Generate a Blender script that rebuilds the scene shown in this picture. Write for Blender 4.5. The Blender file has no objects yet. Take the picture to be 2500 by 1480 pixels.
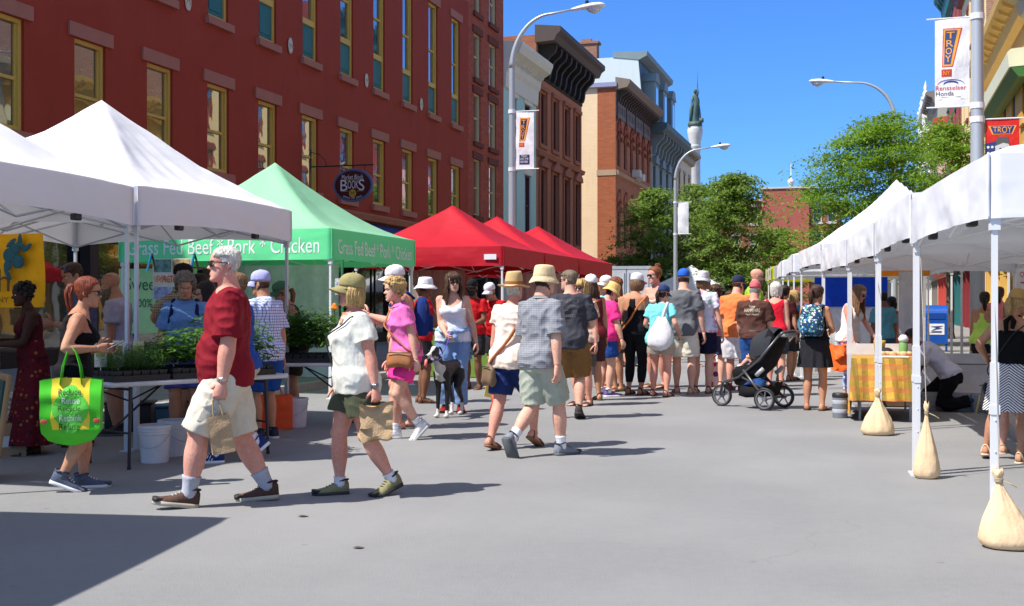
import bpy, bmesh, math, random
from mathutils import Vector, Matrix, noise
R = math.radians
PI = math.pi
V = Vector
random.seed(11)
F, HZ, HC = 2900.0, 748.0, 1.37          # focal length and eye line (photo pixels), eye height (m)
TH = math.atan(870/2900)                  # the lens looks this far left of the street's axis (+Y)
CT, ST = math.cos(TH), math.sin(TH)
SC = bpy.context.scene
COL = SC.collection
def spot(px, py=None, Z=None, z=0.0):
 """world point: the ground point seen at (px, py), or the point of that bearing at depth Z"""
 if Z is None: Z = F*(HC-z)/(py-HZ)
 x = (px-1250)/F*Z
 return V((x*CT-Z*ST, x*ST+Z*CT, z))
def high(py, Z): return HC+(HZ-py)/F*Z
def depth(p): return -p[0]*ST+p[1]*CT
def lerp(a, b, t): return a+(b-a)*t
def sstep(a, b, x):
 t = min(1, max(0, (x-a)/(b-a))) if a != b else float(x > a)
 return t*t*(3-2*t)
def table(tab, x):
 """piecewise smooth lookup of rows (x, v1, v2, ...)"""
 if x <= tab[0][0]: return tab[0][1:]
 if x >= tab[-1][0]: return tab[-1][1:]
 for i in range(len(tab)-1):
  if tab[i][0] <= x <= tab[i+1][0]:
   a, b = tab[i], tab[i+1]
   p = tab[i-1] if i > 0 else a
   q = tab[i+2] if i+2 < len(tab) else b
   t = (x-a[0])/(b[0]-a[0])
   out = []
   for k in range(1, len(a)):
    m0 = (b[k]-p[k])/(b[0]-p[0])*(b[0]-a[0]) if b[0] != p[0] else 0
    m1 = (q[k]-a[k])/(q[0]-a[0])*(b[0]-a[0]) if q[0] != a[0] else 0
    t2, t3 = t*t, t*t*t
    out.append((2*t3-3*t2+1)*a[k]+(t3-2*t2+t)*m0+(-2*t3+3*t2)*b[k]+(t3-t2)*m1)
   return tuple(out)
# ------------------------------------------------------------------ objects
def tag(o, label=None, cat=None, group=None, kind=None):
 if label: o['label'] = label
 if cat: o['category'] = cat
 if group: o['group'] = group
 if kind: o['kind'] = kind
 return o
def empty(name, loc=(0, 0, 0), rz=0, parent=None):
 o = bpy.data.objects.new(name, None)
 o.empty_display_size = 0.2
 COL.objects.link(o)
 o.location = loc
 o.rotation_euler = (0, 0, rz)
 if parent: o.parent = parent
 return o
def thing(name, label, cat, loc=(0, 0, 0), rz=0, group=None):
 return tag(empty(name, loc, rz), label, cat, group)
def link(name, me, parent=None, loc=None):
 o = bpy.data.objects.new(name, me)
 COL.objects.link(o)
 if parent: o.parent = parent
 if loc is not None: o.location = loc
 return o
KIDS = {}
def copy_tree(o, parent=None):
 c = o.copy()
 COL.objects.link(c)
 if parent: c.parent = parent
 for ch in list(o.children): copy_tree(ch, c)
 return c
class MB:
 """collects shapes and links them as one mesh object"""
 def __init__(s):
  s.v, s.f, s.m = [], [], []
 def add(s, vs, fs, mi=0):
  b = len(s.v)
  s.v.extend([tuple(p) for p in vs])
  s.f.extend([tuple(b+i for i in q) for q in fs])
  s.m.extend([mi]*len(fs))
  return b
 def box(s, c, d, M=None, mi=0, rz=0):
  x, y, z = d[0]/2, d[1]/2, d[2]/2
  vs = [V((sx*x, sy*y, sz*z)) for sx in (-1, 1) for sy in (-1, 1) for sz in (-1, 1)]
  if M is None and rz: M = Matrix.Rotation(rz, 3, 'Z')
  if M is not None: vs = [M @ p for p in vs]
  c = V(c)
  s.add([p+c for p in vs], [(0, 1, 3, 2), (4, 6, 7, 5), (0, 4, 5, 1), (2, 3, 7, 6), (0, 2, 6, 4), (1, 5, 7, 3)], mi)
  return s
 def bx(s, x0, x1, y0, y1, z0, z1, mi=0):
  return s.box(((x0+x1)/2, (y0+y1)/2, (z0+z1)/2), (abs(x1-x0), abs(y1-y0), abs(z1-z0)), None, mi)
 def rbox(s, c, d, r=0.01, M=None, mi=0, n=2):
  """box with rounded vertical and horizontal edges"""
  bm = bmesh.new()
  bmesh.ops.create_cube(bm, size=1)
  for p in bm.verts: p.co = V((p.co.x*d[0], p.co.y*d[1], p.co.z*d[2]))
  bmesh.ops.bevel(bm, geom=bm.edges[:], offset=min(r, min(d)*.45), segments=n, profile=.5, affect='EDGES')
  bm.verts.index_update()
  c = V(c)
  s.add([(M @ p.co if M is not None else p.co)+c for p in bm.verts], [[q.index for q in f.verts] for f in bm.faces], mi)
  bm.free()
  return s
 def loft(s, rings, mi=0, cap0=True, cap1=True):
  n = len(rings[0])
  vs, fs = [], []
  for r in rings: vs.extend(r)
  for i in range(len(rings)-1):
   for j in range(n):
    k = (j+1) % n
    fs.append((i*n+j, i*n+k, (i+1)*n+k, (i+1)*n+j))
  if cap0: fs.append(tuple(range(n-1, -1, -1)))
  if cap1: fs.append(tuple((len(rings)-1)*n+j for j in range(n)))
  s.add(vs, fs, mi)
  return s
 def tube(s, pts, rad, n=8, mi=0, flat=1.0, ref=None, cap=True):
  """tube along points, radii given per point (or one); flat squashes it along ref"""
  pts = [V(p) for p in pts]
  if not hasattr(rad, '__len__'): rad = [rad]*len(pts)
  rings, u = [], None
  for i, p in enumerate(pts):
   a, b = pts[max(0, i-1)], pts[min(len(pts)-1, i+1)]
   t = (b-a)
   t = t.normalized() if t.length > 1e-9 else V((0, 0, 1))
   if u is None:
    u = V(ref) if ref is not None else (V((1, 0, 0)) if abs(t.x) < .8 else V((0, 1, 0)))
   u = (u-t*u.dot(t))
   u = u.normalized() if u.length > 1e-6 else t.orthogonal().normalized()
   w = t.cross(u)
   rings.append([p+(u*math.cos(2*PI*k/n)*flat+w*math.sin(2*PI*k/n))*rad[i] for k in range(n)])
  s.loft(rings, mi, cap, cap)
  return s
 def lathe(s, prof, n=24, c=(0, 0, 0), sx=1, sy=1, mi=0, cap0=False, cap1=False):
  c = V(c)
  rings = [[c+V((r*sx*math.cos(2*PI*k/n), r*sy*math.sin(2*PI*k/n), z)) for k in range(n)] for r, z in prof]
  s.loft(rings, mi, cap0, cap1)
  return s
 def ball(s, c, r, n=12, m=8, mi=0, M=None, sc=(1, 1, 1)):
  c = V(c)
  rings = []
  for i in range(1, m):
   a = PI*i/m-PI/2
   ring = []
   for k in range(n):
    p = V((math.cos(a)*math.cos(2*PI*k/n)*sc[0], math.cos(a)*math.sin(2*PI*k/n)*sc[1], math.sin(a)*sc[2]))*r
    ring.append(c+(M @ p if M is not None else p))
   rings.append(ring)
  s.loft(rings, mi)
  return s
 def prism(s, poly, d, mi=0):
  """polygon (3-D points) extruded by vector d"""
  n = len(poly)
  d = V(d)
  vs = [V(p) for p in poly]+[V(p)+d for p in poly]
  s.add(vs, [tuple(range(n-1, -1, -1)), tuple(range(n, 2*n))]+[(j, (j+1) % n, n+(j+1) % n, n+j) for j in range(n)], mi)
  return s
 def quad(s, a, b, c, d, mi=0):
  s.add([a, b, c, d], [(0, 1, 2, 3)], mi)
  return s
 def grid(s, fn, nu, nv, mi=0):
  vs = [fn(i/nu, j/nv) for j in range(nv+1) for i in range(nu+1)]
  s.add(vs, [(j*(nu+1)+i, j*(nu+1)+i+1, (j+1)*(nu+1)+i+1, (j+1)*(nu+1)+i) for j in range(nv) for i in range(nu)], mi)
  return s
 def mesh(s, mats, smooth=False, name='shape', fix=True):
  me = bpy.data.meshes.new(name)
  me.from_pydata(s.v, [], s.f)
  if not isinstance(mats, (list, tuple)): mats = [mats]
  for m in mats: me.materials.append(m)
  if len(mats) > 1: me.polygons.foreach_set('material_index', s.m)
  if fix:
   bm = bmesh.new()
   bm.from_mesh(me)
   bmesh.ops.recalc_face_normals(bm, faces=bm.faces[:])
   bm.to_mesh(me)
   bm.free()
  if smooth is True: me.polygons.foreach_set('use_smooth', [True]*len(me.polygons))
  elif smooth: me.shade_smooth_by_angle(smooth) if hasattr(me, 'shade_smooth_by_angle') else me.set_sharp_from_angle(angle=smooth)
  me.update()
  return me
 def build(s, name, mats, parent=None, smooth=False, fix=True):
  me = s.mesh(mats, False, name, fix)
  if smooth:
   me.polygons.foreach_set('use_smooth', [True]*len(me.polygons))
   if smooth is not True: me.set_sharp_from_angle(angle=smooth)
  return link(name, me, parent)
# ------------------------------------------------------------------ materials
MATS = {}
def lin(r, g, b):
 """sRGB 0-255 to linear"""
 f = lambda c: (c/255/12.92) if c/255 <= .04045 else ((c/255+.055)/1.055)**2.4
 return (f(r), f(g), f(b))
class NT:
 def __init__(s, name):
  s.m = bpy.data.materials.new(name)
  s.m.use_nodes = True
  s.t = s.m.node_tree
  s.p = s.t.nodes['Principled BSDF']
  s.out = s.t.nodes['Material Output']
 def n(s, kind, **kw):
  o = s.t.nodes.new(kind)
  for k, v in kw.items():
   if k in o.inputs.keys(): pass
   setattr(o, k, v)
  return o
 def l(s, a, b): s.t.links.new(a, b)
 def co(s): return s.n('ShaderNodeTexCoord').outputs['Object']
 def noise(s, scale, detail=3, co=None, rough=.55):
  o = s.n('ShaderNodeTexNoise')
  o.inputs['Scale'].default_value = scale
  o.inputs['Detail'].default_value = detail
  o.inputs['Roughness'].default_value = rough
  s.l(co or s.co(), o.inputs['Vector'])
  return o.outputs['Fac']
 def scaled(s, sc, co=None):
  o = s.n('ShaderNodeVectorMath', operation='MULTIPLY')
  s.l(co or s.co(), o.inputs[0])
  o.inputs[1].default_value = sc
  return o.outputs[0]
 def mix(s, fac, a, b):
  o = s.n('ShaderNodeMix', data_type='RGBA')
  if hasattr(fac, 'node'): s.l(fac, o.inputs[0])
  else: o.inputs[0].default_value = fac
  for k, c in ((6, a), (7, b)):
   if hasattr(c, 'node'): s.l(c, o.inputs[k])
   else: o.inputs[k].default_value = (*c, 1)
  return o.outputs[2]
 def ramp(s, fac, a, b):
  o = s.n('ShaderNodeMapRange')
  s.l(fac, o.inputs[0])
  o.inputs[1].default_value, o.inputs[2].default_value = a, b
  return o.outputs[0]
 def math(s, op, a, b=None, c=None):
  o = s.n('ShaderNodeMath', operation=op)
  for i, x in enumerate((a, b, c)):
   if x is None: continue
   if hasattr(x, 'node'): s.l(x, o.inputs[i])
   else: o.inputs[i].default_value = x
  return o.outputs[0]
 def bump(s, h, dist, strength=1.0):
  o = s.n('ShaderNodeBump')
  o.inputs['Distance'].default_value = dist
  o.inputs['Strength'].default_value = strength
  s.l(h, o.inputs['Height'])
  s.l(o.outputs[0], s.p.inputs['Normal'])
 def col(s, c):
  if hasattr(c, 'node'): s.l(c, s.p.inputs['Base Color'])
  else: s.p.inputs['Base Color'].default_value = (*c, 1)
 def xyz(s, co=None):
  o = s.n('ShaderNodeSeparateXYZ')
  s.l(co or s.co(), o.inputs[0])
  return o.outputs
def cached(fn):
 def g(*a, **k):
  key = (fn.__name__, a, tuple(sorted(k.items())))
  if key not in MATS: MATS[key] = fn(*a, **k)
  return MATS[key]
 return g
def dark(c, k): return tuple(x*k for x in c)
@cached
def plain(c, rough=.6, metal=0.0, var=.12, scale=6, bump=0.0, spec=.4):
 t = NT('surface')
 f = t.noise(scale, 4)
 t.col(t.mix(t.ramp(f, .3, .7), dark(c, 1-var), tuple(min(1, x*(1+var*.6)) for x in c)))
 t.p.inputs['Roughness'].default_value = rough
 t.p.inputs['Metallic'].default_value = metal
 t.p.inputs['Specular IOR Level'].default_value = spec
 if bump: t.bump(t.noise(scale*8, 4), bump)
 return t.m
@cached
def cloth(c, kind='plain', c2=None, rough=.85, k=30.0):
 """woven cloth with soft wrinkles; kind: plain, check, grid, stripe, floral, print, jeans"""
 t = NT('cloth')
 co = t.co()
 base = t.mix(t.ramp(t.noise(7, 4, co), .3, .7), dark(c, .86), tuple(min(1, x*1.06) for x in c))
 if kind in ('check', 'grid', 'stripe', 'chevron'):
  x, y, z = t.xyz(co)[:3]
  u = t.math('ADD', x, t.math('MULTIPLY', y, .8))
  fu = t.math('FRACT', t.math('MULTIPLY', t.math('ADD', u, 5), k))
  fz = t.math('FRACT', t.math('MULTIPLY', t.math('ADD', z, 5), k))
  wid = .5 if kind == 'check' else .22
  a, b = t.math('LESS_THAN', fu, wid), t.math('LESS_THAN', fz, wid)
  if kind == 'grid': fac = t.math('MAXIMUM', a, b)
  elif kind == 'check': fac = t.math('MULTIPLY', t.math('ADD', a, b), .5)
  elif kind == 'stripe': fac = t.math('LESS_THAN', fz, .5)
  else:
   s = t.math('ADD', z, t.math('MULTIPLY', t.math('ABSOLUTE', t.math('SUBTRACT', x, .02)), .75))
   fac = t.math('LESS_THAN', t.math('FRACT', t.math('MULTIPLY', t.math('ADD', s, 5), k)), .45)
  base = t.mix(fac, base, c2)
 elif kind in ('floral', 'print'):
  vor = t.n('ShaderNodeTexVoronoi')
  vor.inputs['Scale'].default_value = k
  t.l(co, vor.inputs['Vector'])
  pal = c2
  hue = t.xyz(vor.outputs['Color'])
  cc = t.mix(t.math('GREATER_THAN', hue[0], .5), pal[0], pal[1])
  cc = t.mix(t.math('GREATER_THAN', hue[1], .66), cc, pal[2])
  fac = t.math('LESS_THAN', vor.outputs['Distance'], .34 if kind == 'floral' else .5)
  fac = t.math('MULTIPLY', fac, t.math('GREATER_THAN', hue[2], .35))
  base = t.mix(fac, base, cc)
 t.col(base)
 t.p.inputs['Roughness'].default_value = rough
 t.p.inputs['Specular IOR Level'].default_value = .2
 w1 = t.noise(1.0, 3, t.scaled((11, 11, 5), co))
 w2 = t.noise(1.0, 2, t.scaled((26, 26, 17), co))
 t.bump(t.math('ADD', w1, t.math('MULTIPLY', w2, .3)), .017, .75)
 return t.m
@cached
def skin(c):
 t = NT('skin')
 f = t.math('ADD', t.math('MULTIPLY', t.noise(5, 3), .6), t.math('MULTIPLY', t.noise(55, 3), .4))
 t.col(t.mix(t.ramp(f, .36, .64), (c[0]*.88, c[1]*.72, c[2]*.68), (min(1, c[0]*1.06), c[1]*1.1, c[2]*1.12)))
 t.p.inputs['Roughness'].default_value = .6
 t.p.inputs['Specular IOR Level'].default_value = .22
 t.bump(t.noise(60, 2), .004, .5)
 return t.m
@cached
def hairm(c):
 t = NT('hair')
 co = t.co()
 f = t.noise(1.0, 3, t.scaled((90, 90, 14), co))
 g = t.noise(9, 2, co)
 t.col(t.mix(t.ramp(t.math('ADD', t.math('MULTIPLY', f, .7), t.math('MULTIPLY', g, .3)), .35, .65), dark(c, .55), tuple(min(1, x*1.25) for x in c)))
 t.p.inputs['Roughness'].default_value = .45
 t.p.inputs['Specular IOR Level'].default_value = .35
 t.bump(f, .012)
 return t.m
@cached
def gloss(c, rough=.15, metal=0.0):
 t = NT('glossy')
 t.col(c)
 t.p.inputs['Roughness'].default_value = rough
 t.p.inputs['Metallic'].default_value = metal
 return t.m
@cached
def straw(c):
 t = NT('straw')
 co = t.co()
 wv = t.n('ShaderNodeTexWave', bands_direction='Z')
 wv.inputs['Scale'].default_value = 60
 wv.inputs['Distortion'].default_value = 1
 t.l(co, wv.inputs['Vector'])
 t.col(t.mix(wv.outputs['Fac'], dark(c, .78), c))
 t.p.inputs['Roughness'].default_value = .8
 t.bump(wv.outputs['Fac'], .003)
 return t.m
@cached
def canopy_mat(c, glow=.3):
 """coated tent cloth: lets some sun through"""
 t = NT('canopy')
 co = t.co()
 cc = t.mix(t.ramp(t.noise(.9, 3, co), .3, .7), dark(c, .97), c)
 t.col(cc)
 t.p.inputs['Roughness'].default_value = .6
 t.p.inputs['Specular IOR Level'].default_value = .3
 w = t.noise(1.0, 2, t.scaled((1.6, 1.6, 4), co))
 t.bump(w, .03, .5)
 tr = t.n('ShaderNodeBsdfTranslucent')
 t.l(cc, tr.inputs[0])
 mx = t.n('ShaderNodeMixShader')
 mx.inputs[0].default_value = glow
 t.l(t.p.outputs[0], mx.inputs[1])
 t.l(tr.outputs[0], mx.inputs[2])
 t.l(mx.outputs[0], t.out.inputs[0])
 return t.m
@cached
def leaf_mat(a, b, tr=.35):
 t = NT('leaves')
 g = t.n('ShaderNodeNewGeometry')
 f = t.math('ADD', t.math('MULTIPLY', g.outputs['Random Per Island'], .6), t.math('MULTIPLY', t.noise(.9, 3), .4))
 cc = t.mix(t.ramp(f, .15, .85), a, b)
 t.col(cc)
 t.p.inputs['Roughness'].default_value = .5
 t.p.inputs['Specular IOR Level'].default_value = .3
 x = t.n('ShaderNodeBsdfTranslucent')
 t.l(t.mix(.5, cc, (b[0]*1.2, b[1]*1.3, b[2]*.6)), x.inputs[0])
 mx = t.n('ShaderNodeMixShader')
 mx.inputs[0].default_value = tr
 t.l(t.p.outputs[0], mx.inputs[1])
 t.l(x.outputs[0], mx.inputs[2])
 t.l(mx.outputs[0], t.out.inputs[0])
 return t.m
@cached
def brickm(c1, c2, mortar, axis='x', scale=1.0, bump=.012, painted=0.0):
 """brick courses 65 mm high; axis: the wall's normal"""
 t = NT('brick')
 co = t.co()
 x, y, z = t.xyz(co)[:3]
 cb = t.n('ShaderNodeCombineXYZ')
 t.l(y if axis == 'x' else x, cb.inputs[0])
 t.l(z, cb.inputs[1])
 b = t.n('ShaderNodeTexBrick')
 t.l(cb.outputs[0], b.inputs['Vector'])
 b.inputs['Scale'].default_value = 1/scale
 b.inputs['Brick Width'].default_value = .23
 b.inputs['Row Height'].default_value = .075
 b.inputs['Mortar Size'].default_value = .007
 b.inputs['Color1'].default_value = (*c1, 1)
 b.inputs['Color2'].default_value = (*c2, 1)
 b.inputs['Mortar'].default_value = (*mortar, 1)
 big = t.noise(.5, 5, co)
 cc = t.mix(t.ramp(big, .35, .75), b.outputs['Color'], dark(c1, .72))
 cc = t.mix(.35, b.outputs['Color'], cc)
 streak = t.noise(1.0, 4, t.scaled((3, 3, .35), co))
 cc = t.mix(t.math('MULTIPLY', t.ramp(streak, .55, .8), .3), cc, dark(c1, .6))
 if painted: cc = t.mix(painted, cc, c1)
 t.col(cc)
 t.p.inputs['Roughness'].default_value = .85
 t.p.inputs['Specular IOR Level'].default_value = .25
 t.bump(t.math('ADD', t.math('MULTIPLY', b.outputs['Fac'], -1), t.math('MULTIPLY', t.noise(40, 3, co), .3)), bump)
 return t.m
@cached
def paint(c, rough=.55, wear=.25):
 """painted masonry or wood with rain streaks and faint blotches"""
 t = NT('paint')
 co = t.co()
 streak = t.noise(1.0, 5, t.scaled((2.5, 2.5, .3), co))
 blot = t.noise(.7, 5, co)
 cc = t.mix(t.math('MULTIPLY', t.ramp(streak, .5, .8), wear), c, dark(c, .62))
 cc = t.mix(t.math('MULTIPLY', t.ramp(blot, .45, .75), wear), cc, tuple(min(1, x*1.18+.01) for x in c))
 t.col(cc)
 t.p.inputs['Roughness'].default_value = rough
 t.p.inputs['Specular IOR Level'].default_value = .3
 t.bump(t.math('ADD', t.noise(18, 4, co), t.math('MULTIPLY', t.noise(70, 2, co), .4)), .006)
 return t.m
@cached
def pane_mat(c=(.02, .025, .03), k=.32):
 """window glass: dark room behind, mirror-like sheen with slightly wavy panes"""
 t = NT('pane')
 t.col(c)
 t.p.inputs['Roughness'].default_value = .1
 g = t.n('ShaderNodeBsdfGlossy')
 g.inputs['Roughness'].default_value = .015
 g.inputs['Color'].default_value = (.92, .95, .97, 1)
 bp = t.n('ShaderNodeBump')
 bp.inputs['Distance'].default_value = .0022
 t.l(t.noise(1.3, 2), bp.inputs['Height'])
 t.l(bp.outputs[0], g.inputs['Normal'])
 mx = t.n('ShaderNodeMixShader')
 lw = t.n('ShaderNodeLayerWeight')
 lw.inputs[0].default_value = k
 t.l(lw.outputs['Facing'], mx.inputs[0])
 t.l(t.p.outputs[0], mx.inputs[1])
 t.l(g.outputs[0], mx.inputs[2])
 t.l(mx.outputs[0], t.out.inputs[0])
 return t.m
TMP = bpy.data.scenes.new('workbench')
def bench():
 with bpy.context.temp_override(scene=TMP, view_layer=TMP.view_layers[0]):
  dg = bpy.context.evaluated_depsgraph_get()
  dg.update()
 return dg
def lettering(body, size, width=None, depth_=.004, align='CENTER', height=None):
 """flat letters as mesh data in the XY plane, centred on the origin"""
 cu = bpy.data.curves.new('letters', 'FONT')
 cu.body = body
 cu.size = size
 cu.extrude = depth_
 cu.align_x = align
 cu.align_y = 'CENTER'
 cu.resolution_u = 3
 o = bpy.data.objects.new('letters', cu)
 TMP.collection.objects.link(o)
 dg = bench()
 me = bpy.data.meshes.new_from_object(o.evaluated_get(dg))
 bpy.data.objects.remove(o)
 bpy.data.curves.remove(cu)
 xs = [v.co.x for v in me.vertices]
 ys = [v.co.y for v in me.vertices]
 if xs:
  sx = width/(max(xs)-min(xs)) if width else 1
  sy = height/(max(ys)-min(ys)) if height else 1
  cx, cy = (max(xs)+min(xs))/2, (max(ys)+min(ys))/2
  for v in me.vertices: v.co = V(((v.co.x-cx)*sx, (v.co.y-cy)*sy, v.co.z))
 return me
def text_on(mb, body, centre, right, up, height, width=None, mi=0, size=1.0, lift=.004, warp=None):
 """adds letters to a builder, lying on the plane of right and up"""
 me = lettering(body, size, None, 0.0)
 xs = [v.co.x for v in me.vertices]
 ys = [v.co.y for v in me.vertices]
 if not xs: return
 cap = max(ys)-min(ys)
 k = height/cap
 kx = width/(max(xs)-min(xs)) if width else k
 r, u = V(right).normalized(), V(up).normalized()
 n = r.cross(u)
 c = V(centre)
 pts = []
 for v in me.vertices:
  x, y = v.co.x*kx, v.co.y*k
  p = c+r*x+u*y+n*lift
  if warp: p = warp(p, x, y)
  pts.append(p)
 mb.add(pts, [tuple(f.vertices) for f in me.polygons], mi)
 bpy.data.meshes.remove(me)
def baked(mb, vox, smooth=4, factor=.5):
 """fuses the closed shapes of a builder into one continuous skin"""
 me = mb.mesh([], False, 'fused')
 o = bpy.data.objects.new('fused', me)
 TMP.collection.objects.link(o)
 m = o.modifiers.new('r', 'REMESH')
 m.mode = 'VOXEL'
 m.voxel_size = vox
 if smooth:
  q = o.modifiers.new('s', 'SMOOTH')
  q.factor, q.iterations = factor, smooth
 dg = bench()
 out = bpy.data.meshes.new_from_object(o.evaluated_get(dg))
 bpy.data.objects.remove(o)
 bpy.data.meshes.remove(me)
 return out
# ------------------------------------------------------------------ people
# all figure measures are fractions of the standing height; local axes: forward +Y, right +X
MALE = [(.455, .06, .05, .055), (.49, .09, .06, .072), (.525, .097, .062, .077), (.57, .096, .062, .068), (.62, .089, .062, .058),
  (.67, .092, .064, .06), (.73, .102, .07, .066), (.775, .106, .066, .068), (.80, .102, .056, .064), (.82, .08, .045, .055),
  (.838, .048, .036, .045), (.852, .035, .031, .036)]
FEMALE = [(.455, .062, .05, .055), (.49, .096, .06, .077), (.525, .104, .062, .082), (.57, .098, .06, .07), (.62, .084, .056, .054),
  (.67, .085, .058, .055), (.72, .09, .078, .06), (.745, .092, .078, .062), (.775, .093, .062, .062), (.80, .09, .05, .058),
  (.82, .071, .04, .05), (.838, .043, .033, .042), (.852, .031, .029, .033)]
HEADTAB = [(-.5, .07, .30, .10), (-.475, .14, .345, .03), (-.43, .195, .365, -.06), (-.36, .232, .37, -.15), (-.3, .252, .367, -.21), (-.2, .272, .362, -.28),
  (-.1, .284, .357, -.34), (0, .30, .345, -.39), (.1, .312, .372, -.42), (.2, .315, .366, -.435), (.3, .298, .325, -.42),
  (.4, .243, .235, -.345), (.46, .17, .14, -.25), (.492, .09, .05, -.14), (.5, .03, -.01, -.07)]
HH = .138
HEADC = V((0, -.03, .03))
def head_point(a, z):
 w, f, b = table(HEADTAB, z)
 cy = (f+b)/2
 d = (f-b)/2
 c, s = math.cos(a), math.sin(a)
 e = .88
 x = w*math.copysign(abs(c)**e, c)
 y = cy+d*math.copysign(abs(s)**e, s)
 if y > .1:
  ax = abs(x)
  n = math.exp(-(x/.05)**2)                       # nose
  if -.17 < z < .06: y += n*.105*sstep(.06, -.12, z)*sstep(-.17, -.125, z)
  if z < 0: y += .03*math.exp(-((ax-.055)/.03)**2-((z+.125)/.035)**2)
  y -= .042*math.exp(-((ax-.125)/.065)**2-((z-.005)/.055)**2)   # eye sockets
  y += .016*math.exp(-(ax/.2)**2-((z-.085)/.04)**2)             # brow
  y += .018*math.exp(-(ax/.075)**2-((z+.268)/.018)**2)+.02*math.exp(-(ax/.065)**2-((z+.31)/.02)**2)
  y -= .02*math.exp(-(ax/.09)**2-((z+.288)/.010)**2)
  y -= .018*math.exp(-(ax/.1)**2-((z+.355)/.03)**2)
  y += .012*math.exp(-(ax/.09)**2-((z+.43)/.05)**2)
 return V((x, y, z))
class Fig:
 def __init__(s, sex='m', fat=0, bust=0, limb=1.0, lean=2, hunch=4, twist=0, side=0, legs=None, arms=None, head=(0, 0, 0), pelvis=None, hips=0, shw=1.0):
  s.sex, s.fat, s.limb = sex, fat, limb
  tab = MALE if sex == 'm' else FEMALE
  s.tab = []
  for z, w, f, b in tab:
   g = math.exp(-((z-.605)/.065)**2)
   w += fat*(.03*g+.012*sstep(.85, .78, z))
   f += fat*(.052*g+.008)
   b += fat*.014*sstep(.84, .7, z)
   if sex == 'f': f += bust*.03*math.exp(-((z-.728)/.03)**2)
   h = math.exp(-((z-.52)/.05)**2)
   w += hips*.02*h
   b += hips*.02*h
   s.tab.append((z, w*(shw if z > .7 else 1), f, b))
  s.dz = 0
  s.fr = []
  c, z = V((0, 0, .40)), .40
  while z < .885:
   a = lean*lerp(.35, 1, sstep(.47, .60, z))+hunch*sstep(.62, .85, z)
   M = Matrix.Rotation(-R(a), 3, 'X')
   if side: M = Matrix.Rotation(R(side)*sstep(.5, .7, z), 3, 'Y') @ M
   Mt = M @ Matrix.Rotation(R(twist)*sstep(.56, .78, z), 3, 'Z')
   s.fr.append((c.copy(), Mt))
   c = c+M @ V((0, 0, .005))
   z += .005
  off = V((0, 0, .53))-s.frame(.53)[0]
  s.fr = [(c+off, M) for c, M in s.fr]
  # legs: (x out, ankle y, heel pitch, lift, toe-out)
  legs = legs or [(.055, 0, 0, 0, 6), (.055, 0, 0, 0, 6)]
  s.feet = []
  for i, L in enumerate(legs):
   sd = -1 if i == 0 else 1
   x, y, p, lift, yaw = (list(L)+[0]*5)[:5]
   M = Matrix.Rotation(-sd*R(yaw), 3, 'Z') @ Matrix.Rotation(-R(p), 3, 'X')
   piv = V((0, .085, -.045)) if p > 0 else V((0, -.03, -.045))
   ground = V((sd*x, y, 0))+Matrix.Rotation(-sd*R(yaw), 3, 'Z') @ V((0, piv.y, 0))
   ank = ground+V((0, 0, lift))-M @ piv
   s.feet.append((ank, M))
  if pelvis is not None: s.dz = pelvis-.53
  else:
   while s.dz > -.4:
    if all((s.hip(i)-s.feet[i][0]).length <= .4685 for i in (0, 1)): break
    s.dz -= .002
  s.legj = []
  for i in (0, 1):
   h, a = s.hip(i), s.feet[i][0]
   fw = s.feet[i][1] @ V((0, 1, 0))
   pole = V((0, 1, 0))*1.0+V((fw.x, 0, 0))*.6
   k, e = two_bone(h, a, .236, .236, pole)
   s.legj.append((h, k, e))
  s.armj = []
  arms = arms or [(.13, .02, .44), (.13, .02, .44)]
  for i in (0, 1):
   sd = -1 if i == 0 else 1
   A = arms[i]
   sh = s.at((sd*(.098 if sex == 'm' else .086)*shw*(1+.1*fat), -.004, .0), .798)
   t = V((sd*A[0], A[1], A[2]+s.dz*(0 if pelvis is not None else 1)))
   pole = V((sd*A[3], A[4], A[5])) if len(A) > 5 else V((sd*.45, -1, -.25))
   e, wv = two_bone(sh, t, .168, .145, pole)
   s.armj.append((sh, e, wv))
  n = s.at((0, 0, 0), .868)
  yaw, pit, rol = head
  s.hM = Matrix.Rotation(R(yaw), 3, 'Z') @ Matrix.Rotation(R(rol), 3, 'Y') @ Matrix.Rotation(-R(pit), 3, 'X')
  s.hc = n+s.hM @ V((0, .014, .061))
  s.neck = n
  s.top = s.hc.z+HH*(.5+.02)
 def frame(s, z):
  i = min(len(s.fr)-1, max(0, int(round((z-.40)/.005))))
  return s.fr[i]
 def at(s, p, z):
  c, M = s.frame(z)
  return c+M @ V(p)+V((0, 0, s.dz))
 def hip(s, i): return s.at(((-1 if i == 0 else 1)*.05*(1+.15*s.fat), 0, 0), .515)
 def ring(s, z, m=0, n=28, w=None):
  tw, f, b = table(s.tab, z)
  if w: tw, f, b = w
  out = []
  for k in range(n):
   a = 2*PI*k/n
   c, q = math.cos(a), math.sin(a)
   x = math.copysign(abs(c)**.85, c)*(tw+m)
   y = math.copysign(abs(q)**.9, q)*((f if q > 0 else b)+m)
   if s.sex == 'f' and q > 0 and .69 < z < .76: y -= .012*math.exp(-(x/.02)**2)*math.exp(-((z-.73)/.03)**2)
   out.append(s.at((x, y, 0), z))
  return out
 def HT(s, p): return s.hc+s.hM @ (V(p)*HH)
 def local(s, p):
  """torso coordinates (x, y, z along the spine) of a point"""
  q = V(p)-V((0, 0, s.dz))
  z = min(.86, max(.42, q.z))
  for _ in range(4):
   c, M = s.frame(z)
   l = M.transposed() @ (q-c)
   z = min(.88, max(.40, z+l.z))
  return l.x, l.y, z+l.z*0
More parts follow.
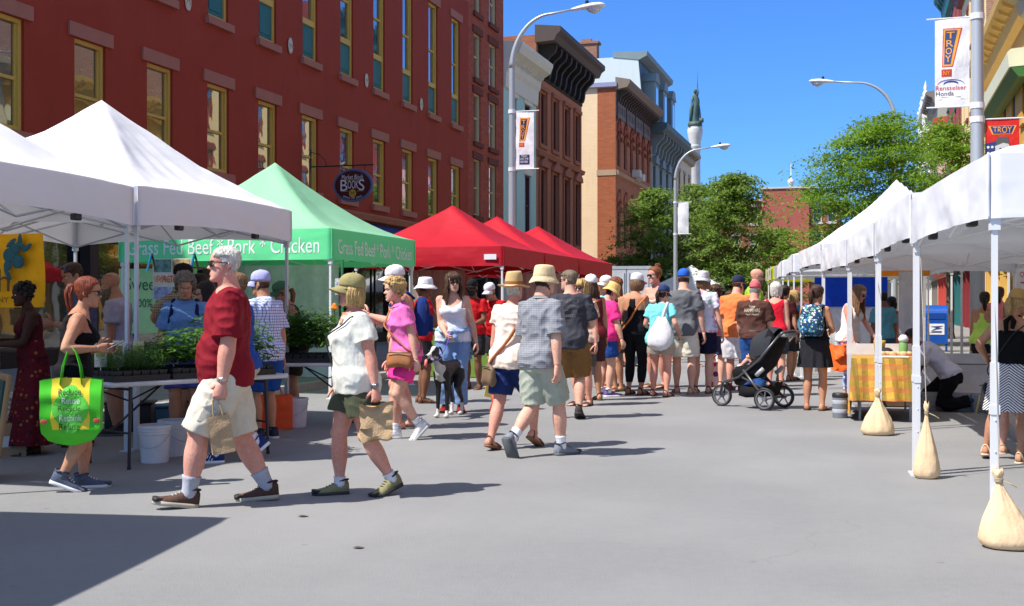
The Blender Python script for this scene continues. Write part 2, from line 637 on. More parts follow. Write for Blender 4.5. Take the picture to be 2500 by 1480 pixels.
def two_bone(a, t, l1, l2, pole):
 d = t-a
 L = d.length
 if L > (l1+l2)*.998:
  t = a+d.normalized()*(l1+l2)*.998
  d = t-a
  L = d.length
 u = d.normalized()
 x = (l1*l1-l2*l2+L*L)/(2*L)
 h = math.sqrt(max(0, l1*l1-x*x))
 p = V(pole)-u*V(pole).dot(u)
 p = p.normalized() if p.length > 1e-6 else u.orthogonal().normalized()
 return a+u*x+p*h, t
def chain(pts, tab, per=9):
 """samples a bent limb: tab gives radius along the joints' index"""
 out, rad = [], []
 n = (len(pts)-1)*per
 for i in range(n+1):
  t = i/per
  k = min(len(pts)-2, int(t))
  u = t-k
  p = pts[k].lerp(pts[k+1], u)
  if 0 < k and u < .2: p = p.lerp(pts[k].lerp(pts[k-1], .2*(1-u/.2)), .25*(1-u/.2))
  out.append(p)
  rad.append(table(tab, t)[0])
 return out, rad
LEGR = [(0, .057), (.25, .055), (.5, .048), (.8, .039), (1, .0345), (1.15, .033), (1.32, .0365), (1.5, .034), (1.75, .0245), (1.9, .0205), (2, .0215)]
ARMR = [(0, .033), (.3, .032), (.6, .0285), (.9, .025), (1, .0245), (1.25, .0265), (1.55, .0225), (1.85, .0172), (2, .0165)]
def hand(mb, wrist, d, side, k, curl=25, thumb=None, mi=0, spread=1.0):
 d = d.normalized()
 t = V(thumb) if thumb is not None else V((0, 1, 0))*(1-abs(d.y))+V((0, 0, 1))*abs(d.y)
 l = (t-d*t.dot(d)).normalized()
 n = d.cross(l)*(-side)
 P = lambda a, b, c: wrist+d*a*k+l*b*k+n*c*k
 rings = []
 for a, w, h in ((-.006, .014, .012), (.012, .019, .0115), (.03, .024, .011), (.048, .025, .0095), (.058, .023, .0075)):
  rings.append([P(a, math.cos(q)*w, math.sin(q)*h) for q in [2*PI*i/10 for i in range(10)]])
 mb.loft(rings, mi)
 for b, ln, base in ((.018, .043, .053), (.0062, .049, .056), (-.0058, .046, .055), (-.017, .036, .050)):
  p, a = V((base, b, 0)), 0
  pts = [P(p.x-.008, p.y, 0), P(*p)]
  for j, fr in enumerate((.45, .3, .25)):
   a += R(curl*(1.0+.15*j)+b*150)
   p = p+V((math.cos(a), b*.4*spread, math.sin(a)))*ln*fr
   pts.append(P(*p))
  mb.tube(pts, [.0066*k, .0064*k, .006*k, .0055*k, .004*k], 6, mi)
 p = V((.014, .018, .004))
 pts = [P(*p)]
 for j, (a, ln) in enumerate(((48, .024), (30, .02), (14, .017))):
  p = p+V((math.cos(R(a)), math.sin(R(a)), .35+curl/160))*ln*.9
  pts.append(P(*p))
 mb.tube(pts, [.0095*k, .0078*k, .0068*k, .0045*k], 6, mi)
 return P(.055, 0, .014)
FOOTR = [(-.04, .012, -.006), (-.034, .0185, .004), (-.015, .0215, .012), (.01, .022, .008), (.03, .0235, -.008), (.055, .027, -.021), (.08, .0275, -.027), (.1, .0225, -.031), (.115, .013, -.0355), (.121, .005, -.038)]
def foot(mb, ank, M, k=1.0, mi=0, sole=-.045, top=0, grow=1.0, gy=1.0):
 rings = []
 for y, w, zt in FOOTR:
  zt += top
  zc, hh = (zt+sole)/2, (zt-sole)/2
  w *= grow
  ring = []
  for i in range(12):
   a = 2*PI*i/12
   c, q = math.cos(a), math.sin(a)
   e = .55 if q < 0 else .95
   ring.append(ank+M @ V((math.copysign(abs(c)**.7, c)*w*(1 if q < .3 else 1-.25*q), y*gy, zc+math.copysign(abs(q)**e, q)*hh)))
  rings.append(ring)
 mb.loft(rings, mi)
def sole(mb, ank, M, z0, z1, grow=1.08, mi=0):
 poly = []
 for y, w, _ in FOOTR: poly.append((w*grow, y*1.05))
 for y, w, _ in reversed(FOOTR): poly.append((-w*grow, y*1.05))
 rings = [[ank+M @ V((x, y, z)) for x, y in poly] for z in (z0, z1)]
 mb.loft(rings, mi)
def wrinkle(me, amp, k=1.0, seed=0.0, sag=0.0):
 me.calc_loop_triangles() if False else None
 ns = [v.normal.copy() for v in me.vertices]
 s = V((seed*7.3, seed*3.1, seed))
 for v, n in zip(me.vertices, ns):
  p = v.co
  a = noise.noise(V((p.x*8*k, p.y*8*k, p.z*3.5*k))+s)+.55*noise.noise(V((p.x*20*k, p.y*20*k, p.z*10*k))+s)*.5
  a = a*.7-1.15*abs(noise.noise(V(((p.x+p.z*.7)*7*k, p.y*7*k, (p.z-p.x*.5)*11*k))+s*2))
  v.co = p+n*amp*a
def finish(me, mats, name, parent, smooth=True):
 for m in (mats if isinstance(mats, (list, tuple)) else [mats]): me.materials.append(m)
 me.polygons.foreach_set('use_smooth', [True]*len(me.polygons))
 me.name = name
 return link(name, me, parent)
def hang(f, z0, z1, n, loose, m):
 """cloth rings between two heights that fall from the widest place above"""
 out = []
 zs = [lerp(z1, z0, i/n) for i in range(n+1)]
 mw = mf = mb_ = 0
 for z in zs:
  w, ff, b = table(f.tab, z)
  dec = (z1-z0)/n*(.42-.3*loose)
  if z < .79:
   mw, mf, mb_ = max(w, mw-dec), max(ff, mf-dec), max(b, mb_-dec)
   w, ff, b = lerp(w, mw, .4+.6*loose), lerp(ff, mf, .5+.5*loose), lerp(b, mb_, .3+.6*loose)
  out.append((z, w+m, ff+m, b+m))
 return out[::-1]
SKIN = {'fair': (.69, .40, .29), 'pink': (.68, .34, .25), 'tan': (.50, .26, .155), 'brown': (.20, .095, .055), 'dark': (.045, .018, .011)}
HAIR = {'brown': (.075, .035, .018), 'dark': (.025, .014, .009), 'black': (.008, .007, .007), 'red': (.22, .045, .015), 'auburn': (.23, .075, .025),
  'blond': (.52, .34, .13), 'grey': (.42, .40, .37), 'white': (.72, .68, .60), 'lightbrown': (.22, .12, .06), 'greybrown': (.2, .15, .1)}
PEOPLE = {}
PN = [0]
def person(key, label, at, face, top=None, S=None, sex='m', fat=0.0, bust=0.3, limb=1.0, skin_='fair', hair='brown', style='short', wear=(), vox=None, group=None, **kw):
 """at: (px, py) photo bearing of the feet, py of the ground they stand on; top: py of the crown or hat"""
 PN[0] += 1
 seed = PN[0]*1.37
 rnd = random.Random(PN[0])
 f = Fig(sex=sex, fat=fat, bust=bust, limb=limb, **kw)
 wear = {w[0]: w[1:] for w in wear}
 pos = spot(*at)
 Z = depth(pos)
 if S is None:
  extra = 0.02
  for k, e in (('cap', .085), ('bucket', .12), ('straw', .19)):
   if k in wear: extra = e
  if style == 'bun': extra = .22
  if style == 'curly': extra = .09
  S = high(top, Z)/(f.hc.z+HH*(.5+extra)*max(.8, math.cos(R(kw.get('head', (0, 0, 0))[1]))))
 if vox is None: vox = .0085 if Z < 11.5 else (.0125 if Z < 16 else .016)
 vox /= S
 sk = skin(SKIN[skin_])
 hc_ = HAIR[hair]
 cov = 'tee' in wear or 'dress' in wear
 # ---- the body: one skin
 b = MB()
 rings = [f.ring(z, -.005 if cov and z < .815 else 0) for z in [.455+.0132*i for i in range(31)]]
 b.loft(rings)
 b.tube([f.at((0, -.006, 0), .825), f.at((0, -.002, 0), .86), f.HT((0, -.05, -.25)), f.HT((0, -.04, 0))], [.047 if sex == 'm' else .037, .039 if sex == 'm' else .0295, .039 if sex == 'm' else .030, .034], 14)
 for i in (0, 1):
  lt = limb*(1+.16*fat)
  p, r_ = chain(list(f.legj[i]), [(t, r*lt*(1 if sex == 'm' else (1.03 if t < .8 else .98))) for t, r in LEGR])
  ext = (p[-1]-p[-2]).normalized()*.012
  b.tube(p+[p[-1]+ext], r_+[r_[-1]], 14)
  at_ = limb*(1+.22*fat)*(1.0 if sex == 'm' else .9)
  p, r_ = chain(list(f.armj[i]), [(t, r*at_) for t, r in ARMR])
  if 'tee' in wear: r_ = [r*(.84 if j < 4 else 1) for j, r in enumerate(r_)]
  b.tube(p, r_, 12)
  b.ball(f.armj[i][0]-(V((0, 0, .006)) if 'tee' in wear else V()), (.029 if 'tee' in wear else .036)*at_, 12, 8)
  b.ball(f.legj[i][1]+V((0, .006, 0)), .0335*lt, 10, 8)
 me = baked(b, vox, 5)
 body_v = [(v.co.copy(), v.normal.copy()) for v in me.vertices]
 body_f = [tuple(p.vertices) for p in me.polygons]
 hb = MB()
 N, Mz = 40, 44
 zs = [-.5+1.0*i/Mz for i in range(Mz+1)]
 hb.loft([[f.HT(head_point(2*PI*j/N, z)) for j in range(N)] for z in zs])
 lips = len(hb.f)
 for i, q in enumerate(hb.f):
  pass
 for sd in (-1, 1):
  ear = []
  for t in range(7):
   a = PI*t/6
   ear.append([f.HT((sd*(.285+.02+.035*math.sin(a)*(.4+.6*sstep(-1, 1, -math.cos(qa)))), -.045+math.cos(qa)*.075*math.sin(a)-.02, -.03+.0-.115*math.cos(a)+math.sin(qa)*.02)) for qa in [2*PI*u/8 for u in range(8)]])
  hb.loft(ear)
  e = f.HT((sd*.125, .285, .0))
  hb.ball(e, .046*HH, 10, 8, 1)
  hb.ball(e+f.hM @ V((0, .0022, 0)), .0235*HH*1.75, 8, 6, 2, sc=(.62, 1, .62))
  hb.tube([f.HT((sd*.06, .365, .068)), f.HT((sd*.12, .358, .09)), f.HT((sd*.19, .315, .075))], [.014*HH, .018*HH, .008*HH], 6, 4)
  hb.ball(f.HT((sd*.125, .297, .012)), .047*HH, 10, 6, 0, sc=(1.0, .75, .55))   # upper lid
 lipm = MB()
 for z, w in ((-.268, .085), (-.308, .072)):
  pts = []
  for t in range(7):
   u = -1+t/3
   p = head_point(PI/2, z)
   pts.append(f.HT((u*w, p.y-.008-.03*u*u, z+.012*u*u*(1 if z < -.29 else -1))))
  hb.tube(pts, [.006*HH, .013*HH, .017*HH, .016*HH, .017*HH, .013*HH, .006*HH], 6, 3)
 grips, hands_ = [], []
 curl = kw.get('curl', (28, 28)) if False else CURL.get(key, (26, 26))
 for i in (0, 1):
  sh, el, wr = f.armj[i]
  th = THUMB.get(key, (None, None))[i]
  grips.append(hand(hb, wr, (wr-el), -1 if i == 0 else 1, (1.0 if sex == 'm' else .92)*1.02, curl[i], th))
 bare = 'shoes' not in wear
 for i in (0, 1):
  if bare: foot(hb, *f.feet[i], sole=-.038, grow=.95)
 sc_ = lambda p: tuple(x*S for x in p)
 nb = MB()
 nb.add([v for v, n in body_v], body_f)
 nb.add(hb.v, hb.f)
 nb.m = [0]*len(body_f)+hb.m
 nb.v = [sc_(p) for p in nb.v]
 bpy.data.meshes.remove(me)
 brow = hc_ if hair not in ('white', 'grey', 'blond') else (.2, .13, .08)
 lipc = (SKIN[skin_][0]*.78, SKIN[skin_][1]*.5, SKIN[skin_][2]*.5)
 root = nb.build('person', [sk, gloss((.75, .73, .7), .3), gloss((.03, .018, .01), .2), plain(lipc, .45), plain(dark(brow, .8), .8)], None, True, fix=False)
 tag(root, label, 'person', group)
 rz = TH-math.atan((at[0]-1250)/F)+R(face)
 root.location = pos
 root.rotation_euler = (0, 0, rz)
 RM = Matrix.Rotation(rz, 3, 'Z')
 W = lambda p: pos+RM @ (V(p)*S)
 PEOPLE[key] = dict(f=f, S=S, W=W, root=root, grip=[W(g) for g in grips], rz=rz, RM=RM, pos=pos)
 def part(name, mb, mats, smooth=True, fix=True):
  mb.v = [sc_(p) for p in mb.v]
  return mb.build(name, mats, root, smooth, fix)
 def fused(name, mb, mats, amp, k=1.0, sm=4, v=None):
  m_ = baked(mb, v or vox, sm)
  for q in m_.vertices: q.co = q.co*S
  m_.update()
  wrinkle(m_, amp, k, seed)
  m_.update()
  return finish(m_, mats, name, root)
 def skin_copy(name, fn, mats, amp=0.0, lo=-.014, hi=.0065, low=0.0):
  """a close garment: the skin pushed outward where fn > 0"""
  mb = MB()
  sv, out = [], []
  for co, n in body_v:
   sgn = fn(co)
   sv.append(sgn)
   out.append((co+n*lerp(lo, hi+(low*sstep(.60, .56, co.z-f.dz) if low else 0), sstep(-.006, .006, sgn)))*S)
  fs = [q for q in body_f if max(sv[i] for i in q) > -.012]
  used = sorted({i for q in fs for i in q})
  ix = {i: k for k, i in enumerate(used)}
  mb.add([out[i] for i in used], [tuple(ix[i] for i in q) for q in fs])
  m_ = mb.mesh([], False, name, False)
  if amp: wrinkle(m_, amp, 1.3, seed)
  m_.update()
  return finish(m_, mats, name, root)
 def armdist(p):
  d = 9
  for sh, el, wr in f.armj:
   for a, c, r_ in ((sh, el, .034), (el, wr, .03), (wr, wr+(wr-el)*.6, .034)):
    ac = c-a
    t = min(1, max(0, (p-a).dot(ac)/ac.dot(ac)))
    d = min(d, (p-a-ac*t).length-r_*limb*(1+.22*fat))
  return d
 # ---- clothes
 if 'tee' in wear:
  m_, o = wear['tee'][0], dict(wear['tee'][1]) if len(wear['tee']) > 1 else {}
  hem, sl, loose, mg = o.get('hem', .5), o.get('sleeve', .62), o.get('loose', .6), o.get('m', .0105)
  g = MB()
  rr = hang(f, hem, .838, 26, loose, mg)
  rings = []
  for z, w, ff, bb in rr:
   e = .011*sstep(.60, .55, z)
   w, ff, bb = w+e, ff+e, bb+e
   if z > .815: w, ff, bb = max(w, .05), max(ff, .04), max(bb, .048)
   rings.append(f.ring(z, 0, 28, (w, ff, bb)))
  g.loft(rings)
  for i in (0, 1):
   sh, el, wr = f.armj[i]
   at_ = limb*(1+.22*fat)*(1.0 if sex == 'm' else .9)
   inn = sh+(f.at((0, 0, 0), .79)-sh)*.35
   fl = o.get('flare', 1.0)
   pts = [inn, sh+V((0, 0, .004)), sh.lerp(el, min(1, sl)*.5), sh.lerp(el, min(1, sl))]
   rad = [.034*at_+.012, .0365*at_+.008, .034*at_+.0075*(1+fl), .0305*at_+.010*(1+fl)]
   if sl > 1:
    pts += [el.lerp(wr, sl-1)]
    rad = [rad[0], rad[1], .034*at_+.011, .028*at_+.012, .024*at_+.010]
   g.tube(pts, rad, 14)
  tee = fused('shirt', g, m_, o.get('amp', .021))
  if o.get('collar'):
   c = MB()
   for k_ in (0, 1):
    pass
   ring0 = [f.at((math.cos(a)*.052, math.sin(a)*.05-.003, .0), .828) for a in [2*PI*i/20 for i in range(20)]]
   ring1 = [f.at((math.cos(a)*.043, math.sin(a)*.043-.003, .0), .852) for a in [2*PI*i/20 for i in range(20)]]
   ring2 = [f.at((math.cos(a)*.056, math.sin(a)*.055-.003, .0), .836) for a in [2*PI*i/20 for i in range(20)]]
   c.loft([ring0, ring1, ring2], 0, False, False)
   part('collar', c, m_)
  if o.get('neck'):      # open neckline: a skin patch on the chest
   dn = o['neck']
   c = MB()
   pts = []
   for i in range(13):
    u = -1+i/6
    pts.append((u*.04, .838-dn*(1-abs(u)**1.6)))
   top_ = []
   nn = 5
   def sp_(u, v):
    i = min(11, int(u*12)); t = u*12-i
    x = lerp(pts[i][0], pts[i+1][0], t)
    z = lerp(.842, lerp(pts[i][1], pts[i+1][1], t), v)
    w_, ff_, b_ = table(f.tab, z)
    rr_ = next((r for r in rr if r[0] >= z), rr[-1])
    ff2 = max(rr_[2], .04 if z > .815 else 0)
    w2 = max(rr_[1], .05)
    y = ff2*max(0, 1-(abs(x)/w2)**2.2)**.45
    return f.at((x, y+.0035, 0), z)
   c.grid(sp_, 14, 6)
   part('neckline', c, sk)
 if 'tank' in wear:
  m_, o = wear['tank'][0], dict(wear['tank'][1]) if len(wear['tank']) > 1 else {}
  hem, nf, nb_, aw = o.get('hem', .5), o.get('front', .765), o.get('back', .79), o.get('arm', .074)
  def fn(co):
   x, y, z = f.local(co)
   if z < .44: return -1
   if armdist(co) < .004 and (z < .75 or abs(x) > aw+.01): return -1
   ax = abs(x)
   if o.get('tube'): s1 = nf-z
   else: s1 = ((nf+11*x*x) if y > 0 else (nb_+o.get('curve', 9)*x*x))-z
   s2 = max(aw-ax, .748-z)
   if o.get('racer') and y < 0: s2 = max(aw-.045+max(0, .74-z)*.6-ax, .70-z)
   return min(s1, s2, z-hem)
  skin_copy('tank_top', fn, m_, o.get('amp', .008), hi=o.get('m', .0085), low=.012)
 if 'leggings' in wear:
  m_, o = wear['leggings'][0], dict(wear['leggings'][1]) if len(wear['leggings']) > 1 else {}
  zt, zb = o.get('top', .58), o.get('ankle', .085)
  def fn(co):
   if armdist(co) < .004: return -1
   return min(zt+f.dz-co.z, co.z-zb)
  skin_copy('leggings', fn, m_, .006, hi=.006)
 if 'shorts' in wear or 'trousers' in wear:
  nm = 'shorts' if 'shorts' in wear else 'trousers'
  m_, o = wear[nm][0], dict(wear[nm][1]) if len(wear[nm]) > 1 else {}
  to, lo, zt = o.get('to', .85 if nm == 'shorts' else 1.93), o.get('loose', .012), o.get('top', .575)
  g = MB()
  rr = []
  for z in [lerp(.452, zt, i/9) for i in range(10)]:
   w, ff, bb = table(f.tab, z)
   e = .0085 if z > .5 else .0085+lo*.3
   rr.append(f.ring(z, 0, 28, (w+e, min(ff, .075+.03*fat)+e, bb+e)))
  g.loft(rr)
  lt = limb*(1+.16*fat)
  for i in (0, 1):
   h, k_, a = f.legj[i]
   pts, rad = [h+V((0, 0, .012)), ], [.060*lt+.006]
   n = 12
   for q in range(n+1):
    t = to*q/n
    p = h.lerp(k_, t) if t <= 1 else k_.lerp(a, t-1)
    r0 = table(LEGR, t)[0]*lt
    fl = lo*(.35+.65*sstep(0, .7, t))
    if nm == 'trousers': fl = lo*(.5+.5*sstep(.7, 1.6, t)) + max(0, .034*lt-r0)*.8*sstep(1.3, 1.9, t)
    else: fl += max(0, table(LEGR, t*.55)[0]*lt-r0)*.85
    pts.append(p+V((0, 0, -.0)))
    rad.append(r0+fl+.004)
   g.tube(pts, rad, 16)
  ob = fused(nm, g, m_, o.get('amp', .014))
  if o.get('pocket'):
   for i in (0, 1):
    h, k_, a = f.legj[i]
    sd = -1 if i == 0 else 1
    c_ = h.lerp(k_, .66)
    ax = (k_-h).normalized()
    out_ = V((sd, 0, 0))
    out_ = (out_-ax*out_.dot(ax)).normalized()
    fwd_ = ax.cross(out_)
    M3 = Matrix((fwd_, ax, out_)).transposed()
    q = MB()
    r0 = table(LEGR, .66)[0]*lt+lo*1.15+.004
    q.rbox(c_+out_*(r0-.0085), (.066, .085, .02), .006, M3)
    q.rbox(c_+out_*(r0-.007)-ax*.034, (.070, .026, .021), .006, M3)
    part('pocket', q, m_)
  if o.get('belt'):
   q = MB()
   q.loft([f.ring(zt-.012, .011), f.ring(zt+.006, .011), f.ring(zt+.006, .008), f.ring(zt-.012, .008)], 0, False, False)
   part('belt', q, plain((.02, .018, .015), .5))
 if 'skirt' in wear or 'dress' in wear:
  nm = 'skirt' if 'skirt' in wear else 'dress'
  m_, o = wear[nm][0], dict(wear[nm][1]) if len(wear[nm]) > 1 else {}
  zt, zb, hw, pl, dp = o.get('top', .60), o.get('hem', .30), o.get('w', .14), o.get('pleats', 9), o.get('deep', .010)
  g = MB()
  rings = []
  n = 64
  ax = (f.legj[0][1]+f.legj[1][1])/2
  w0, f0, b0 = table(f.tab, zt)
  wh, fh, bh = table(f.tab, .525)
  for i in range(19):
   t = i/18
   z = lerp(zt, zb, t)
   if z > .5:
    u = (zt-z)/max(.001, zt-.5)
    w_, ff_, bb_ = table(f.tab, z)
    w_, ff_, bb_ = max(w_, lerp(w0, wh, u*.8))+.009, max(ff_, f0*.9)+.009, max(bb_, lerp(b0, bh, u*.7))+.009
   else:
    u = (.5-z)/(.5-zb)
    w_, ff_, bb_ = lerp(wh+.009, hw, u), lerp(max(fh, f0*.9)+.009, hw*.82, u), lerp(bh+.009, hw*.9, u)
   ring = []
   for j in range(n):
    a = 2*PI*j/n
    amp = dp*sstep(.1, 1, t)
    r_ = 1+amp/hw*(math.sin(a*pl+seed)+.5*math.sin(a*(pl*2-3)+seed*2))
    p = V((math.cos(a)*w_*r_, math.sin(a)*(ff_ if math.sin(a) > 0 else bb_)*r_, 0))
    if z > .5: ring.append(f.at(p, z))
    else:
     base = f.at((0, 0, 0), .5)
     ring.append(V((base.x+p.x, base.y+p.y+(ax.y-base.y)*.5*(.5-z)/.25*.6, z+f.dz*(1-(.5-z)/.5))))
   rings.append(ring)
  g.loft(rings, 0, False, False)
  if o.get('under'):      # a strip of lining that shows as thickness at the hem
   pass
  ob = part(nm, g, m_)
 if 'jacket' in wear:        # a shirt knotted round the waist
  m_ = wear['jacket'][0]
  g = MB()
  rings = []
  for i in range(9):
   z = lerp(.60, .36, i/8)
   rr_ = []
   for j in range(24):
    a = PI+PI*1.18*(j/23)-.28
    w_, ff_, bb_ = table(f.tab, max(.5, z))
    e = .016+.02*sstep(.55, .36, z)+.004*math.sin(j*1.9)
    rr_.append(f.at((math.cos(a)*(w_+e), math.sin(a)*(bb_+e), z-max(.5, z)), max(.5, z)))
   rings.append(rr_+[p+V((0, .006, 0)) for p in rr_[::-1]])
  g.loft(rings)
  w_, ff_, bb_ = table(f.tab, .585)
  for sd in (-1, 1):
   g.tube([f.at((sd*(w_+.012), .0, 0), .59), f.at((sd*w_*.6, ff_+.012, 0), .585), f.at((sd*.012, ff_+.03, 0), .578), f.at((sd*.03, ff_+.035, 0), .545), f.at((sd*.045, ff_+.03, 0), .50)], [.02, .021, .018, .02, .012], 8)
  g.ball(f.at((0, ff_+.03, 0), .578), .026, 10, 8)
  fused('tied_shirt', g, m_, .018, 1.5, 3)
 # ---- feet
 if 'socks' in wear:
  m_, o = wear['socks'][0], wear['socks'][1] if len(wear['socks']) > 1 else .1
  for i in (0, 1):
   h, k_, a = f.legj[i]
   lt = limb*(1+.16*fat)
   q = MB()
   ts = [lerp(2.0, 2.0-o/.236, j/6) for j in range(7)]
   q.tube([a-V((0, 0, .012))]+[k_.lerp(a, t-1) for t in ts], [.027]+[table(LEGR, t)[0]*lt+.0045+(.0015 if j == 6 else 0) for j, t in enumerate(ts)], 12)
   part('sock', q, m_)
 if bare:
  sk_, st_ = wear.get('sandals', ((.1, .06, .04), (.07, .035, .02)))[:2]
  for i in (0, 1):
   a, M = f.feet[i]
   q = MB()
   sole(q, a, M, -.047, -.038, 1.12)
   def arc(y, w, h, wd):
    pts = [a+M @ V((math.cos(t)*w, y+.006*math.cos(2*t), -.038+math.sin(t)*h)) for t in [PI*j/8 for j in range(9)]]
    q.tube(pts, .0045*wd, 6, 1, 1.0)
   if 'flipflops' in wear:
    for sd in (-1, 1):
     q.tube([a+M @ V((0, .088, -.026)), a+M @ V((sd*.014, .06, -.014)), a+M @ V((sd*.025, .025, -.034))], .003, 6, 1)
   else:
    arc(.075, .0295, .018, 1.7); arc(.055, .0295, .023, 1.7)
    arc(-.02, .024, .055, 1.0)
   part('sandal', q, [plain(sk_, .7), plain(st_, .6)])
 else:
  up, so, *rest = wear['shoes']
  trim = rest[0] if rest else dark(up, .6)
  for i in (0, 1):
   a, M = f.feet[i]
   q = MB()
   foot(q, a, M, 1, 0, -.046, .013, 1.2, 1.03)
   sole(q, a, M, -.0475, -.031, 1.27, 1)
   sole(q, a+M @ V((0, .098, 0)), M @ Matrix.Diagonal((.95, .24, 1)), -.034, -.021, 1.22, 2)     # toe cap
   for j in range(4):       # laces
    y = .022+j*.012
    zt = table([(r[0], r[2]) for r in FOOTR], y)[0]+.0165
    q.tube([a+M @ V((-.013, y, zt-.004)), a+M @ V((0, y+.003, zt)), a+M @ V((.013, y, zt-.004))], .0022, 5, 1)
   if len(rest) > 1:        # three side stripes
    for sd in (-1, 1):
     for j in range(3):
      y = .02+j*.014
      q.tube([a+M @ V((sd*.0275, y+.008, -.036)), a+M @ V((sd*.0262, y, -.022)), a+M @ V((sd*.019, y-.008, -.003))], .003, 5, 3)
   q.tube([a+M @ V((math.cos(t)*.0245, -.008+math.sin(t)*.031, .020+.004*math.sin(t*2))) for t in [2*PI*j/16 for j in range(17)]], .0042, 6, 2)
   mm = [cloth(up, rough=.7), plain(so, .7), plain(trim, .6)]
   if len(rest) > 1: mm.append(plain(rest[1], .6))
   part('shoe', q, mm)
 # ---- hair
 hl_tab = [(-.5, -.34), (-.16, -.33), (-.1, -.06), (-.02, .02), (.05, -.06), (.1, -.06), (.15, .12), (.24, .27), (.4, .3)]
 if style != 'bald':
  hat = any(k in wear for k in ('cap', 'bucket', 'straw'))
  th = {'short': .02, 'thin': .016, 'curly': .11, 'puff': .13, 'crop': .03}.get(style, .045)
  q = MB()
  rg = []
  for z in [-.5+1.0*i/50 for i in range(51)]:
   ring = []
   for j in range(48):
    p = head_point(2*PI*j/48, z)
    n = (p-HEADC)
    n.z *= .9
    n.normalize()
    hl = table(hl_tab, p.y)[0]+(0.05 if style == 'thin' else 0)
    if style in ('long', 'bob', 'pony', 'bun', 'puff') and p.y < .05: hl = min(hl, -.2)
    sgn = z-hl
    t = th*(1+.35*noise.noise(p*9+V((seed, 0, 0))))
    if style in ('curly', 'puff'): t *= (.75+.5*abs(noise.noise(p*6+V((seed, 2, 0))))*2)*(sstep(-.45, .1, z))*(1.15 if p.y < .1 else .8)
    if style == 'thin': t *= .45+.9*sstep(.45, .2, z)
    if hat: t = lerp(t, -.02, sstep(-.02, .12, z))
    ring.append(f.HT(p+n*lerp(-.05, t, sstep(-.035, .05, sgn))))
   rg.append(ring)
  q.loft(rg)
  def lock(p0, pts, r0, n=5):
   rr = [r0*(.5+.8*math.sin(PI*min(1, (i+.6)/(len(pts)))))*HH for i in range(len(pts))]
   rr[-1] = .004*HH
   q.tube(pts, rr, n)
  def scalp(phi, z, o): # phi 0 = back of the head, positive towards the right ear
   p = head_point(-PI/2+phi, z)
   n = (p-HEADC).normalized()
   return p+n*o
  if style in ('long', 'bob', 'wavy'):
   L = {'long': 1.35, 'bob': .42, 'wavy': 1.1}[style]
   L *= rnd.uniform(.95, 1.05)
   span = 2.05
   for j in range(210 if Z < 13 else 110):
    phi = rnd.uniform(-span, span)
    pts = [f.HT(scalp(phi*.6, .44, .03)), f.HT(scalp(phi*.85, .33, .06)), f.HT(scalp(phi, .15, .065+.02*rnd.random())), f.HT(scalp(phi, -.08, .07+.03*rnd.random()))]
    if hat: pts = [f.HT(scalp(phi, .16, -.02)), f.HT(scalp(phi, .05, .03))]+pts[3:]
    base = pts[-1]
    ll = L*rnd.uniform(.72, 1.08)
    out_ = f.hM @ V((math.sin(phi), -math.cos(phi)*.9, 0))
    for k_ in range(1, 6):
     t = k_/5
     wob = (V((rnd.uniform(-1, 1), rnd.uniform(-1, 1), 0))*(.05 if style == 'wavy' else .022)*HH)
     sw = out_*HH*(.10*t*(1 if style != 'bob' else -.6)+(.05*math.sin(t*7+phi*3) if style == 'wavy' else 0))
     pts.append(base+V((0, 0, -ll*HH*t))+sw+wob)
    lock(None, pts, .036)
  if style in ('curly', 'puff', 'crop'):
   for j in range(130 if style != 'crop' else 90):
    phi, z = rnd.uniform(-2.2, 2.2), rnd.uniform(-.22, -.02 if hat else .48)
    if abs(phi) > 1.5 and hat: continue
    if abs(phi) > 1.5: z = max(z, .24)
    o = th*(.55 if style != 'crop' else .8)
    a = scalp(phi, z, o)
    dv = V((rnd.uniform(-1, 1), rnd.uniform(-1, 1), rnd.uniform(-1.2, .2)))*.09
    lock(None, [f.HT(a), f.HT(a+dv*.5+(a-HEADC).normalized()*.05), f.HT(a+dv+(a-HEADC).normalized()*.03), f.HT(a+dv*1.4)], .05)
  if style == 'short':
   for j in range(280 if Z < 13 else 130):
    phi, z = rnd.uniform(-2.5, 2.5), rnd.uniform(-.25, -.02 if hat else .49)
    if abs(phi) > 1.45 and hat: continue
    if abs(phi) > 1.45: z = max(z, .30)
    a, c = scalp(phi, z, .014), scalp(phi*1.02+rnd.uniform(-.09, .09), max(-.33, z-.13), .018)
    q.tube([f.HT(a), f.HT(a.lerp(c, .5)+(a-HEADC).normalized()*.02), f.HT(c)], [.008*HH, .012*HH, .003*HH], 4)
  if style in ('pony',):
   b0 = f.HT((0, -.45, .0 if hat else .12))
   d0 = f.hM @ V((0, -1, 0))
   for j in range(26):
    o = V((rnd.uniform(-1, 1), rnd.uniform(-1, 1), rnd.uniform(-1, 1)))*.06*HH
    L = rnd.uniform(.6, .85)*HH
    q.tube([b0+o*.3, b0+d0*.12*HH+o+V((0, 0, .02*HH)), b0+d0*.2*HH+o*1.3+V((0, 0, -.3*L)), b0+d0*.17*HH+o*1.2+V((0, 0, -.75*L)), b0+d0*.12*HH+o*.6+V((0, 0, -L*1.15))], [.04*HH, .06*HH, .07*HH, .05*HH, .006*HH], 5)
  if style == 'bun':
   c0 = V((0, -.26, .56))
   for j in range(46):
    a, bb = rnd.uniform(0, 2*PI), rnd.uniform(-1, 1)
    rr_ = .15
    pts = []
    for k_ in range(6):
     t = a+k_*.5
     pts.append(f.HT(c0+V((math.cos(t)*rr_*math.cos(bb), math.sin(t)*rr_*math.cos(bb), rr_*math.sin(bb)*.9+.02*math.sin(t*3)))))
    q.tube(pts, [.012*HH, .03*HH, .035*HH, .035*HH, .03*HH, .006*HH], 5)
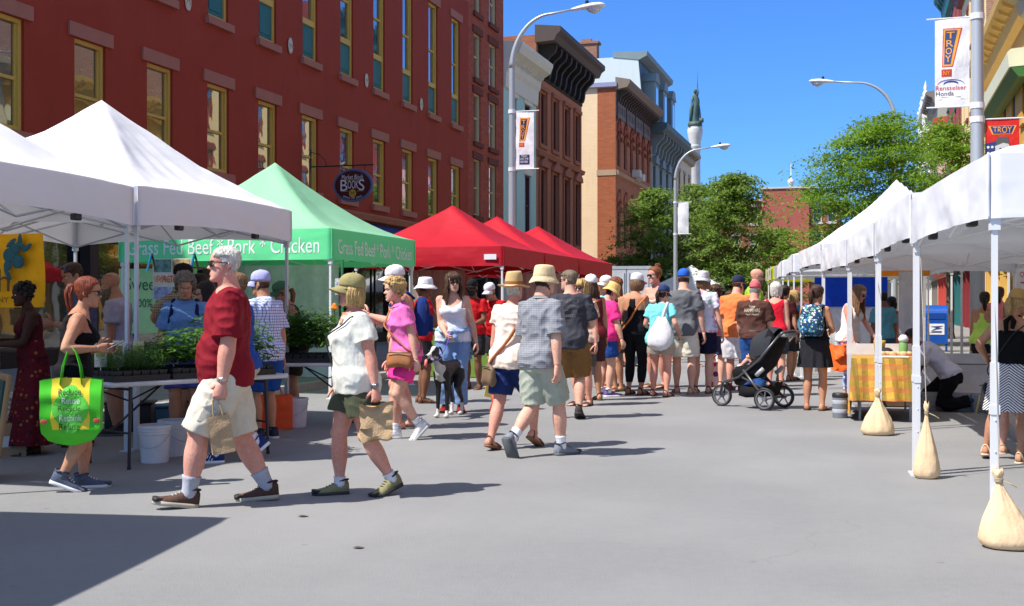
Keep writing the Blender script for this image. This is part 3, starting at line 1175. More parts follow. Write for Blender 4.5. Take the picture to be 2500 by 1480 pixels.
  if style in ('long', 'wavy', 'bob') and 'fringe' in wear:
   for j in range(26):
    x = rnd.uniform(-.26, .26)
    q.tube([f.HT((x*.5, .12, .53)), f.HT((x*.9, .34, .36)), f.HT((x*1.0, .41-x*x, .22)), f.HT((x*1.08, .40-x*x, .09+rnd.uniform(-.03, .03)))], [.03*HH, .045*HH, .04*HH, .006*HH], 5)
  part('hair', q, hairm(hc_), True, False)
 if 'beard' in wear:
  q = MB()
  rg = []
  for z in [-.5+.4*i/18 for i in range(19)]:
   ring = []
   for j in range(40):
    p = head_point(2*PI*j/40, z)
    n = (p-V((0, .05, -.2))).normalized()
    s_ = min(.02-(z+.2-max(0, .12-p.y)*.8), p.y+.02)-(0.12*math.exp(-(p.x/.1)**2-((z+.285)/.035)**2))
    ring.append(f.HT(p+n*lerp(-.05, .04+.02*noise.noise(p*25), sstep(-.03, .03, s_))))
   rg.append(ring)
  q.loft(rg)
  part('beard', q, hairm(HAIR[wear['beard'][0]]), True, False)
 # ---- on the head
 def glasses(up=False, col=(.01, .01, .012), frame=(.012, .012, .014)):
  q = MB()
  T = (lambda p: f.HT(V((p[0]*1.06, p[1]*.96-.10, p[2]+.36+(p[1]-.1)*.1)))) if up else f.HT
  for sd in (-1, 1):
   out_, in_ = [], []
   for k_ in range(14):
    a = 2*PI*k_/14
    c, s_ = math.cos(a), math.sin(a)
    x = sd*.135+math.copysign(abs(c)**.7, c)*.108
    z = .0+math.copysign(abs(s_)**.8, s_)*.078-.008
    y = .412-.55*max(0, abs(x)-.05)**1.6
    out_.append(T((x, y, z))); in_.append(T((x, y-.02, z)))
   q.loft([in_, out_], 0)
   q.tube([T((sd*.225, .372, .05)), T((sd*.30, .25, .045)), T((sd*.325, .0, .035)), T((sd*.32, -.06, .0))], .0125*HH, 5, 1)
  q.tube([T((-.05, .42, .03)), T((0, .435, .035)), T((.05, .42, .03))], .013*HH, 5, 1)
  part('sunglasses', q, [gloss(col, .08), gloss(frame, .3)])
 if 'shades' in wear: glasses(False, *wear['shades'])
 if 'shades_up' in wear: glasses(True, *wear['shades_up'])
 def hat_ring(r, z, n=40, fy=1.0, wav=0.0, tilt=0.0):
  return [f.HT((math.cos(a)*.345*r, -.035+math.sin(a)*.435*r*(fy if math.sin(a) > 0 else 1), z+wav*math.sin(a*3+seed)+wav*.6*math.sin(a*5+seed*2)+tilt*math.sin(a))) for a in [2*PI*j/n for j in range(n)]]
 if 'cap' in wear:
  c1 = wear['cap'][0]
  c2 = wear['cap'][1] if len(wear['cap']) > 1 and wear['cap'][1] else c1
  bk = len(wear['cap']) > 2
  q = MB()
  tlt = -.0
  q.loft([hat_ring(r, z, tilt=t_) for r, z, t_ in ((.97, .13, .02), (1.0, .12, .02), (1.03, .2, .02), (1.02, .32, .01), (.93, .44, 0), (.74, .53, 0), (.46, .585, 0), (.14, .61, 0))])
  q.ball(f.HT((0, -.035, .615)), .03*HH, 8, 6)
  part('cap', q, cloth(c1))
  q = MB()
  rg = []
  sgn = -1 if bk else 1
  for i in range(17):
   u = -1+i/8
   xi, yi = .315*u, .40*math.sqrt(max(0, 1-(u*.93)**2))*.95
   L = .40*math.sqrt(max(0, 1-abs(u)**2.4))+.01
   row = []
   for k_ in range(6):
    v = k_/5
    row.append(V((xi*(1+.05*v), -.04+sgn*(yi+L*v), .17-.10*v-.16*u*u*(.4+.6*v)-.02*v*v)))
   rg.append([f.HT(p) for p in row]+[f.HT(p-V((0, 0, .022))) for p in row[::-1]])
  q.loft(rg)
  part('brim', q, cloth(c2))
 if 'bucket' in wear:
  c1, bw, dr = wear['bucket'][0], wear['bucket'][1] if len(wear['bucket']) > 1 else 1.42, wear['bucket'][2] if len(wear['bucket']) > 2 else .16
  q = MB()
  q.loft([hat_ring(r, z, wav=w_) for r, z, w_ in ((1.0, .13, 0), ((1+bw)/2, .13-dr*.45, .01), (bw, .13-dr, .025), (bw+.015, .145-dr, .025), ((1+bw)/2, .16-dr*.4, .01), (1.04, .18, 0), (1.02, .3, 0), (.97, .46, 0), (.9, .55, 0), (.78, .595, 0), (.4, .62, 0), (.05, .625, 0))], 0, False, True)
  part('sun_hat', q, cloth(c1))
  q = MB()
  q.loft([hat_ring(1.055, .17), hat_ring(1.06, .2), hat_ring(1.05, .26), hat_ring(1.04, .27)], 0, False, False)
  part('hat_band', q, cloth(dark(c1, .88)))
 if 'straw' in wear:
  c1, c2 = wear['straw'][:2]
  q = MB()
  q.loft([hat_ring(r, z, wav=w_, tilt=t_) for r, z, w_, t_ in ((1.0, .13, 0, 0), (1.4, .10, .01, 0), (1.85, .09, .03, -.03), (1.87, .11, .03, -.03), (1.4, .125, .01, 0), (1.05, .16, 0, 0), (1.03, .3, 0, 0), (.97, .5, 0, 0), (.88, .66, 0, .02), (.78, .72, 0, .03), (.6, .70, 0, .0), (.3, .65, 0, 0), (.05, .64, 0, 0))], 0, False, True)
  part('straw_hat', q, straw(c1))
  q = MB()
  q.loft([hat_ring(1.06, .15), hat_ring(1.065, .18), hat_ring(1.05, .29), hat_ring(1.03, .30)], 0, False, False)
  part('hat_band', q, cloth(c2))
 if 'watch' in wear:
  i, c = wear['watch']
  sh, el, wr = f.armj[i]
  q = MB()
  d = (wr-el).normalized()
  q.tube([wr-d*.02, wr-d*.006], [.0195*limb, .0195*limb], 12)
  q.ball(wr-d*.013+V((-1 if i == 0 else 1, 0, 0))*.016, .011, 8, 6)
  part('watch', q, gloss(c, .25, .8))
 return PEOPLE[key]
CURL, THUMB = {}, {}
# ------------------------------------------------------------------ ground
XL, XR = -16.3, 5.5
def wallY(px):
 u = (px-1250)/F
 Z = XL/(u*CT-ST)
 return Z*(u*ST+CT)
def asphalt():
 t = NT('asphalt')
 co = t.co()
 fine = t.noise(160, 3, co)
 mid = t.noise(14, 4, co)
 big = t.noise(.35, 5, co)
 wear = t.noise(1.0, 4, t.scaled((1.6, .16, 1), co))
 c = t.mix(t.ramp(fine, .3, .7), (.192, .192, .194), (.288, .286, .283))
 c = t.mix(t.math('MULTIPLY', t.ramp(mid, .35, .75), .35), c, (.186, .184, .182))
 c = t.mix(t.math('MULTIPLY', t.ramp(big, .42, .62), .75), c, (.285, .282, .278))
 c = t.mix(t.math('MULTIPLY', t.ramp(wear, .5, .75), .3), c, (.215, .21, .21))
 v = t.n('ShaderNodeTexVoronoi', feature='DISTANCE_TO_EDGE')
 v.inputs['Scale'].default_value = .33
 wob = t.n('ShaderNodeVectorMath', operation='ADD')
 t.l(co, wob.inputs[0])
 nz = t.n('ShaderNodeTexNoise')
 nz.inputs['Scale'].default_value = 1.1
 nz.inputs['Detail'].default_value = 6
 t.l(co, nz.inputs['Vector'])
 s2 = t.n('ShaderNodeVectorMath', operation='SCALE')
 t.l(nz.outputs['Color'], s2.inputs[0])
 s2.inputs['Scale'].default_value = 1.6
 t.l(s2.outputs[0], wob.inputs[1])
 t.l(wob.outputs[0], v.inputs['Vector'])
 crack = t.math('MULTIPLY', t.math('LESS_THAN', v.outputs['Distance'], .0028), t.math('GREATER_THAN', t.noise(.25, 2, co), .52))
 c = t.mix(t.math('MULTIPLY', crack, .22), c, (.12, .12, .12))
 spots = t.n('ShaderNodeTexVoronoi')
 spots.inputs['Scale'].default_value = 2.3
 t.l(co, spots.inputs['Vector'])
 gum = t.math('MULTIPLY', t.math('LESS_THAN', spots.outputs['Distance'], .055), t.math('GREATER_THAN', t.xyz(spots.outputs['Color'])[0], .62))
 c = t.mix(t.math('MULTIPLY', gum, .35), c, (.14, .135, .13))
 t.col(c)
 t.p.inputs['Roughness'].default_value = .8
 t.p.inputs['Specular IOR Level'].default_value = .3
 t.bump(t.math('ADD', fine, t.math('MULTIPLY', t.noise(60, 3, co), .6)), .006, .7)
 return t.m
def paving():
 t = NT('paving')
 co = t.co()
 x, y, z = t.xyz(co)[:3]
 fx = t.math('FRACT', t.math('MULTIPLY', x, .66))
 fy = t.math('FRACT', t.math('MULTIPLY', y, .66))
 j = t.math('MAXIMUM', t.math('LESS_THAN', fx, .012), t.math('LESS_THAN', fy, .012))
 c = t.mix(t.ramp(t.noise(1.2, 5, co), .3, .7), (.20, .19, .175), (.28, .27, .25))
 c = t.mix(j, c, (.16, .15, .14))
 t.col(c)
 t.p.inputs['Roughness'].default_value = .85
 t.bump(t.noise(90, 3, co), .004)
 return t.m
g = MB()
g.quad((-400, -60, 0), (400, -60, 0), (400, 600, 0), (-400, 600, 0))
tag(g.build('street', asphalt()), kind='structure')
kerb_m = plain((.36, .345, .32), .8, scale=9, bump=.004)
for nm, poly in (('sidewalk', [(-8.85, -10), (-8.85, 140), (-16.6, 140), (-16.6, -10)]),
    ('sidewalk', [(1.6, -10), (6.2, -10), (6.2, 140), (.25, 140), (.25, 36), (1.6, 34)])):
 g = MB()
 g.prism([(x, y, -.05) for x, y in poly], (0, 0, .17))
 tag(g.build(nm, paving()), kind='structure')
for line in ([(-8.85, -10), (-8.85, 140)], [(1.6, -10), (1.6, 34), (.25, 36), (.25, 140)]):
 g = MB()
 for (x0, y0), (x1, y1) in zip(line, line[1:]):
  s_ = .15 if x0 < 0 else -.15
  g.prism([(x0, y0, -.05), (x1, y1, -.05), (x1+s_, y1, -.05), (x0+s_, y0, -.05)], (0, 0, .172 if x0 < 0 else .1725))
 tag(g.build('kerb', kerb_m), kind='structure')
# a lengthwise patch in the paving of the street, and dead leaves lying on it
for (px, py, s_, lab) in ((740, 1262, .03, 'small curled brown leaf lying on the road near the walking couple'), (876, 1339, .028, 'small dark leaf lying on open road in front of the walkers')):
 g = MB()
 g.grid(lambda u, v: (s_*(u-.5)*2.2, s_*(v-.5)*1.7*math.sin(PI*min(.97, max(0.03, u)))**.7, .004+.03*s_*(v-.5)**2*12+.002*math.sin(u*5)), 10, 6)
 o = g.build('fallen_leaf', plain((.10, .075, .05), .8), None, True)
 o.location = spot(px, py)
 o.rotation_euler = (0, 0, random.uniform(0, 1))
 tag(o, lab, 'leaf')
# ------------------------------------------------------------------ buildings
GLASS = pane_mat()
def facade(root, P, U, Nn, width, height, wins, mat, thick=.32, name='wall', z0=0):
 """wall slab with real openings. P origin (world), U along, Nn outward; wins: (u0, u1, z0, z1)"""
 U, Nn, P = V(U), V(Nn), V(P)
 us = sorted({0, width}|{w[0] for w in wins}|{w[1] for w in wins})
 zs = sorted({z0, height}|{w[2] for w in wins}|{w[3] for w in wins})
 T = lambda u, z, d=0: P+U*u+V((0, 0, z))-Nn*d
 g = MB()
 def hole(u, z): return any(w[0]-1e-6 < u < w[1]+1e-6 and w[2]-1e-6 < z < w[3]+1e-6 for w in wins)
 for i in range(len(us)-1):
  run = None
  for j in range(len(zs)-1):
   if not hole((us[i]+us[i+1])/2, (zs[j]+zs[j+1])/2):
    g.quad(T(us[i], zs[j]), T(us[i+1], zs[j]), T(us[i+1], zs[j+1]), T(us[i], zs[j+1]))
 for a, b, c, d in [w[:4] for w in wins]:
  for p, q in (((a, c), (b, c)), ((b, c), (b, d)), ((b, d), (a, d)), ((a, d), (a, c))):
   g.quad(T(*p), T(*q), T(*q, thick), T(*p, thick))
 ob = g.build(name, mat, root, fix=False)
 bm = bmesh.new()
 bm.from_mesh(ob.data)
 bmesh.ops.remove_doubles(bm, verts=bm.verts[:], dist=1e-4)
 bm.to_mesh(ob.data)
 bm.free()
 return T
def sash_window(root, T, U, Nn, u0, u1, z0, z1, frame_m, d=.14, fw=.09, rail=.5, lintel=None, sill=None, lm=None, glass=None, panel=None, mull=0, arch=False):
 """window (glass) with its frame, sill, lintel and panel as sub-parts, set back in its opening"""
 U, Nn = V(U), V(Nn)
 M = Matrix((U, Nn, V((0, 0, 1)))).transposed()
 c = T((u0+u1)/2, (z0+z1)/2, d)
 w, h = u1-u0, z1-z0
 g = MB()
 o = link('window', None, root) if False else None
 def at(x, z, out): return M @ V((x, out, z))
 g.box(M @ V((0, -.02, 0)), (w-.004, .012, h-.004), M)
 win = g.build('window', glass or GLASS, root)
 win.location = c
 f = MB()
 W2, H2 = w/2-.003, h/2-.003
 for sx in (-1, 1): f.box(at(sx*(W2-fw/2), 0, .03), (fw, .09, 2*H2), M)
 f.box(at(0, H2-fw/2, .028), (2*W2-2*fw, .086, fw), M)
 f.box(at(0, -H2+fw*.6, .028), (2*W2-2*fw, .086, fw*1.2), M)
 s_ = fw*.62
 x2 = W2-fw
 for sx in (-1, 1): f.box(at(sx*(x2-s_/2), 0, .0), (s_, .05, 2*H2-2.2*fw), M)
 zr = -H2+2*H2*rail
 f.box(at(0, zr, .004), (2*x2-2*s_, .058, .07), M)
 for k in range(mull): f.box(at(-x2+2*x2*(k+1)/(mull+1), 0, -.004), (.035, .03, 2*H2-2.2*fw), M)
 fr = f.build('window_frame', frame_m, win)
 if panel:
  q = MB()
  zp0, zp1 = -H2+fw*1.5, -H2+fw*1.5+panel[0]
  q.box(at(0, (zp0+zp1)/2, .012), (2*x2-.01, .03, zp1-zp0), M)
  q.box(at(0, (zp0+zp1)/2, .032), (2*x2-.22, .03, zp1-zp0-.22), M)
  q.build('panel', panel[1], win)
  q = MB()
  q.box(at(0, zp1+.09, .035), (2*W2-2*fw, .10, .18), M)
  q.build('cross_rail', frame_m, win)
 if lintel:
  q = MB()
  q.box(at(0, h/2+lintel/2+.002, d+.012), (w+.44, .09, lintel), M)
  q.build('lintel', lm, win)
 if sill:
  q = MB()
  q.box(at(0, -h/2-sill/2-.002, d+.035), (w+.30, .16, sill), M)
  q.build('sill', lm, win)
 return win
def box_rest(root, x0, x1, y0, y1, h, mat, skip, roof_m, z0=0):
 """the other sides of a building's box and its roof"""
 g = MB()
 if skip != 'x1': g.quad((x1, y0, z0), (x1, y1, z0), (x1, y1, h), (x1, y0, h))
 if skip != 'x0': g.quad((x0, y0, z0), (x0, y1, z0), (x0, y1, h), (x0, y0, h))
 if 'y0' not in skip: g.quad((x0, y0, z0), (x1, y0, z0), (x1, y0, h), (x0, y0, h))
 g.quad((x0, y1, z0), (x1, y1, z0), (x1, y1, h), (x0, y1, h))
 g.build('side_wall', mat, root)
 g = MB()
 g.bx(x0+.02, x1-.02, y0+.02, y1-.02, h-.25, h-.12)
 g.build('roof', roof_m, root)
ROOF = plain((.09, .09, .095), .9)
def cornice(root, name, X, sx, y0, y1, prof, mat):
 """moulding along the street; prof: (outward, z) outline"""
 g = MB()
 g.prism([(X+sx*a, y0, z) for a, z in prof], (0, y1-y0, 0))
 return g.build(name, mat, root)
def brackets(root, X, sx, y0, y1, n, out, z0, z1, w, mat):
 for i in range(n):
  y = lerp(y0, y1, (i+.5)/n)
  g = MB()
  h = z1-z0
  g.prism([(X+sx*a*out, y-w/2, z0+h*b) for a, b in ((.01, 0), (.22, .02), (.30, .16), (.36, .42), (.6, .6), (.92, .74), (1, .86), (1, 1), (.01, 1))], (0, w, 0))
  g.build('bracket', mat, root)
LINTEL = paint(lin(168, 112, 96), .8, .2)
YEL = paint(lin(206, 172, 84), .5, .15)
def shopfront(root, T, U, Nn, width, h, trim, glass, bays, base=.45, door_at=None, sub=None):
 """ground-floor shop windows: piers, glass bays, a base panel and a door, all set in an opening"""
 U, Nn = V(U), V(Nn)
 M = Matrix((U, Nn, V((0, 0, 1)))).transposed()
 g = MB()
 g.box(T(width/2, h/2, .30), (width, .02, h), M)
 sh = g.build('shop_window', glass, root)
 for i in range(bays+1):
  g = MB()
  u = width*i/bays
  g.box(T(min(width-.16, max(.16, u)), h/2, .12), (.30, .26, h), M)
  g.box(T(min(width-.16, max(.16, u)), .2, .09), (.38, .32, .4), M)
  g.box(T(min(width-.16, max(.16, u)), h-.2, .09), (.38, .32, .3), M)
  g.build('pier', trim, root)
 for i in range(bays):
  if i == door_at: continue
  g = MB()
  a, b = width*i/bays+.16, width*(i+1)/bays-.16
  g.box(T((a+b)/2, base/2, .2), (b-a, .12, base), M)
  g.box(T((a+b)/2, h*.76, .2), (b-a, .08, .09), M)
  g.box(T((a+b)/2, h*.5, .22), (.06, .06, h), M)
  g.build('shop_frame', sub or trim, root)
 if door_at is not None:
  a, b = width*door_at/bays+.16, width*(door_at+1)/bays-.16
  g = MB()
  g.box(T((a+b)/2-.5, 1.15, .24), (.12, .08, 2.3), M); g.box(T((a+b)/2+.5, 1.15, .24), (.12, .08, 2.3), M)
  g.box(T((a+b)/2, 2.25, .24), (.88, .08, .12), M); g.box(T((a+b)/2, .2, .24), (.88, .08, .4), M)
  g.box(T((a+b)/2+.4, 1.05, .19), (.03, .05, .3), M)
  g.build('door', sub or trim, root)
UX, NX = V((0, 1, 0)), V((1, 0, 0))
# --- the maroon building
yA, yB = 4.0, wallY(1143)
b = thing('maroon_building', 'long maroon painted building with yellow window frames and a book shop sign', 'building', (0, 0, 0))
maroon = paint(lin(152, 55, 34), .75, .35)
wins = []
starts = [wallY(p) for p in (182, 347, 500, 627, 741, 831, 913, 982, 1047, 1102)]
pitch = (starts[-1]-starts[0])/9
ys = [starts[0]+pitch*i for i in range(-3, 10)]
up = [(y-yA, y-yA+1.08, 4.87, 7.15) for y in ys]
up3 = [(y-yA+.04, y-yA+1.04, 8.85, 13.2) for y in ys]
T = facade(b, (XL, yA, 0), UX, NX, yB-yA, 14.35, up+up3+[(.6, yB-yA-.6, 0.0, 3.75)], maroon)
teal = paint(lin(30, 110, 112), .45, .15)
for i, w in enumerate(up): sash_window(b, T, UX, NX, *w, YEL, rail=.47, lintel=.3, sill=.2, lm=LINTEL)
for w in up3: sash_window(b, T, UX, NX, *w, YEL, rail=.58, lintel=.3, sill=.2, lm=LINTEL, panel=(.95, teal))
box_rest(b, XL-14, XL-.0, yA, yB, 14.33, maroon, 'x1', ROOF)
T2 = lambda u, z, d=0: V((XL, yA+.6+u, z))-NX*d
shopfront(b, T2, UX, NX, yB-yA-1.2, 3.75, paint(lin(52, 44, 40), .6, .3), pane_mat((.012, .014, .016), .14), 12, door_at=6, sub=paint(lin(40, 34, 32), .5))
cornice(b, 'ledge', XL, 1, yA+.3, yB-.3, [(.004, 4.22), (.22, 4.25), (.26, 4.42), (.18, 4.5), (.004, 4.54)], paint(lin(160, 98, 70), .7, .4))
g = MB()
ya, yb = wallY(655), wallY(1045)
g.grid(lambda u, v: (XL+.05+1.25*v, ya+(yb-ya)*u, 4.2-1.0*v-.05*math.sin(v*PI)*abs(math.sin(u*PI*9))), 90, 8)
g.grid(lambda u, v: (XL+1.3+.01*math.sin(u*60), ya+(yb-ya)*u, 3.2-.28*v), 90, 2)
g.build('awning', cloth(lin(58, 66, 128), rough=.8), b, True)
for px, py in ((457, 4), (707, 112), (893, 197), (1027, 255)):
 y = wallY(px)
 u = (px-1250)/F
 z = high(py, XL/(u*CT-ST))
 g = MB()
 g.ball((XL+.03, y, z), .2, 14, 8, sc=(.16, .72, 1.25))
 g.tube([(XL+.07, y-.09, z), (XL+.075, y, z+.05), (XL+.07, y+.07, z-.06)], .02, 6)
 g.build('wall_anchor', plain(lin(205, 198, 180), .7), b, True)
y, z = wallY(402), 4.98
g = MB()
g.ball((XL+.16, y, z), .13, 12, 8, sc=(.8, .9, 1.0)); g.tube([(XL+.0, y, z+.05), (XL+.1, y, z+.02)], .03)
g.build('wall_lamp', plain(lin(200, 205, 215), .4), b, True)
# hanging oval book-shop sign
yS = wallY(845)
zs_ = 5.37
yS, zs_ = 32.5, 4.97
sg = thing('hanging_sign', 'oval maroon book shop sign hanging from an iron bracket on the maroon wall', 'sign', (XL+1.62, yS, zs_))
sg.scale = (.87, .87, .9)
def ovalring(rx, rz, y, n=48): return [V((rx*math.cos(2*PI*k/n), y, rz*math.sin(2*PI*k/n))) for k in range(n)]
g = MB(); g.loft([ovalring(.73, .55, -.05), ovalring(.74, .56, 0), ovalring(.73, .55, .05)]); g.build('board_rim', plain(lin(92, 108, 140), .5), sg)
g = MB(); g.loft([ovalring(.66, .48, -.058), ovalring(.66, .48, -.03)]); g.build('board', plain(lin(72, 20, 16), .5), sg)
g = MB()
text_on(g, 'Market Block', (0, -.06, .27), (1, 0, 0), (0, 0, 1), .155, .80)
text_on(g, 'B', (-.32, -.06, .0), (1, 0, 0), (0, 0, 1), .36, .26)
text_on(g, 'OOK', (.02, -.06, .02), (1, 0, 0), (0, 0, 1), .27, .40)
text_on(g, 'S', (.33, -.06, .0), (1, 0, 0), (0, 0, 1), .36, .22)
g.build('lettering', plain(lin(225, 225, 220), .5), sg)
g = MB()
for k, ch in enumerate('BROWSE OUR BOOKS'):
 a = R(-122+64*k/15)
 if ch == ' ':
  g.build('tagline_lettering', plain(lin(225, 225, 220), .5), sg)
  g = MB()
 else: text_on(g, ch, (.61*math.cos(a)*1.0, -.06, .43*math.sin(a)), (math.cos(a+PI/2), 0, math.sin(a+PI/2)), (-math.cos(a), 0, -math.sin(a)), .055)
g.build('tagline_lettering', plain(lin(225, 225, 220), .5), sg)
g = MB()
g.loft([ovalring(.13, .13, -.064, 24), ovalring(.13, .13, -.05, 24)])
for v in g.v: pass
g.v = [(x, y, z-.27) for x, y, z in g.v]
g.bx(-.42, .42, -.062, -.05, .165, .18)
for sx in (-1, 1): g.bx(sx*.16, sx*.42, -.062, -.05, -.205, -.19)
g.build('emblem', plain(lin(205, 168, 50), .5), sg)
g = MB(); text_on(g, 'M', (0, -.066, -.27), (1, 0, 0), (0, 0, 1), .14); g.build('emblem_letter', plain((.02, .02, .02)), sg)
g = MB()
g.tube([(-1.6, 0, .66), (.75, 0, .66)], .022, 8); g.tube([(-1.6, 0, 1.25), (-1.6, 0, .45)], .022, 8)
g.tube([(-1.6, 0, 1.15), (-1.25, 0, 1.05), (-1.05, 0, .85), (-1.0, 0, .66)], .014, 6)
for x in (-.42, .42): g.tube([(x, 0, .66), (x, 0, .45)], .012, 6)
g.build('iron_bracket', plain((.02, .02, .022), .5), sg)
# --- the narrow brick building
yC = wallY(1229)
b = thing('brick_building', 'narrow tall red brick building with dark sash windows beside the maroon one', 'building')
bk = brickm(lin(186, 94, 72), lin(162, 78, 60), lin(140, 92, 76), 'x', 1.6, .03)
wins = [(wallY(1157)-yB, wallY(1173)-yB, a, c) for a, c in ((5.3, 7.75), (8.5, 10.6), (11.25, 13.2), (14.1, 16.0))]+[(wallY(1194)-yB, wallY(1211)-yB, a, c) for a, c in ((5.3, 7.75), (8.5, 10.6), (11.25, 13.2), (14.1, 16.0))]
T = facade(b, (XL, yB+.01, 0), UX, NX, yC-yB-.02, 18.5, wins+[(.5, yC-yB-.5, 0, 3.4)], bk)
for w in wins: sash_window(b, T, UX, NX, *w, paint(lin(196, 178, 140), .6), fw=.07, sill=.2, lintel=.3, lm=paint(lin(110, 58, 46), .8))
box_rest(b, XL-14, XL, yB+.01, yC-.01, 18.48, brickm(lin(150, 72, 56), lin(128, 58, 46), lin(120, 84, 70), 'y', 1.2), 'x1', ROOF)
shopfront(b, lambda u, z, d=0: V((XL, yB+.5+u, z))-NX*d, UX, NX, yC-yB-1, 3.4, paint(lin(60, 50, 46)), GLASS, 2, door_at=1)
g = MB()
for k in range(9):
 g.bx(XL, XL+.022, yB+.02, yC-.02, 16.4+k*.22, 16.48+k*.22)
g.build('string_course', bk, b)
# --- the pale blue building
yD = wallY(1309)
b = thing('pale_blue_building', 'pale blue building with a heavy cream cornice between brick and brownstone', 'building')
pb = paint(lin(178, 216, 212), .6, .2)
cream = paint(lin(226, 222, 208), .6, .25)
wins = []
for px in (1246, 1281):
 y0 = wallY(px)-yC
 for a, c in ((4.9, 7.9), (9.1, 11.4)): wins.append((y0, y0+1.05, a, c))
T = facade(b, (XL, yC+.01, 0), UX, NX, yD-yC-.02, 12.0, wins+[(.4, yD-yC-.4, 0, 3.4)], pb)
for w in wins: sash_window(b, T, UX, NX, *w, paint(lin(84, 40, 40), .5), fw=.08, sill=.16, lintel=.34, lm=cream)
box_rest(b, XL-14, XL, yC+.01, yD-.01, 13.3, brickm(lin(150, 90, 70), lin(135, 76, 58), lin(140, 110, 95), 'y'), 'x1', ROOF)
cornice(b, 'cornice', XL, 1, yC+.01, yD-.01, [(.0, 11.6), (.10, 11.62), (.14, 12.3), (.25, 12.5), (.3, 12.95), (.75, 13.2), (.9, 13.55), (.9, 13.7), (.0, 13.75)], cream)
brackets(b, XL, 1, yC+.2, yD-.2, 12, .5, 12.5, 12.95, .12, cream)
shopfront(b, lambda u, z, d=0: V((XL, yC+.4+u, z))-NX*d, UX, NX, yD-yC-.8, 3.4, cream, GLASS, 2, door_at=0)
# --- the brownstone
yE = wallY(1420)
b = thing('brownstone_building', 'brownstone building with hooded windows and a dark bracketed cornice', 'building')
bs = paint(lin(180, 120, 92), .8, .35)
dkb = paint(lin(84, 72, 68), .6, .3)
hood = paint(lin(164, 106, 82), .8, .3)
wins = []
n = 4
for i in range(n):
 c = (i+.5)*(yE-yD)/n
 for a, d_ in ((4.9, 8.5), (9.8, 12.5)): wins.append((c-.6, c+.6, a, d_))
T = facade(b, (XL, yD+.01, 0), UX, NX, yE-yD-.02, 15.0, wins+[(.4, yE-yD-.4, 0, 3.5)], bs)
for w in wins:
 win = sash_window(b, T, UX, NX, *w, paint(lin(78, 34, 34), .5), fw=.16, d=.2, sill=.2, lm=hood)
 y0, y1, z1 = yD+w[0], yD+w[1], w[3]
 g = MB()
 ym = (y0+y1)/2
 if z1 < 9: g.prism([(XL+.006, y0-.25, z1+.12), (XL+.006, y1+.25, z1+.12), (XL+.006, y1+.2, z1+.34), (XL+.006, ym, z1+.72), (XL+.006, y0-.2, z1+.34)], (.2, 0, 0))
 else: g.bx(XL+.006, XL+.16, y0-.2, y1+.2, z1+.1, z1+.32)
 for y in (y0-.11, y1+.11): g.bx(XL+.005, XL+.09, y-.09, y+.09, w[2]-.2, z1+.1)
 o = g.build('window_hood', hood, win)
 o.location = -win.location
cornice(b, 'sill_course', XL, 1, yD+.02, yE-.02, [(.004, 9.1), (.18, 9.15), (.24, 9.35), (.004, 9.45)], hood)
cornice(b, 'cornice', XL, 1, yD-.25, yE+.35, [(.0, 14.85), (1.0, 14.9), (1.15, 15.2), (1.35, 15.35), (1.35, 15.6), (.0, 15.75)], dkb)
cornice(b, 'frieze', XL, 1, yD+.02, yE-.02, [(.002, 13.2), (.06, 13.22), (.07, 14.85), (.002, 14.85)], plain((.035, .032, .03), .8))
brackets(b, XL+.07, 1, yD+.1, yE-.1, 9, .85, 13.3, 14.85, .28, plain(lin(48, 42, 40), .7))
cornice(b, 'shop_cornice', XL, 1, yD, yE, [(.0, 3.6), (.3, 3.65), (.75, 4.05), (.75, 4.2), (.0, 4.35)], dkb)
bx_ = brickm(lin(168, 104, 78), lin(150, 88, 66), lin(170, 140, 120), 'y')
box_rest(b, XL-14, XL, yD+.01, yE-.01, 15.3, bx_, 'x1', ROOF)
shopfront(b, lambda u, z, d=0: V((XL, yD+.4+u, z))-NX*d, UX, NX, yE-yD-.8, 3.5, dkb, GLASS, 3, door_at=1)
# --- the tan corner building with arched windows
yF, yG = wallY(1503), wallY(1589)
b = thing('arched_window_building', 'orange brick building with arched windows and a sunlit tan side wall', 'building')
ob_ = brickm(lin(190, 132, 104), lin(176, 118, 92), lin(150, 110, 85), 'x', 1.5)
wins = []
n = 6
for i in range(n):
 c = (i+.5)*(yG-yF)/n
 wins += [(c-.55, c+.55, 10.9, 13.4), (c-.55, c+.55, 5.4, 8.6)]
T = facade(b, (XL, yF, 0), UX, NX, yG-yF, 16.2, wins+[(.5, yG-yF-.5, 0, 3.9)], ob_)
stone = paint(lin(176, 150, 122), .8, .3)
for w in wins:
 win = sash_window(b, T, UX, NX, *w, paint(lin(92, 44, 36), .5), fw=.1, d=.22)
 g = MB()
 ym, r_ = yF+(w[0]+w[1])/2, .55
 arch = [(XL+.004, ym+math.cos(PI*k/12)*(r_+.2), w[3]-.2+math.sin(PI*k/12)*(r_+.25)) for k in range(13)]+[(XL+.004, ym-math.cos(PI*k/12)*.56, w[3]-.2+math.sin(PI*k/12)*.3) for k in range(13)]
 g.prism(arch, (.1, 0, 0))
 g.bx(XL+.004, XL+.16, ym-.1, ym+.1, w[3]+.25, w[3]+.75)
 g.bx(XL+.004, XL+.12, ym-.75, ym-.55, w[3]-.75, w[3]-.45); g.bx(XL+.004, XL+.12, ym+.55, ym+.75, w[3]-.75, w[3]-.45)
 o = g.build('window_arch', hood if w[3] < 9 else paint(lin(150, 76, 50), .8), win)
 o.location = -win.location
cornice(b, 'belt_course', XL, 1, yF, yG, [(.0, 10.2), (.18, 10.25), (.2, 10.5), (.0, 10.6)], stone)
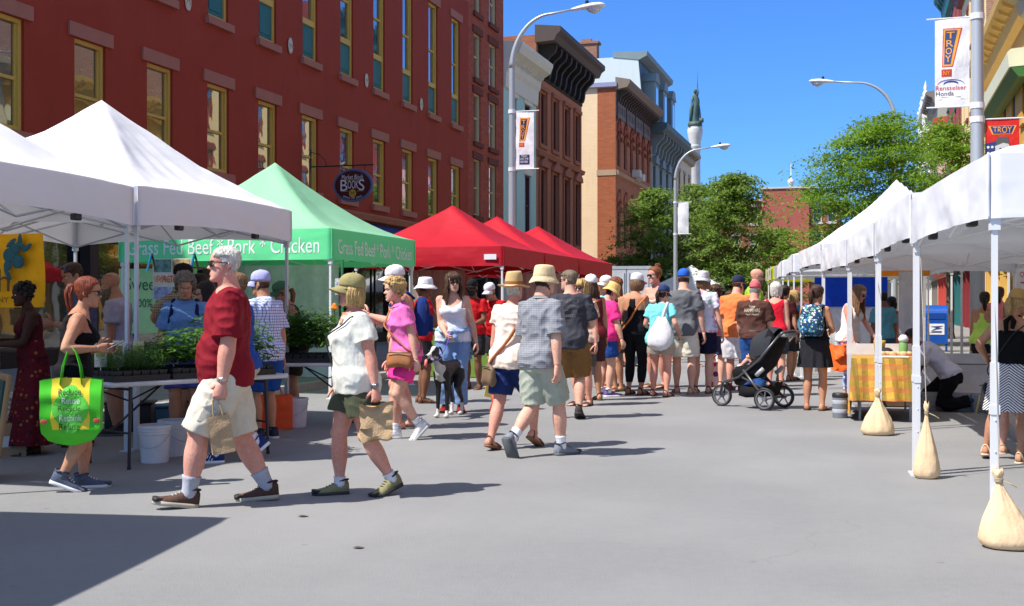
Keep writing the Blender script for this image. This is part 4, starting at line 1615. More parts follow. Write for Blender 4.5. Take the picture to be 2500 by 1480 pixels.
cornice(b, 'cornice', XL, 1, yF-.1, yG+.1, [(.0, 15.95), (.8, 16.1), (1.0, 16.4), (1.0, 16.6), (.0, 16.8)], paint(lin(132, 118, 104), .7))
brackets(b, XL, 1, yF+.2, yG-.2, 18, .75, 15.2, 15.98, .16, dkb)
cornice(b, 'frieze', XL, 1, yF+.02, yG-.02, [(.002, 14.2), (.05, 14.2), (.05, 15.95), (.002, 15.95)], paint(lin(120, 112, 104), .7))
g = MB()
for k in range(5): g.bx(XL+.05, XL+.11, yF+.3+k*(yG-yF-.6)/4-.12, yF+.3+k*(yG-yF-.6)/4+.12, 13.9, 15.9)
for k in range(20): g.bx(XL+.05, XL+.075, yF+.8+k*.6, yF+.95+k*.6, 14.5, 15.0)
g.build('frieze_panel', dkb, b)
tan_ = brickm(lin(242, 214, 172), lin(238, 208, 166), lin(230, 200, 158), 'y', 1.3, .003)
box_rest(b, XL-16, XL, yF, yG, 16.15, tan_, 'x1', ROOF)
g = MB(); g.bx(XL-1.25, XL+.004, yF-.03, yF-.004, 0, 16.1); g.build('corner_pier', brickm(lin(182, 104, 66), lin(164, 90, 58), lin(150, 110, 85), 'y', 1.5), b)
g = MB(); g.bx(XL-1.3, XL+.05, yF-.07, yF-.005, 10.2, 10.58); g.build('belt_end', stone, b)
g = MB(); g.bx(XL-3.5, XL+.1, yF-.2, yF+.1, 16.16, 16.45); g.build('coping', paint(lin(150, 150, 178), .5), b)
for px, zc in ((1543, 10.9), (1552, 10.75)):
 y = wallY(px)
 g = MB(); g.rbox((XL+.35, y, zc), (.6, .75, .5), .03); g.build('air_conditioner', plain(lin(210, 208, 200), .5), b)
shopfront(b, lambda u, z, d=0: V((XL, yF+.5+u, z))-NX*d, UX, NX, yG-yF-1, 3.9, paint(lin(70, 62, 50)), GLASS, 4, door_at=2)
cornice(b, 'shop_cornice', XL, 1, yF, yG, [(.0, 4.0), (.35, 4.05), (.5, 4.3), (.0, 4.5)], dkb)
# --- the mansard building
yH = wallY(1650)
b = thing('mansard_building', 'tall teal building with mansard roof, dormers and a brick chimney', 'building')
tl = paint(lin(128, 144, 144), .6, .35)
tld = paint(lin(86, 108, 114), .6, .3)
wins = []
n = 4
for i in range(n):
 c = (i+.5)*(yH-yG)/n
 wins += [(c-.6, c+.6, 4.9, 8.2), (c-.6, c+.6, 9.4, 12.6)]
T = facade(b, (XL, yG+.01, 0), UX, NX, yH-yG-.02, 15.8, wins, tl)
for w in wins:
 win = sash_window(b, T, UX, NX, *w, tld, fw=.1)
 g = MB()
 ym = yG+.01+(w[0]+w[1])/2
 g.prism([(XL+.005, ym+.85*math.cos(PI*k/10), w[3]+.05+.7*math.sin(PI*k/10)) for k in range(11)], (.3, 0, 0))
 o = g.build('window_hood', tl, win); o.location = -win.location
cornice(b, 'cornice', XL, 1, yG, yH+.5, [(.0, 14.9), (.9, 15.0), (1.25, 15.3), (1.3, 15.7), (.0, 15.85)], tld)
brackets(b, XL, 1, yG+.2, yH-.2, 8, .9, 13.4, 14.98, .3, tl)
pale = paint(lin(206, 216, 214), .7, .2)
g = MB()
prof = [(XL, 15.75), (XL-.35, 16.6), (XL-.75, 18.4), (XL-.95, 20.6), (XL-1.05, 21.0), (XL-14, 21.0), (XL-14, 15.75)]
g.prism([(x, yG+.02, z) for x, z in prof], (0, yH-yG-.04, 0))
g.build('mansard_roof', tld, b)
g = MB(); g.bx(XL-14, XL-.3, yG-.1, yG+.015, 0, 15.7)
g.prism([(x-.02, yG-.1, z) for x, z in prof], (0, .115, 0))
g.build('party_wall', pale, b)
g = MB(); g.prism([(XL-.9, yG-.15, 20.7), (XL-.3, yG-.15, 21.0), (XL-.25, yG-.15, 21.35), (XL-3, yG-.15, 21.4), (XL-3, yG-.15, 21.0)], (0, yH-yG+.3, 0)); g.build('roof_cornice', tl, b)
for i in range(3):
 y = yG+(i+.5)*(yH-yG)/3
 g = MB(); g.bx(XL-1.2, XL+.1, y-.95, y+.95, 16.0, 19.2); g.prism([(XL+.2, y-1.15, 19.2), (XL+.2, y+1.15, 19.2), (XL+.2, y+.5, 19.95), (XL+.2, y-.5, 19.95)], (-1.3, 0, 0))
 d_ = g.build('dormer', tl, b)
 g = MB(); g.bx(XL+.1, XL+.13, y-.55, y+.55, 16.5, 18.8); g.build('pane', GLASS, d_)
g = MB(); g.bx(XL-6.2, XL-4.4, yG+.3, yG+1.2, 20.9, 22.3); g.bx(XL-6.35, XL-4.25, yG+.2, yG+1.3, 22.3, 22.5); g.bx(XL-5.7, XL-4.9, yG+.5, yG+1.0, 22.5, 22.75)
g.build('chimney', brickm(lin(170, 120, 96), lin(150, 100, 80), lin(160, 140, 125), 'y'), b)
box_rest(b, XL-14, XL, yG+.01, yH-.01, 15.7, tl, 'x1', ROOF)
# --- further houses on the left
def simple(label, cat, sx, X, y0, y1, h, wall_m, frame_m, cols, rows, corn_m, name='town_house', side_m=None, depth_=14, lm=None, shop=True, cz=1.0):
 b = thing(name, label, cat)
 nn = V((sx, 0, 0))
 U = V((0, 1, 0))
 wins = []
 base = 4.6
 fl = (h-base-1.2)/rows
 for i in range(cols):
  c = (i+.5)*(y1-y0)/cols
  for j in range(rows): wins.append((c-.55, c+.55, base+j*fl+.2, base+j*fl+fl*.74))
 T = facade(b, (X, y0, 0), U, nn, y1-y0, h, wins+([(.5, y1-y0-.5, 0, 3.6)] if shop else []), wall_m)
 for w in wins: sash_window(b, T, U, nn, *w, frame_m, lintel=.28, sill=.18, lm=lm or corn_m)
 if shop: shopfront(b, lambda u, z, d=0: V((X, y0+.5+u, z))-nn*d, U, nn, y1-y0-1, 3.6, corn_m, GLASS, max(2, int((y1-y0)/3)), door_at=1)
 x0, x1 = (X-depth_, X) if sx > 0 else (X, X+depth_)
 box_rest(b, x0, x1, y0+.005, y1-.005, h-.02, side_m or wall_m, 'x1' if sx > 0 else 'x0', ROOF)
 cornice(b, 'cornice', X, sx, y0+.01, y1-.01, [(0, h-.9*cz), (.3, h-.8*cz), (.45, h-.35*cz), (.9, h-.1), (.95, h+.15), (0, h+.25)], corn_m)
 brackets(b, X, sx, y0+.3, y1-.3, max(4, int((y1-y0)*.8)), .8, h-.85*cz, h-.15, .18, corn_m)
 cornice(b, 'shop_cornice', X, sx, y0+.01, y1-.01, [(0, 3.7), (.35, 3.75), (.5, 4.0), (0, 4.2)], corn_m)
 return b
yI = wallY(1688)
simple('cream house with a sloping cornice just past the mansard building', 'building', 1, XL, yH+.6, yI, 15.6, paint(lin(214, 200, 168), .7), paint(lin(120, 110, 96)), 3, 3, paint(lin(150, 142, 124)))
simple('low orange brown house standing before the monument', 'building', 1, XL, yI+.02, yI+14, 11.4, brickm(lin(176, 118, 84), lin(160, 104, 74), lin(150, 120, 100), 'x'), paint(lin(90, 70, 56)), 4, 2, paint(lin(140, 110, 84)))
# --- far end of the street
def endhouse(label, x0, x1, y0, h, m1, cols, rows, cm, fm, blank=False):
 b = thing('end_building', label, 'building')
 U, nn = V((1, 0, 0)), V((0, -1, 0))
 wins = []
 if not blank:
  for i in range(cols):
   c = (i+.5)*(x1-x0)/cols
   for j in range(rows): wins.append((c-.55, c+.55, 4.5+j*3.6, 6.7+j*3.6))
 T = facade(b, (x0, y0, 0), U, nn, x1-x0, h, wins, m1)
 for w in wins: sash_window(b, T, U, nn, *w, fm, lintel=.3, sill=.2, lm=cm)
 g = MB()
 for q in (((x0, y0), (x0, y0+14)), ((x1, y0), (x1, y0+14)), ((x0, y0+14), (x1, y0+14))):
  g.quad((*q[0], 0), (*q[1], 0), (*q[1], h), (*q[0], h))
 g.build('side_wall', m1, b)
 g = MB(); g.bx(x0+.05, x1-.05, y0+.05, y0+13.9, h-.3, h-.1); g.build('roof', ROOF, b)
 g = MB(); g.bx(x1-1.2, x1+.9, y0-.5, y0+14, h-.05, h+.25); g.bx(x1-.2, x1+.5, y0-.3, y0+14, h-.6, h-.05); g.bx(x0-.1, x1-1.2, y0-.15, y0+.2, h, h+.2)
 g.build('cornice', cm, b)
 return b
redb = brickm(lin(172, 92, 78), lin(160, 82, 70), lin(165, 100, 86), 'y', 1.5, .004)
eb = endhouse('plain red brick end building with a white roof vent at the street end', -12.6, -6.95, 150, 15.9, redb, 0, 0, paint(lin(196, 190, 180)), YEL, True)
g = MB(); g.lathe([(.25, 15.9), (.3, 16.6), (.42, 16.9), (.42, 17.2), (.05, 17.5), (.05, 19.2), (.01, 19.3)], 12, (-9.3, 153, 0)); g.build('roof_vent', plain((.7, .7, .7), .5), eb, True)
endhouse('red end building with white lintels half hidden beside the taller end building', -6.9, -3.4, 151, 14.1, brickm(lin(160, 86, 72), lin(150, 76, 64), lin(165, 110, 96), 'y', 1.5), 2, 3, paint(lin(200, 190, 180)), paint(lin(200, 195, 185)))
endhouse('brown brick end building behind the left hand street trees', -22, -12.65, 152, 14.6, brickm(lin(150, 90, 72), lin(140, 80, 64), lin(160, 116, 100), 'y', 1.5), 4, 3, paint(lin(170, 160, 150)), paint(lin(190, 180, 165)))
endhouse('low grey end building behind the right hand tree', -3.3, 12, 156, 9.0, paint(lin(150, 140, 128), .8), 6, 1, paint(lin(170, 165, 155)), paint(lin(120, 110, 100)))
# --- the monument
mp = spot(1697, Z=150)
mon = thing('monument', 'tall granite column monument topped by a green bronze statue with a raised sword', 'monument', mp)
gr = plain(lin(206, 200, 190), .8, scale=1.5, bump=.01)
g = MB(); g.box((0, 0, 2), (6, 6, 4)); g.box((0, 0, 5), (4, 4, 2.2)); g.box((0, 0, 6.6), (3, 3, 1)); g.build('pedestal', gr, mon)
g = MB(); g.lathe([(1.15, 7), (1.15, 7.5), (.95, 7.9), (.9, 12), (.86, 21.3), (.98, 21.45), (.98, 21.6), (.88, 21.7), (.95, 22.1), (1.15, 22.8), (1.25, 23.2), (1.28, 23.4), (1.28, 23.75), (1.15, 23.8), (1.15, 24.0), (.1, 24.05)], 28, sx=.76, sy=.76); g.build('column', gr, mon, R(35))
vg = plain(lin(72, 94, 88), .65, scale=3, bump=.01)
g = MB()
g.box((0, 0, 24.3), (1.6, 1.6, .6)); g.box((.9, -.7, 24.7), (.5, .4, .5))
def robe(z):
 r_, x = table([(24.5, .95, -.05), (25.1, .82, -.15), (26.1, .62, .0), (27.0, .55, .18), (27.6, .52, .12), (28.0, .40, .02), (28.2, .18, .0)], z)
 r_ *= .68
 return [(x+r_*math.cos(2*PI*k/20)*(1+.12*math.sin(5*2*PI*k/20+z*1.6)), r_*.8*math.sin(2*PI*k/20)*(1+.1*math.sin(4*2*PI*k/20+z)), z) for k in range(20)]
g.loft([robe(24.5+3.7*i/22) for i in range(23)])
g.ball((.02, -.05, 28.5), .27, 12, 8, sc=(.85, 1, 1.15))
g.tube([(.22, 0, 27.9), (.36, -.15, 28.3), (.30, -.2, 28.95)], [.17, .13, .09], 8)
g.tube([(-.22, 0, 27.9), (-.38, -.2, 27.3), (-.42, -.3, 26.6)], [.17, .14, .12], 8)
g.tube([(.28, -.2, 28.6), (.33, -.2, 29.3), (.36, -.2, 31.2)], [.06, .055, .012], 6)
g.tube([(-.4, -.3, 27.2), (-.46, -.35, 26.0), (-.5, -.3, 24.6)], [.1, .22, .2], 8)
g.tube([(.36, .1, 27.2), (.44, .2, 26.2), (.52, .2, 25.0), (.6, .1, 24.6)], [.12, .2, .24, .2], 8)
g.build('statue', vg, mon, True)
# --- the right side of the street
sd_brick = brickm(lin(178, 128, 100), lin(160, 108, 84), lin(200, 176, 150), 'y', 1.3)
simple('plain cream commercial building on the right beyond the near tents', 'building', -1, XR, 24.0, 45.9, 12.5, paint(lin(220, 205, 170), .7), paint(lin(120, 90, 70)), 7, 2, paint(lin(190, 176, 150)), 'commercial_building')
simple('red brick commercial building along the near right sidewalk', 'building', -1, XR, 2, 23.98, 14.0, brickm(lin(160, 84, 64), lin(146, 72, 56), lin(170, 130, 110), 'x', 1.4), paint(lin(225, 215, 195)), 7, 2, paint(lin(200, 190, 170)), 'commercial_building')
yb_ = simple('mustard yellow building with a deep green and cream cornice', 'building', -1, XR, 46, 62, 12.7, paint(lin(214, 160, 62), .6, .2), paint(lin(74, 84, 130)), 5, 2, paint(lin(220, 176, 92)), 'yellow_building')
cornice(yb_, 'green_cornice', XR, -1, 46.0, 62.05, [(.02, 9.6), (.35, 9.62), (.6, 9.95), (.02, 10.0)], paint(lin(62, 110, 52), .5, .15))
cornice(yb_, 'cream_fascia', XR, -1, 45.99, 62.08, [(.02, 10.004), (.66, 9.97), (.72, 10.5), (.6, 10.62), (.02, 10.66)], paint(lin(226, 224, 190), .5, .2))
simple('tall cream building with dark red window trim and a bare brick side wall', 'building', -1, XR, 62.1, 78, 20.5, paint(lin(240, 212, 150), .6, .15), paint(lin(130, 40, 44)), 5, 4, paint(lin(130, 44, 46)), 'cream_building', sd_brick)
simple('tall building with a dark teal top cornice behind the white street banner', 'building', -1, XR, 78.1, 92, 23.5, paint(lin(150, 70, 60), .7), paint(lin(60, 30, 30)), 4, 5, paint(lin(44, 104, 104)), 'teal_topped_building', cz=2)
simple('pink painted house on the right past the tall buildings', 'building', -1, XR, 92.1, 104, 15.0, paint(lin(236, 190, 176), .6), paint(lin(150, 60, 50)), 4, 3, paint(lin(196, 74, 62)), 'pink_house')
simple('grey stone house behind the right hand tree', 'building', -1, XR, 104.1, 114, 19.0, paint(lin(176, 170, 158), .6), paint(lin(70, 66, 60)), 3, 4, paint(lin(130, 124, 114)), 'grey_house')
tw = simple('white house with finials on its corner piers', 'building', -1, XR, 114.1, 124, 19.4, paint(lin(238, 236, 230), .6), paint(lin(190, 186, 180)), 3, 4, paint(lin(230, 228, 222)), 'white_house')
for y in (114.6, 123.4):
 g = MB(); g.bx(XR-.8, XR-.2, y-.3, y+.3, 14, 20.2); g.bx(XR-.9, XR-.1, y-.4, y+.4, 20.2, 20.45)
 g.lathe([(.2, 20.45), (.28, 20.75), (.13, 21.05), (.18, 21.3), (.05, 21.75), (.01, 21.95)], 12, (XR-.5, y, 0))
 g.build('corner_pier', paint(lin(238, 236, 230), .6), tw, R(30))
# ------------------------------------------------------------------ trees
def tree(name, label, loc, h, spread, trunk_h, seed, leaf, n_spray=190, per=120, size=.16, lean=0.0, group=None, flat=.32, low=.25):
 rnd = random.Random(seed)
 t = thing(name, label, 'tree', loc, 0, group)
 g = MB()
 tips = []
 def limb(p, d, L, r, lev):
  pts, rad = [p], [r]
  for k in range(5):
   d = (d+V((rnd.uniform(-1, 1), rnd.uniform(-1, 1), rnd.uniform(-.4, .6)))*.16).normalized()
   p = p+d*L/5
   pts.append(p); rad.append(r*(1-.13*(k+1)))
  g.tube(pts, rad, 9 if lev < 2 else 5)
  if lev >= 2: tips.append((pts[-1], d))
  if lev >= 1: tips.append((pts[-2], d))
  if lev < 3:
   for j in range(3 if lev else 6):
    a = rnd.uniform(0, 2*PI)
    q = V((math.cos(a), math.sin(a), rnd.uniform(.15, .8))).normalized()
    k = rnd.choice((2, 3, 4, 5)) if lev else rnd.choice((3, 4, 5))
    limb(pts[k], (d*.45+q*.8).normalized(), L*rnd.uniform(.5, .72), rad[k]*.6, lev+1)
 g.tube([V((0, 0, -.1)), V((0, 0, .25)), V((.03, 0, trunk_h*.5)), V((lean*.3, 0, trunk_h))], [h*.03, h*.021, h*.018, h*.016], 12)
 for j in range(6):
  a = j*PI/3+rnd.uniform(-.3, .3)
  limb(V((lean*.3*.9, 0, trunk_h*rnd.uniform(.82, 1.0))), V((math.cos(a)*.75, math.sin(a)*.75, rnd.uniform(.5, 1.3))).normalized(), h*.30, h*.010, 1)
 g.build('trunk', plain((.10, .075, .055), .9, scale=12, bump=.02), t, True)
 c = MB()
 vs, fs = [], []
 for i in range(n_spray):
  # layered sprays: flat fans of leaves on an uneven outline
  a = rnd.uniform(0, 2*PI)
  zz = rnd.random()
  z = lerp(h*low, h*.985, zz)
  env = math.sin(PI*min(1, max(.06, (zz*.82+.15))))**.55*(1 if zz > .25 else .6+1.6*zz)
  lob = 1+.22*math.sin(a*3+seed+zz*5)+.15*math.sin(a*5+seed*2-zz*7)
  rr = spread*env*lob*math.sqrt(rnd.uniform(.15, 1.0))*rnd.uniform(.8, 1.18)
  ctr = V((math.cos(a)*rr+lean*zz, math.sin(a)*rr, z-.12*rr+rnd.uniform(-.2, .2)))
  L, Wd = rnd.uniform(.10, .27)*h, rnd.uniform(.05, .12)*h
  dirx = V((math.cos(a+rnd.uniform(-.7, .7)), math.sin(a+rnd.uniform(-.7, .7)), rnd.uniform(-.28, .12))).normalized()
  diry = V((-dirx.y, dirx.x, rnd.uniform(-.2, .2))).normalized()
  dirz = dirx.cross(diry)
  for k in range(int(per*rnd.uniform(.5, 1.3))):
   u = rnd.gauss(0, .42); v = rnd.gauss(0, .4)*(1-.4*abs(u)); w = rnd.gauss(0, flat)
   p = ctr+dirx*u*L+diry*v*Wd+dirz*w*Wd*.6-V((0, 0, .25*u*u*L))
   s_ = size*rnd.uniform(.55, 1.25)
   e1 = (dirx*rnd.uniform(.4, 1)+V((rnd.gauss(0, .6), rnd.gauss(0, .6), rnd.gauss(0, .45)))).normalized()
   e2 = e1.cross(V((rnd.gauss(0, .5), rnd.gauss(0, .5), 1))).normalized()
   b0 = len(vs)
   vs += [p-e1*s_, p+e2*s_*.34, p+e1*s_, p-e2*s_*.34]
   fs.append((b0, b0+1, b0+2, b0+3))
 c.add(vs, fs)
 c.build('crown', leaf, t, False, False)
 return t
LEAF = leaf_mat((.07, .135, .03), (.27, .38, .085), .45)
LEAF2 = leaf_mat((.07, .155, .018), (.25, .40, .045), .45)
for px, Z, lab, h, sp, th, sd, lf, n, per, sz, lo in (
 (1600, 61, 'spreading locust tree in front of the orange arched window building', 7.2, 1.75, 2.6, 3, LEAF, 125, 150, .13, .26),
 (1790, 60, 'broad dark locust tree standing before the red end building', 7.9, 1.95, 2.6, 5, LEAF, 200, 150, .13, .16),
 (1712, 65, 'tree with a ragged crown just behind the left street lamp', 8.0, 1.7, 2.6, 15, LEAF, 115, 140, .13, .16),
 (1893, 95, 'small bright green tree below the red end building', 7.4, 2.3, 2.4, 7, LEAF2, 140, 130, .18, .15),
 (2150, 38, 'big sunlit locust tree rising behind the right hand tents', 7.35, 2.05, 2.6, 21, LEAF2, 215, 200, .08, .38),
 (2318, 46, 'bright locust tree beside the lamp post with the car dealer banner', 8.3, 1.35, 3.0, 33, LEAF2, 130, 170, .10, .4)):
 p = spot(px, Z=Z)
 tree('street_tree', lab, (p.x, p.y, .12), h, sp, th, sd, lf, n, per, sz, low=lo, flat=.24)
# ------------------------------------------------------------------ canopy tents
LEGM = gloss((.72, .73, .75), .35)
LEGG = gloss((.50, .53, .58), .35, .3)
PLASTIC = plain((.02, .02, .022), .5)
def tent(name, label, p0, p1, side, depth_, zb, zt, zp, mat, group, leg_m=None, arch=0.05, wr=1.0, valm=None, gz=(0, 0, 0, 0), seed=1, conc=1.2, brz=1.0):
 """pop-up tent; p0-p1 is its street edge (near to far), side +1 grows to the right of it"""
 leg_m = leg_m or LEGM
 p0, p1 = V((*p0, 0)), V((*p1, 0))
 a = (p1-p0)
 L = a.length
 a.normalize()
 n = V((a.y, -a.x, 0))*side
 c = (p0+p1)/2+n*depth_/2
 rz = math.atan2(a.y, a.x)-PI/2
 t = thing(name, label, 'tent', c, rz, group)
 hx, hy = depth_/2, L/2          # local: y along the street, x across
 rnd = random.Random(seed)
 s0 = V((seed*3.3, seed*1.7, 0))
 def roof(s, q):
  r = max(abs(s), abs(q))
  m = min(abs(s), abs(q))
  e = 1-r
  hip = (m/r) if r > 1e-6 else 1
  z = zt+(zp-zt)*(e**conc)
  z -= (1-hip)*.16*math.sin(PI*min(1, e*1.05))*(zp-zt)*.55     # cloth sags between the hips
  z += arch*.45*(1-hip**2)*sstep(.25, 0, e)
  x, y = s*hx, q*hy
  wv = noise.noise(V((x*1.6, y*1.6, 0))+s0)*.022+noise.noise(V((x*5, y*5, 3))+s0)*.007
  d = min((1-abs(s))*hx, 0.5)+min((1-abs(q))*hy, .5)
  wv += .016*wr*math.sin((x*math.copysign(1, s)-y*math.copysign(1, q))*16)*math.exp(-((1-abs(s))**2+(1-abs(q))**2)*14)
  if wr > 1.3: wv += .012*math.sin(math.atan2(y, x)*13+seed)*math.exp(-((e-.8)/.13)**2)+.010*math.sin(math.atan2(y, x)*19+seed)*math.exp(-((e-.5)/.25)**2)
  return V((x, y, z+wv*wr*sstep(0, .12, e+.02)))
 N = 44
 g = MB()
 g.grid(lambda u, v: roof(-1+2*u, -1+2*v), N, N)
 can = g.build('canopy', mat, t, True)
 g = MB()
 per = []
 for k in range(4*N):
  e, j = divmod(k, N)
  u = -1+2*j/N
  per.append(((u, -1), (1, u), (-u, 1), (-1, -u))[e])
 H = zt-zb
 def val(k, v):
  s, q = per[k % (4*N)]
  p = roof(s, q)
  m = min(abs(s), abs(q))
  zl = zb+arch*(1-m**2)
  o = V((s if abs(s) >= abs(q) else 0, q if abs(q) >= abs(s) else 0, 0))
  w = noise.noise(V((s*4, q*4, v*1.2))+s0)*.022*wr+noise.noise(V((s*11, q*11, v*3))+s0)*.008*wr
  x = p+o.normalized()*(.006+(.02+w)*math.sin(min(1, v*1.4)*PI/2)*(1-m**6))
  return V((x.x, x.y, lerp(p.z, zl, v)))
 g.add([val(k, v/8) for v in range(9) for k in range(4*N)], [(v*4*N+k, v*4*N+(k+1) % (4*N), (v+1)*4*N+(k+1) % (4*N), (v+1)*4*N+k) for v in range(8) for k in range(4*N)])
 vl = g.build('valance', valm or mat, can, True)
 for sx in (-1, 1):
  for sy in (-1, 1):
   g = MB()
   g.tube([(sx*(hx+.006), sy*(hy+.006), zt-.005), (sx*(hx+.008), sy*(hy+.008), (zt+zb)/2), (sx*(hx+.006), sy*(hy+.006), zb+.01)], .008, 6)
   g.build('piping', valm or mat, can)
 i = 0
 for sy in (-1, 1):
  for sx in (-1, 1):
   g = MB()
   x, y = sx*(hx-.035), sy*(hy-.035)
   g0 = gz[i]; i += 1
   g.box((x, y, (g0+1.05)/2), (.042, .042, 1.05-g0)); g.box((x, y, (1.0+zt-.04)/2), (.031, .031, zt-1.04))
   g.box((x, y, g0+.006), (.10, .10, .012)); g.box((x, y, brz), (.052, .052, .055)); g.box((x, y, zb-.02), (.055, .055, .09)); g.box((x, y, zt-.06), (.055, .055, .07))
   for k in range(4): g.ball((x-sx*.022, y, .18+g0+k*.18), .006, 6, 4); g.ball((x+sx*.0, y-.022, .18+g0+k*.18), .006, 6, 4)
   lg = g.build('leg', leg_m, t)
 g = MB()
 zu, zl = zt-.06, zb-.02
 for sx in (-1, 1):
  for k in range(2):
   y0, y1 = -hy+.05+k*(hy-.05), -hy+.05+(k+1)*(hy-.05)
   for a_, b_ in ((zu, zl), (zl, zu)):
    g.tube([(sx*(hx-.04), y0, a_), (sx*(hx-.04), y1, b_)], .011, 4)
    x0, x1 = -hx+.05+k*(hx-.05), -hx+.05+(k+1)*(hx-.05)
    g.tube([(x0, sx*(hy-.04), a_), (x1, sx*(hy-.04), b_)], .011, 4)
 for ax in ((1, 0), (-1, 0), (0, 1), (0, -1)):
  e = V((ax[0]*(hx-.05), ax[1]*(hy-.05), 0))
  for a_, b_ in ((zu, zu+.25), (zl, zu+.30)):
   g.tube([e+V((0, 0, a_)), e*.5+V((0, 0, b_-.15)), V((0, 0, zu+.15 if a_ == zu else zu-.1))], .011, 4)
 g.tube([(0, 0, zu-.2), (0, 0, zp-.06)], .02, 8)
 g.build('truss', leg_m, t)
 for k in range(2):
  g = MB()
  x, y = (hx-.045, (k-.5)*hy*1.0) if side < 0 else (-(hx-.045), (k-.5)*hy)
  g.rbox((x, y, zb+.03), (.06, .10, .06), .012); g.tube([(x, y, zb+.06), (x, y, zb+.14)], .008, 5)
  g.build('clamp', PLASTIC, t)
 return t, can, vl
WHITE = canopy_mat((.89, .89, .92), .13)
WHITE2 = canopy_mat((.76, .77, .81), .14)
REDC = canopy_mat((.52, .008, .022), .16)
GREENT = canopy_mat((.36, .72, .45), .3)
GREENV = canopy_mat((.17, .86, .37), .2)
G1, G2, G3 = 'white market tents on the left', 'red market tents', 'white market tents on the right'
EX = -6.66
tent('market_tent', 'white tent nearest the camera on the left, cut off by the photo edge', (EX, 6.62), (EX, 9.72), -1, 3.05, 2.13, 2.50, 3.55, WHITE, G1, LEGG, .07, 1.6, seed=4)
tent('market_tent', 'white tent with a wrinkled peak between the yellow banner and the green tent', (EX, 9.80), (EX, 12.93), -1, 3.05, 2.14, 2.52, 3.66, WHITE, G1, LEGG, .06, 1.8, seed=9)
tent('market_tent', 'white tent that shades the road at the lower left corner', (-4.72, 2.4), (-5.26, 5.66), -1, 3.05, 2.13, 2.5, 3.55, WHITE, G1, LEGG, .12, 2.6, seed=5)
gt, gcan, gval = tent('market_tent', 'pale green peaked tent with bright green meat banner edges', (-7.57, 15.99), (-7.57, 19.32), -1, 3.62, 2.06, 2.52, 3.74, GREENT, None, LEGM, .0, .8, GREENV, seed=3, conc=1.42)
from mathutils.bvhtree import BVHTree
VB = BVHTree.FromPolygons([v.co for v in gval.data.vertices], [tuple(p.vertices) for p in gval.data.polygons])
def onval(n):
 def w(p, x, y):
  h = VB.ray_cast(p+n*.6, -n)
  return h[0]+n*.005 if h[0] else p
 return w
g = MB()
text_on(g, 'Grass Fed Beef * Pork * Chicken', (-.02, -3.33/2-.045, 2.285), (1, 0, 0), (0, 0, 1), .25, 3.28, warp=onval(V((0, -1, 0))))
g.build('lettering', plain((.86, .88, .86), .6), gval)
g = MB()
text_on(g, 'Grass Fed Beef * Pork * Chicken', (3.62/2+.045, .0, 2.27), (0, 1, 0), (0, 0, 1), .23, 2.95, warp=onval(V((1, 0, 0))))
g.build('lettering', plain((.86, .88, .86), .6), gval)
for i, (y0, y1, lab) in enumerate(((21.3, 24.2, 'red tent nearest the green tent, with a white tag on its edge'), (24.25, 27.3, 'middle one of the three red tents'), (27.4, 31.1, 'red tent farthest down the street, beside a grey trailer'))):
 t_, c_, v_ = tent('market_tent', lab, (-6.56, y0), (-6.56, y1), -1, 3.05, 2.13, 2.50, 3.42, REDC, G2, LEGM, .0, .7, seed=20+i)
 if i == 0:
  g = MB(); g.box((1.28, -(y1-y0)/2-.045, 2.3), (.24, .008, .1)); g.build('tag', plain((.8, .78, .8), .6), v_)
row = [((.66, 7.26), (.34, 10.17), 1.87, 2.24, 2.88, 'white tent at the right edge of the photo, nearest the camera'),
 ((.335, 10.26), (.08, 13.62), 1.93, 2.3, 2.8, 'white tent just behind the nearest right hand one'),
 ((.06, 13.75), (-.27, 16.95), 1.93, 2.3, 2.8, 'white tent over the plaid covered table'),
 ((-.29, 17.05), (-.74, 20.3), 1.93, 2.3, 2.8, 'white tent over the woman with the backpack, next to the plaid table tent'),
 ((-.76, 20.5), (-1.28, 23.6), 2.08, 2.42, 3.62, 'white tent with the tallest visible peak on the right side'),
 ((-1.45, 24.2), (-1.75, 27.2), 2.05, 2.4, 2.9, 'white tent right before the yellow striped tent'),
 ((-1.9, 27.7), (-2.2, 30.8), 2.05, 2.4, 2.9, 'white tent hidden behind the tall peaked one on the right')]
for i, (a, b_, zb, zt, zp, lab) in enumerate(row):
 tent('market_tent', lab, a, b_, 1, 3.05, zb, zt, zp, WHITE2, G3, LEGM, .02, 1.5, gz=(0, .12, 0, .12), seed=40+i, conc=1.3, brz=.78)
YELT = canopy_mat((.82, .80, .02), .3)
yt, yc, yv = tent('market_tent', 'bright yellow and grey striped tent far along the right row', (-2.4, 31.9), (-2.8, 35.0), 1, 3.05, 2.08, 2.42, 2.95, YELT, None, LEGM, .0, .8, gz=(0, .12, 0, .12), seed=60)
g = MB()
for k in range(3): g = MB(); g.box((-1.525-.05, -1.3+k*1.25, 2.26), (.012, .4, .33)); g.build('stripe', plain((.42, .43, .44), .7), yv)
for k in range(3): g = MB(); g.box((-1.36+k*.8, -1.55-.05, 2.26), (.28, .012, .33)); g.build('stripe', plain((.42, .43, .44), .7), yv)
for i, (Z, lab) in enumerate(((59, 'lavender white shaded tent with the highest peak behind the queue'), (66, 'second shaded tent peak down the street behind the queue'), (73, 'third shaded tent peak down the street behind the queue'), (80, 'last shaded white tent far down the street'))):
 c = spot(1690+i*21, Z=Z)
 tent('market_tent', lab, (c.x+1.5, c.y-1.5), (c.x+1.5, c.y+1.5), -1, 3.05, 2.1, 2.45, 3.42, WHITE, 'shaded tents far down the street', LEGM, .02, .8, gz=(0, 0, 0, 0), seed=70+i)
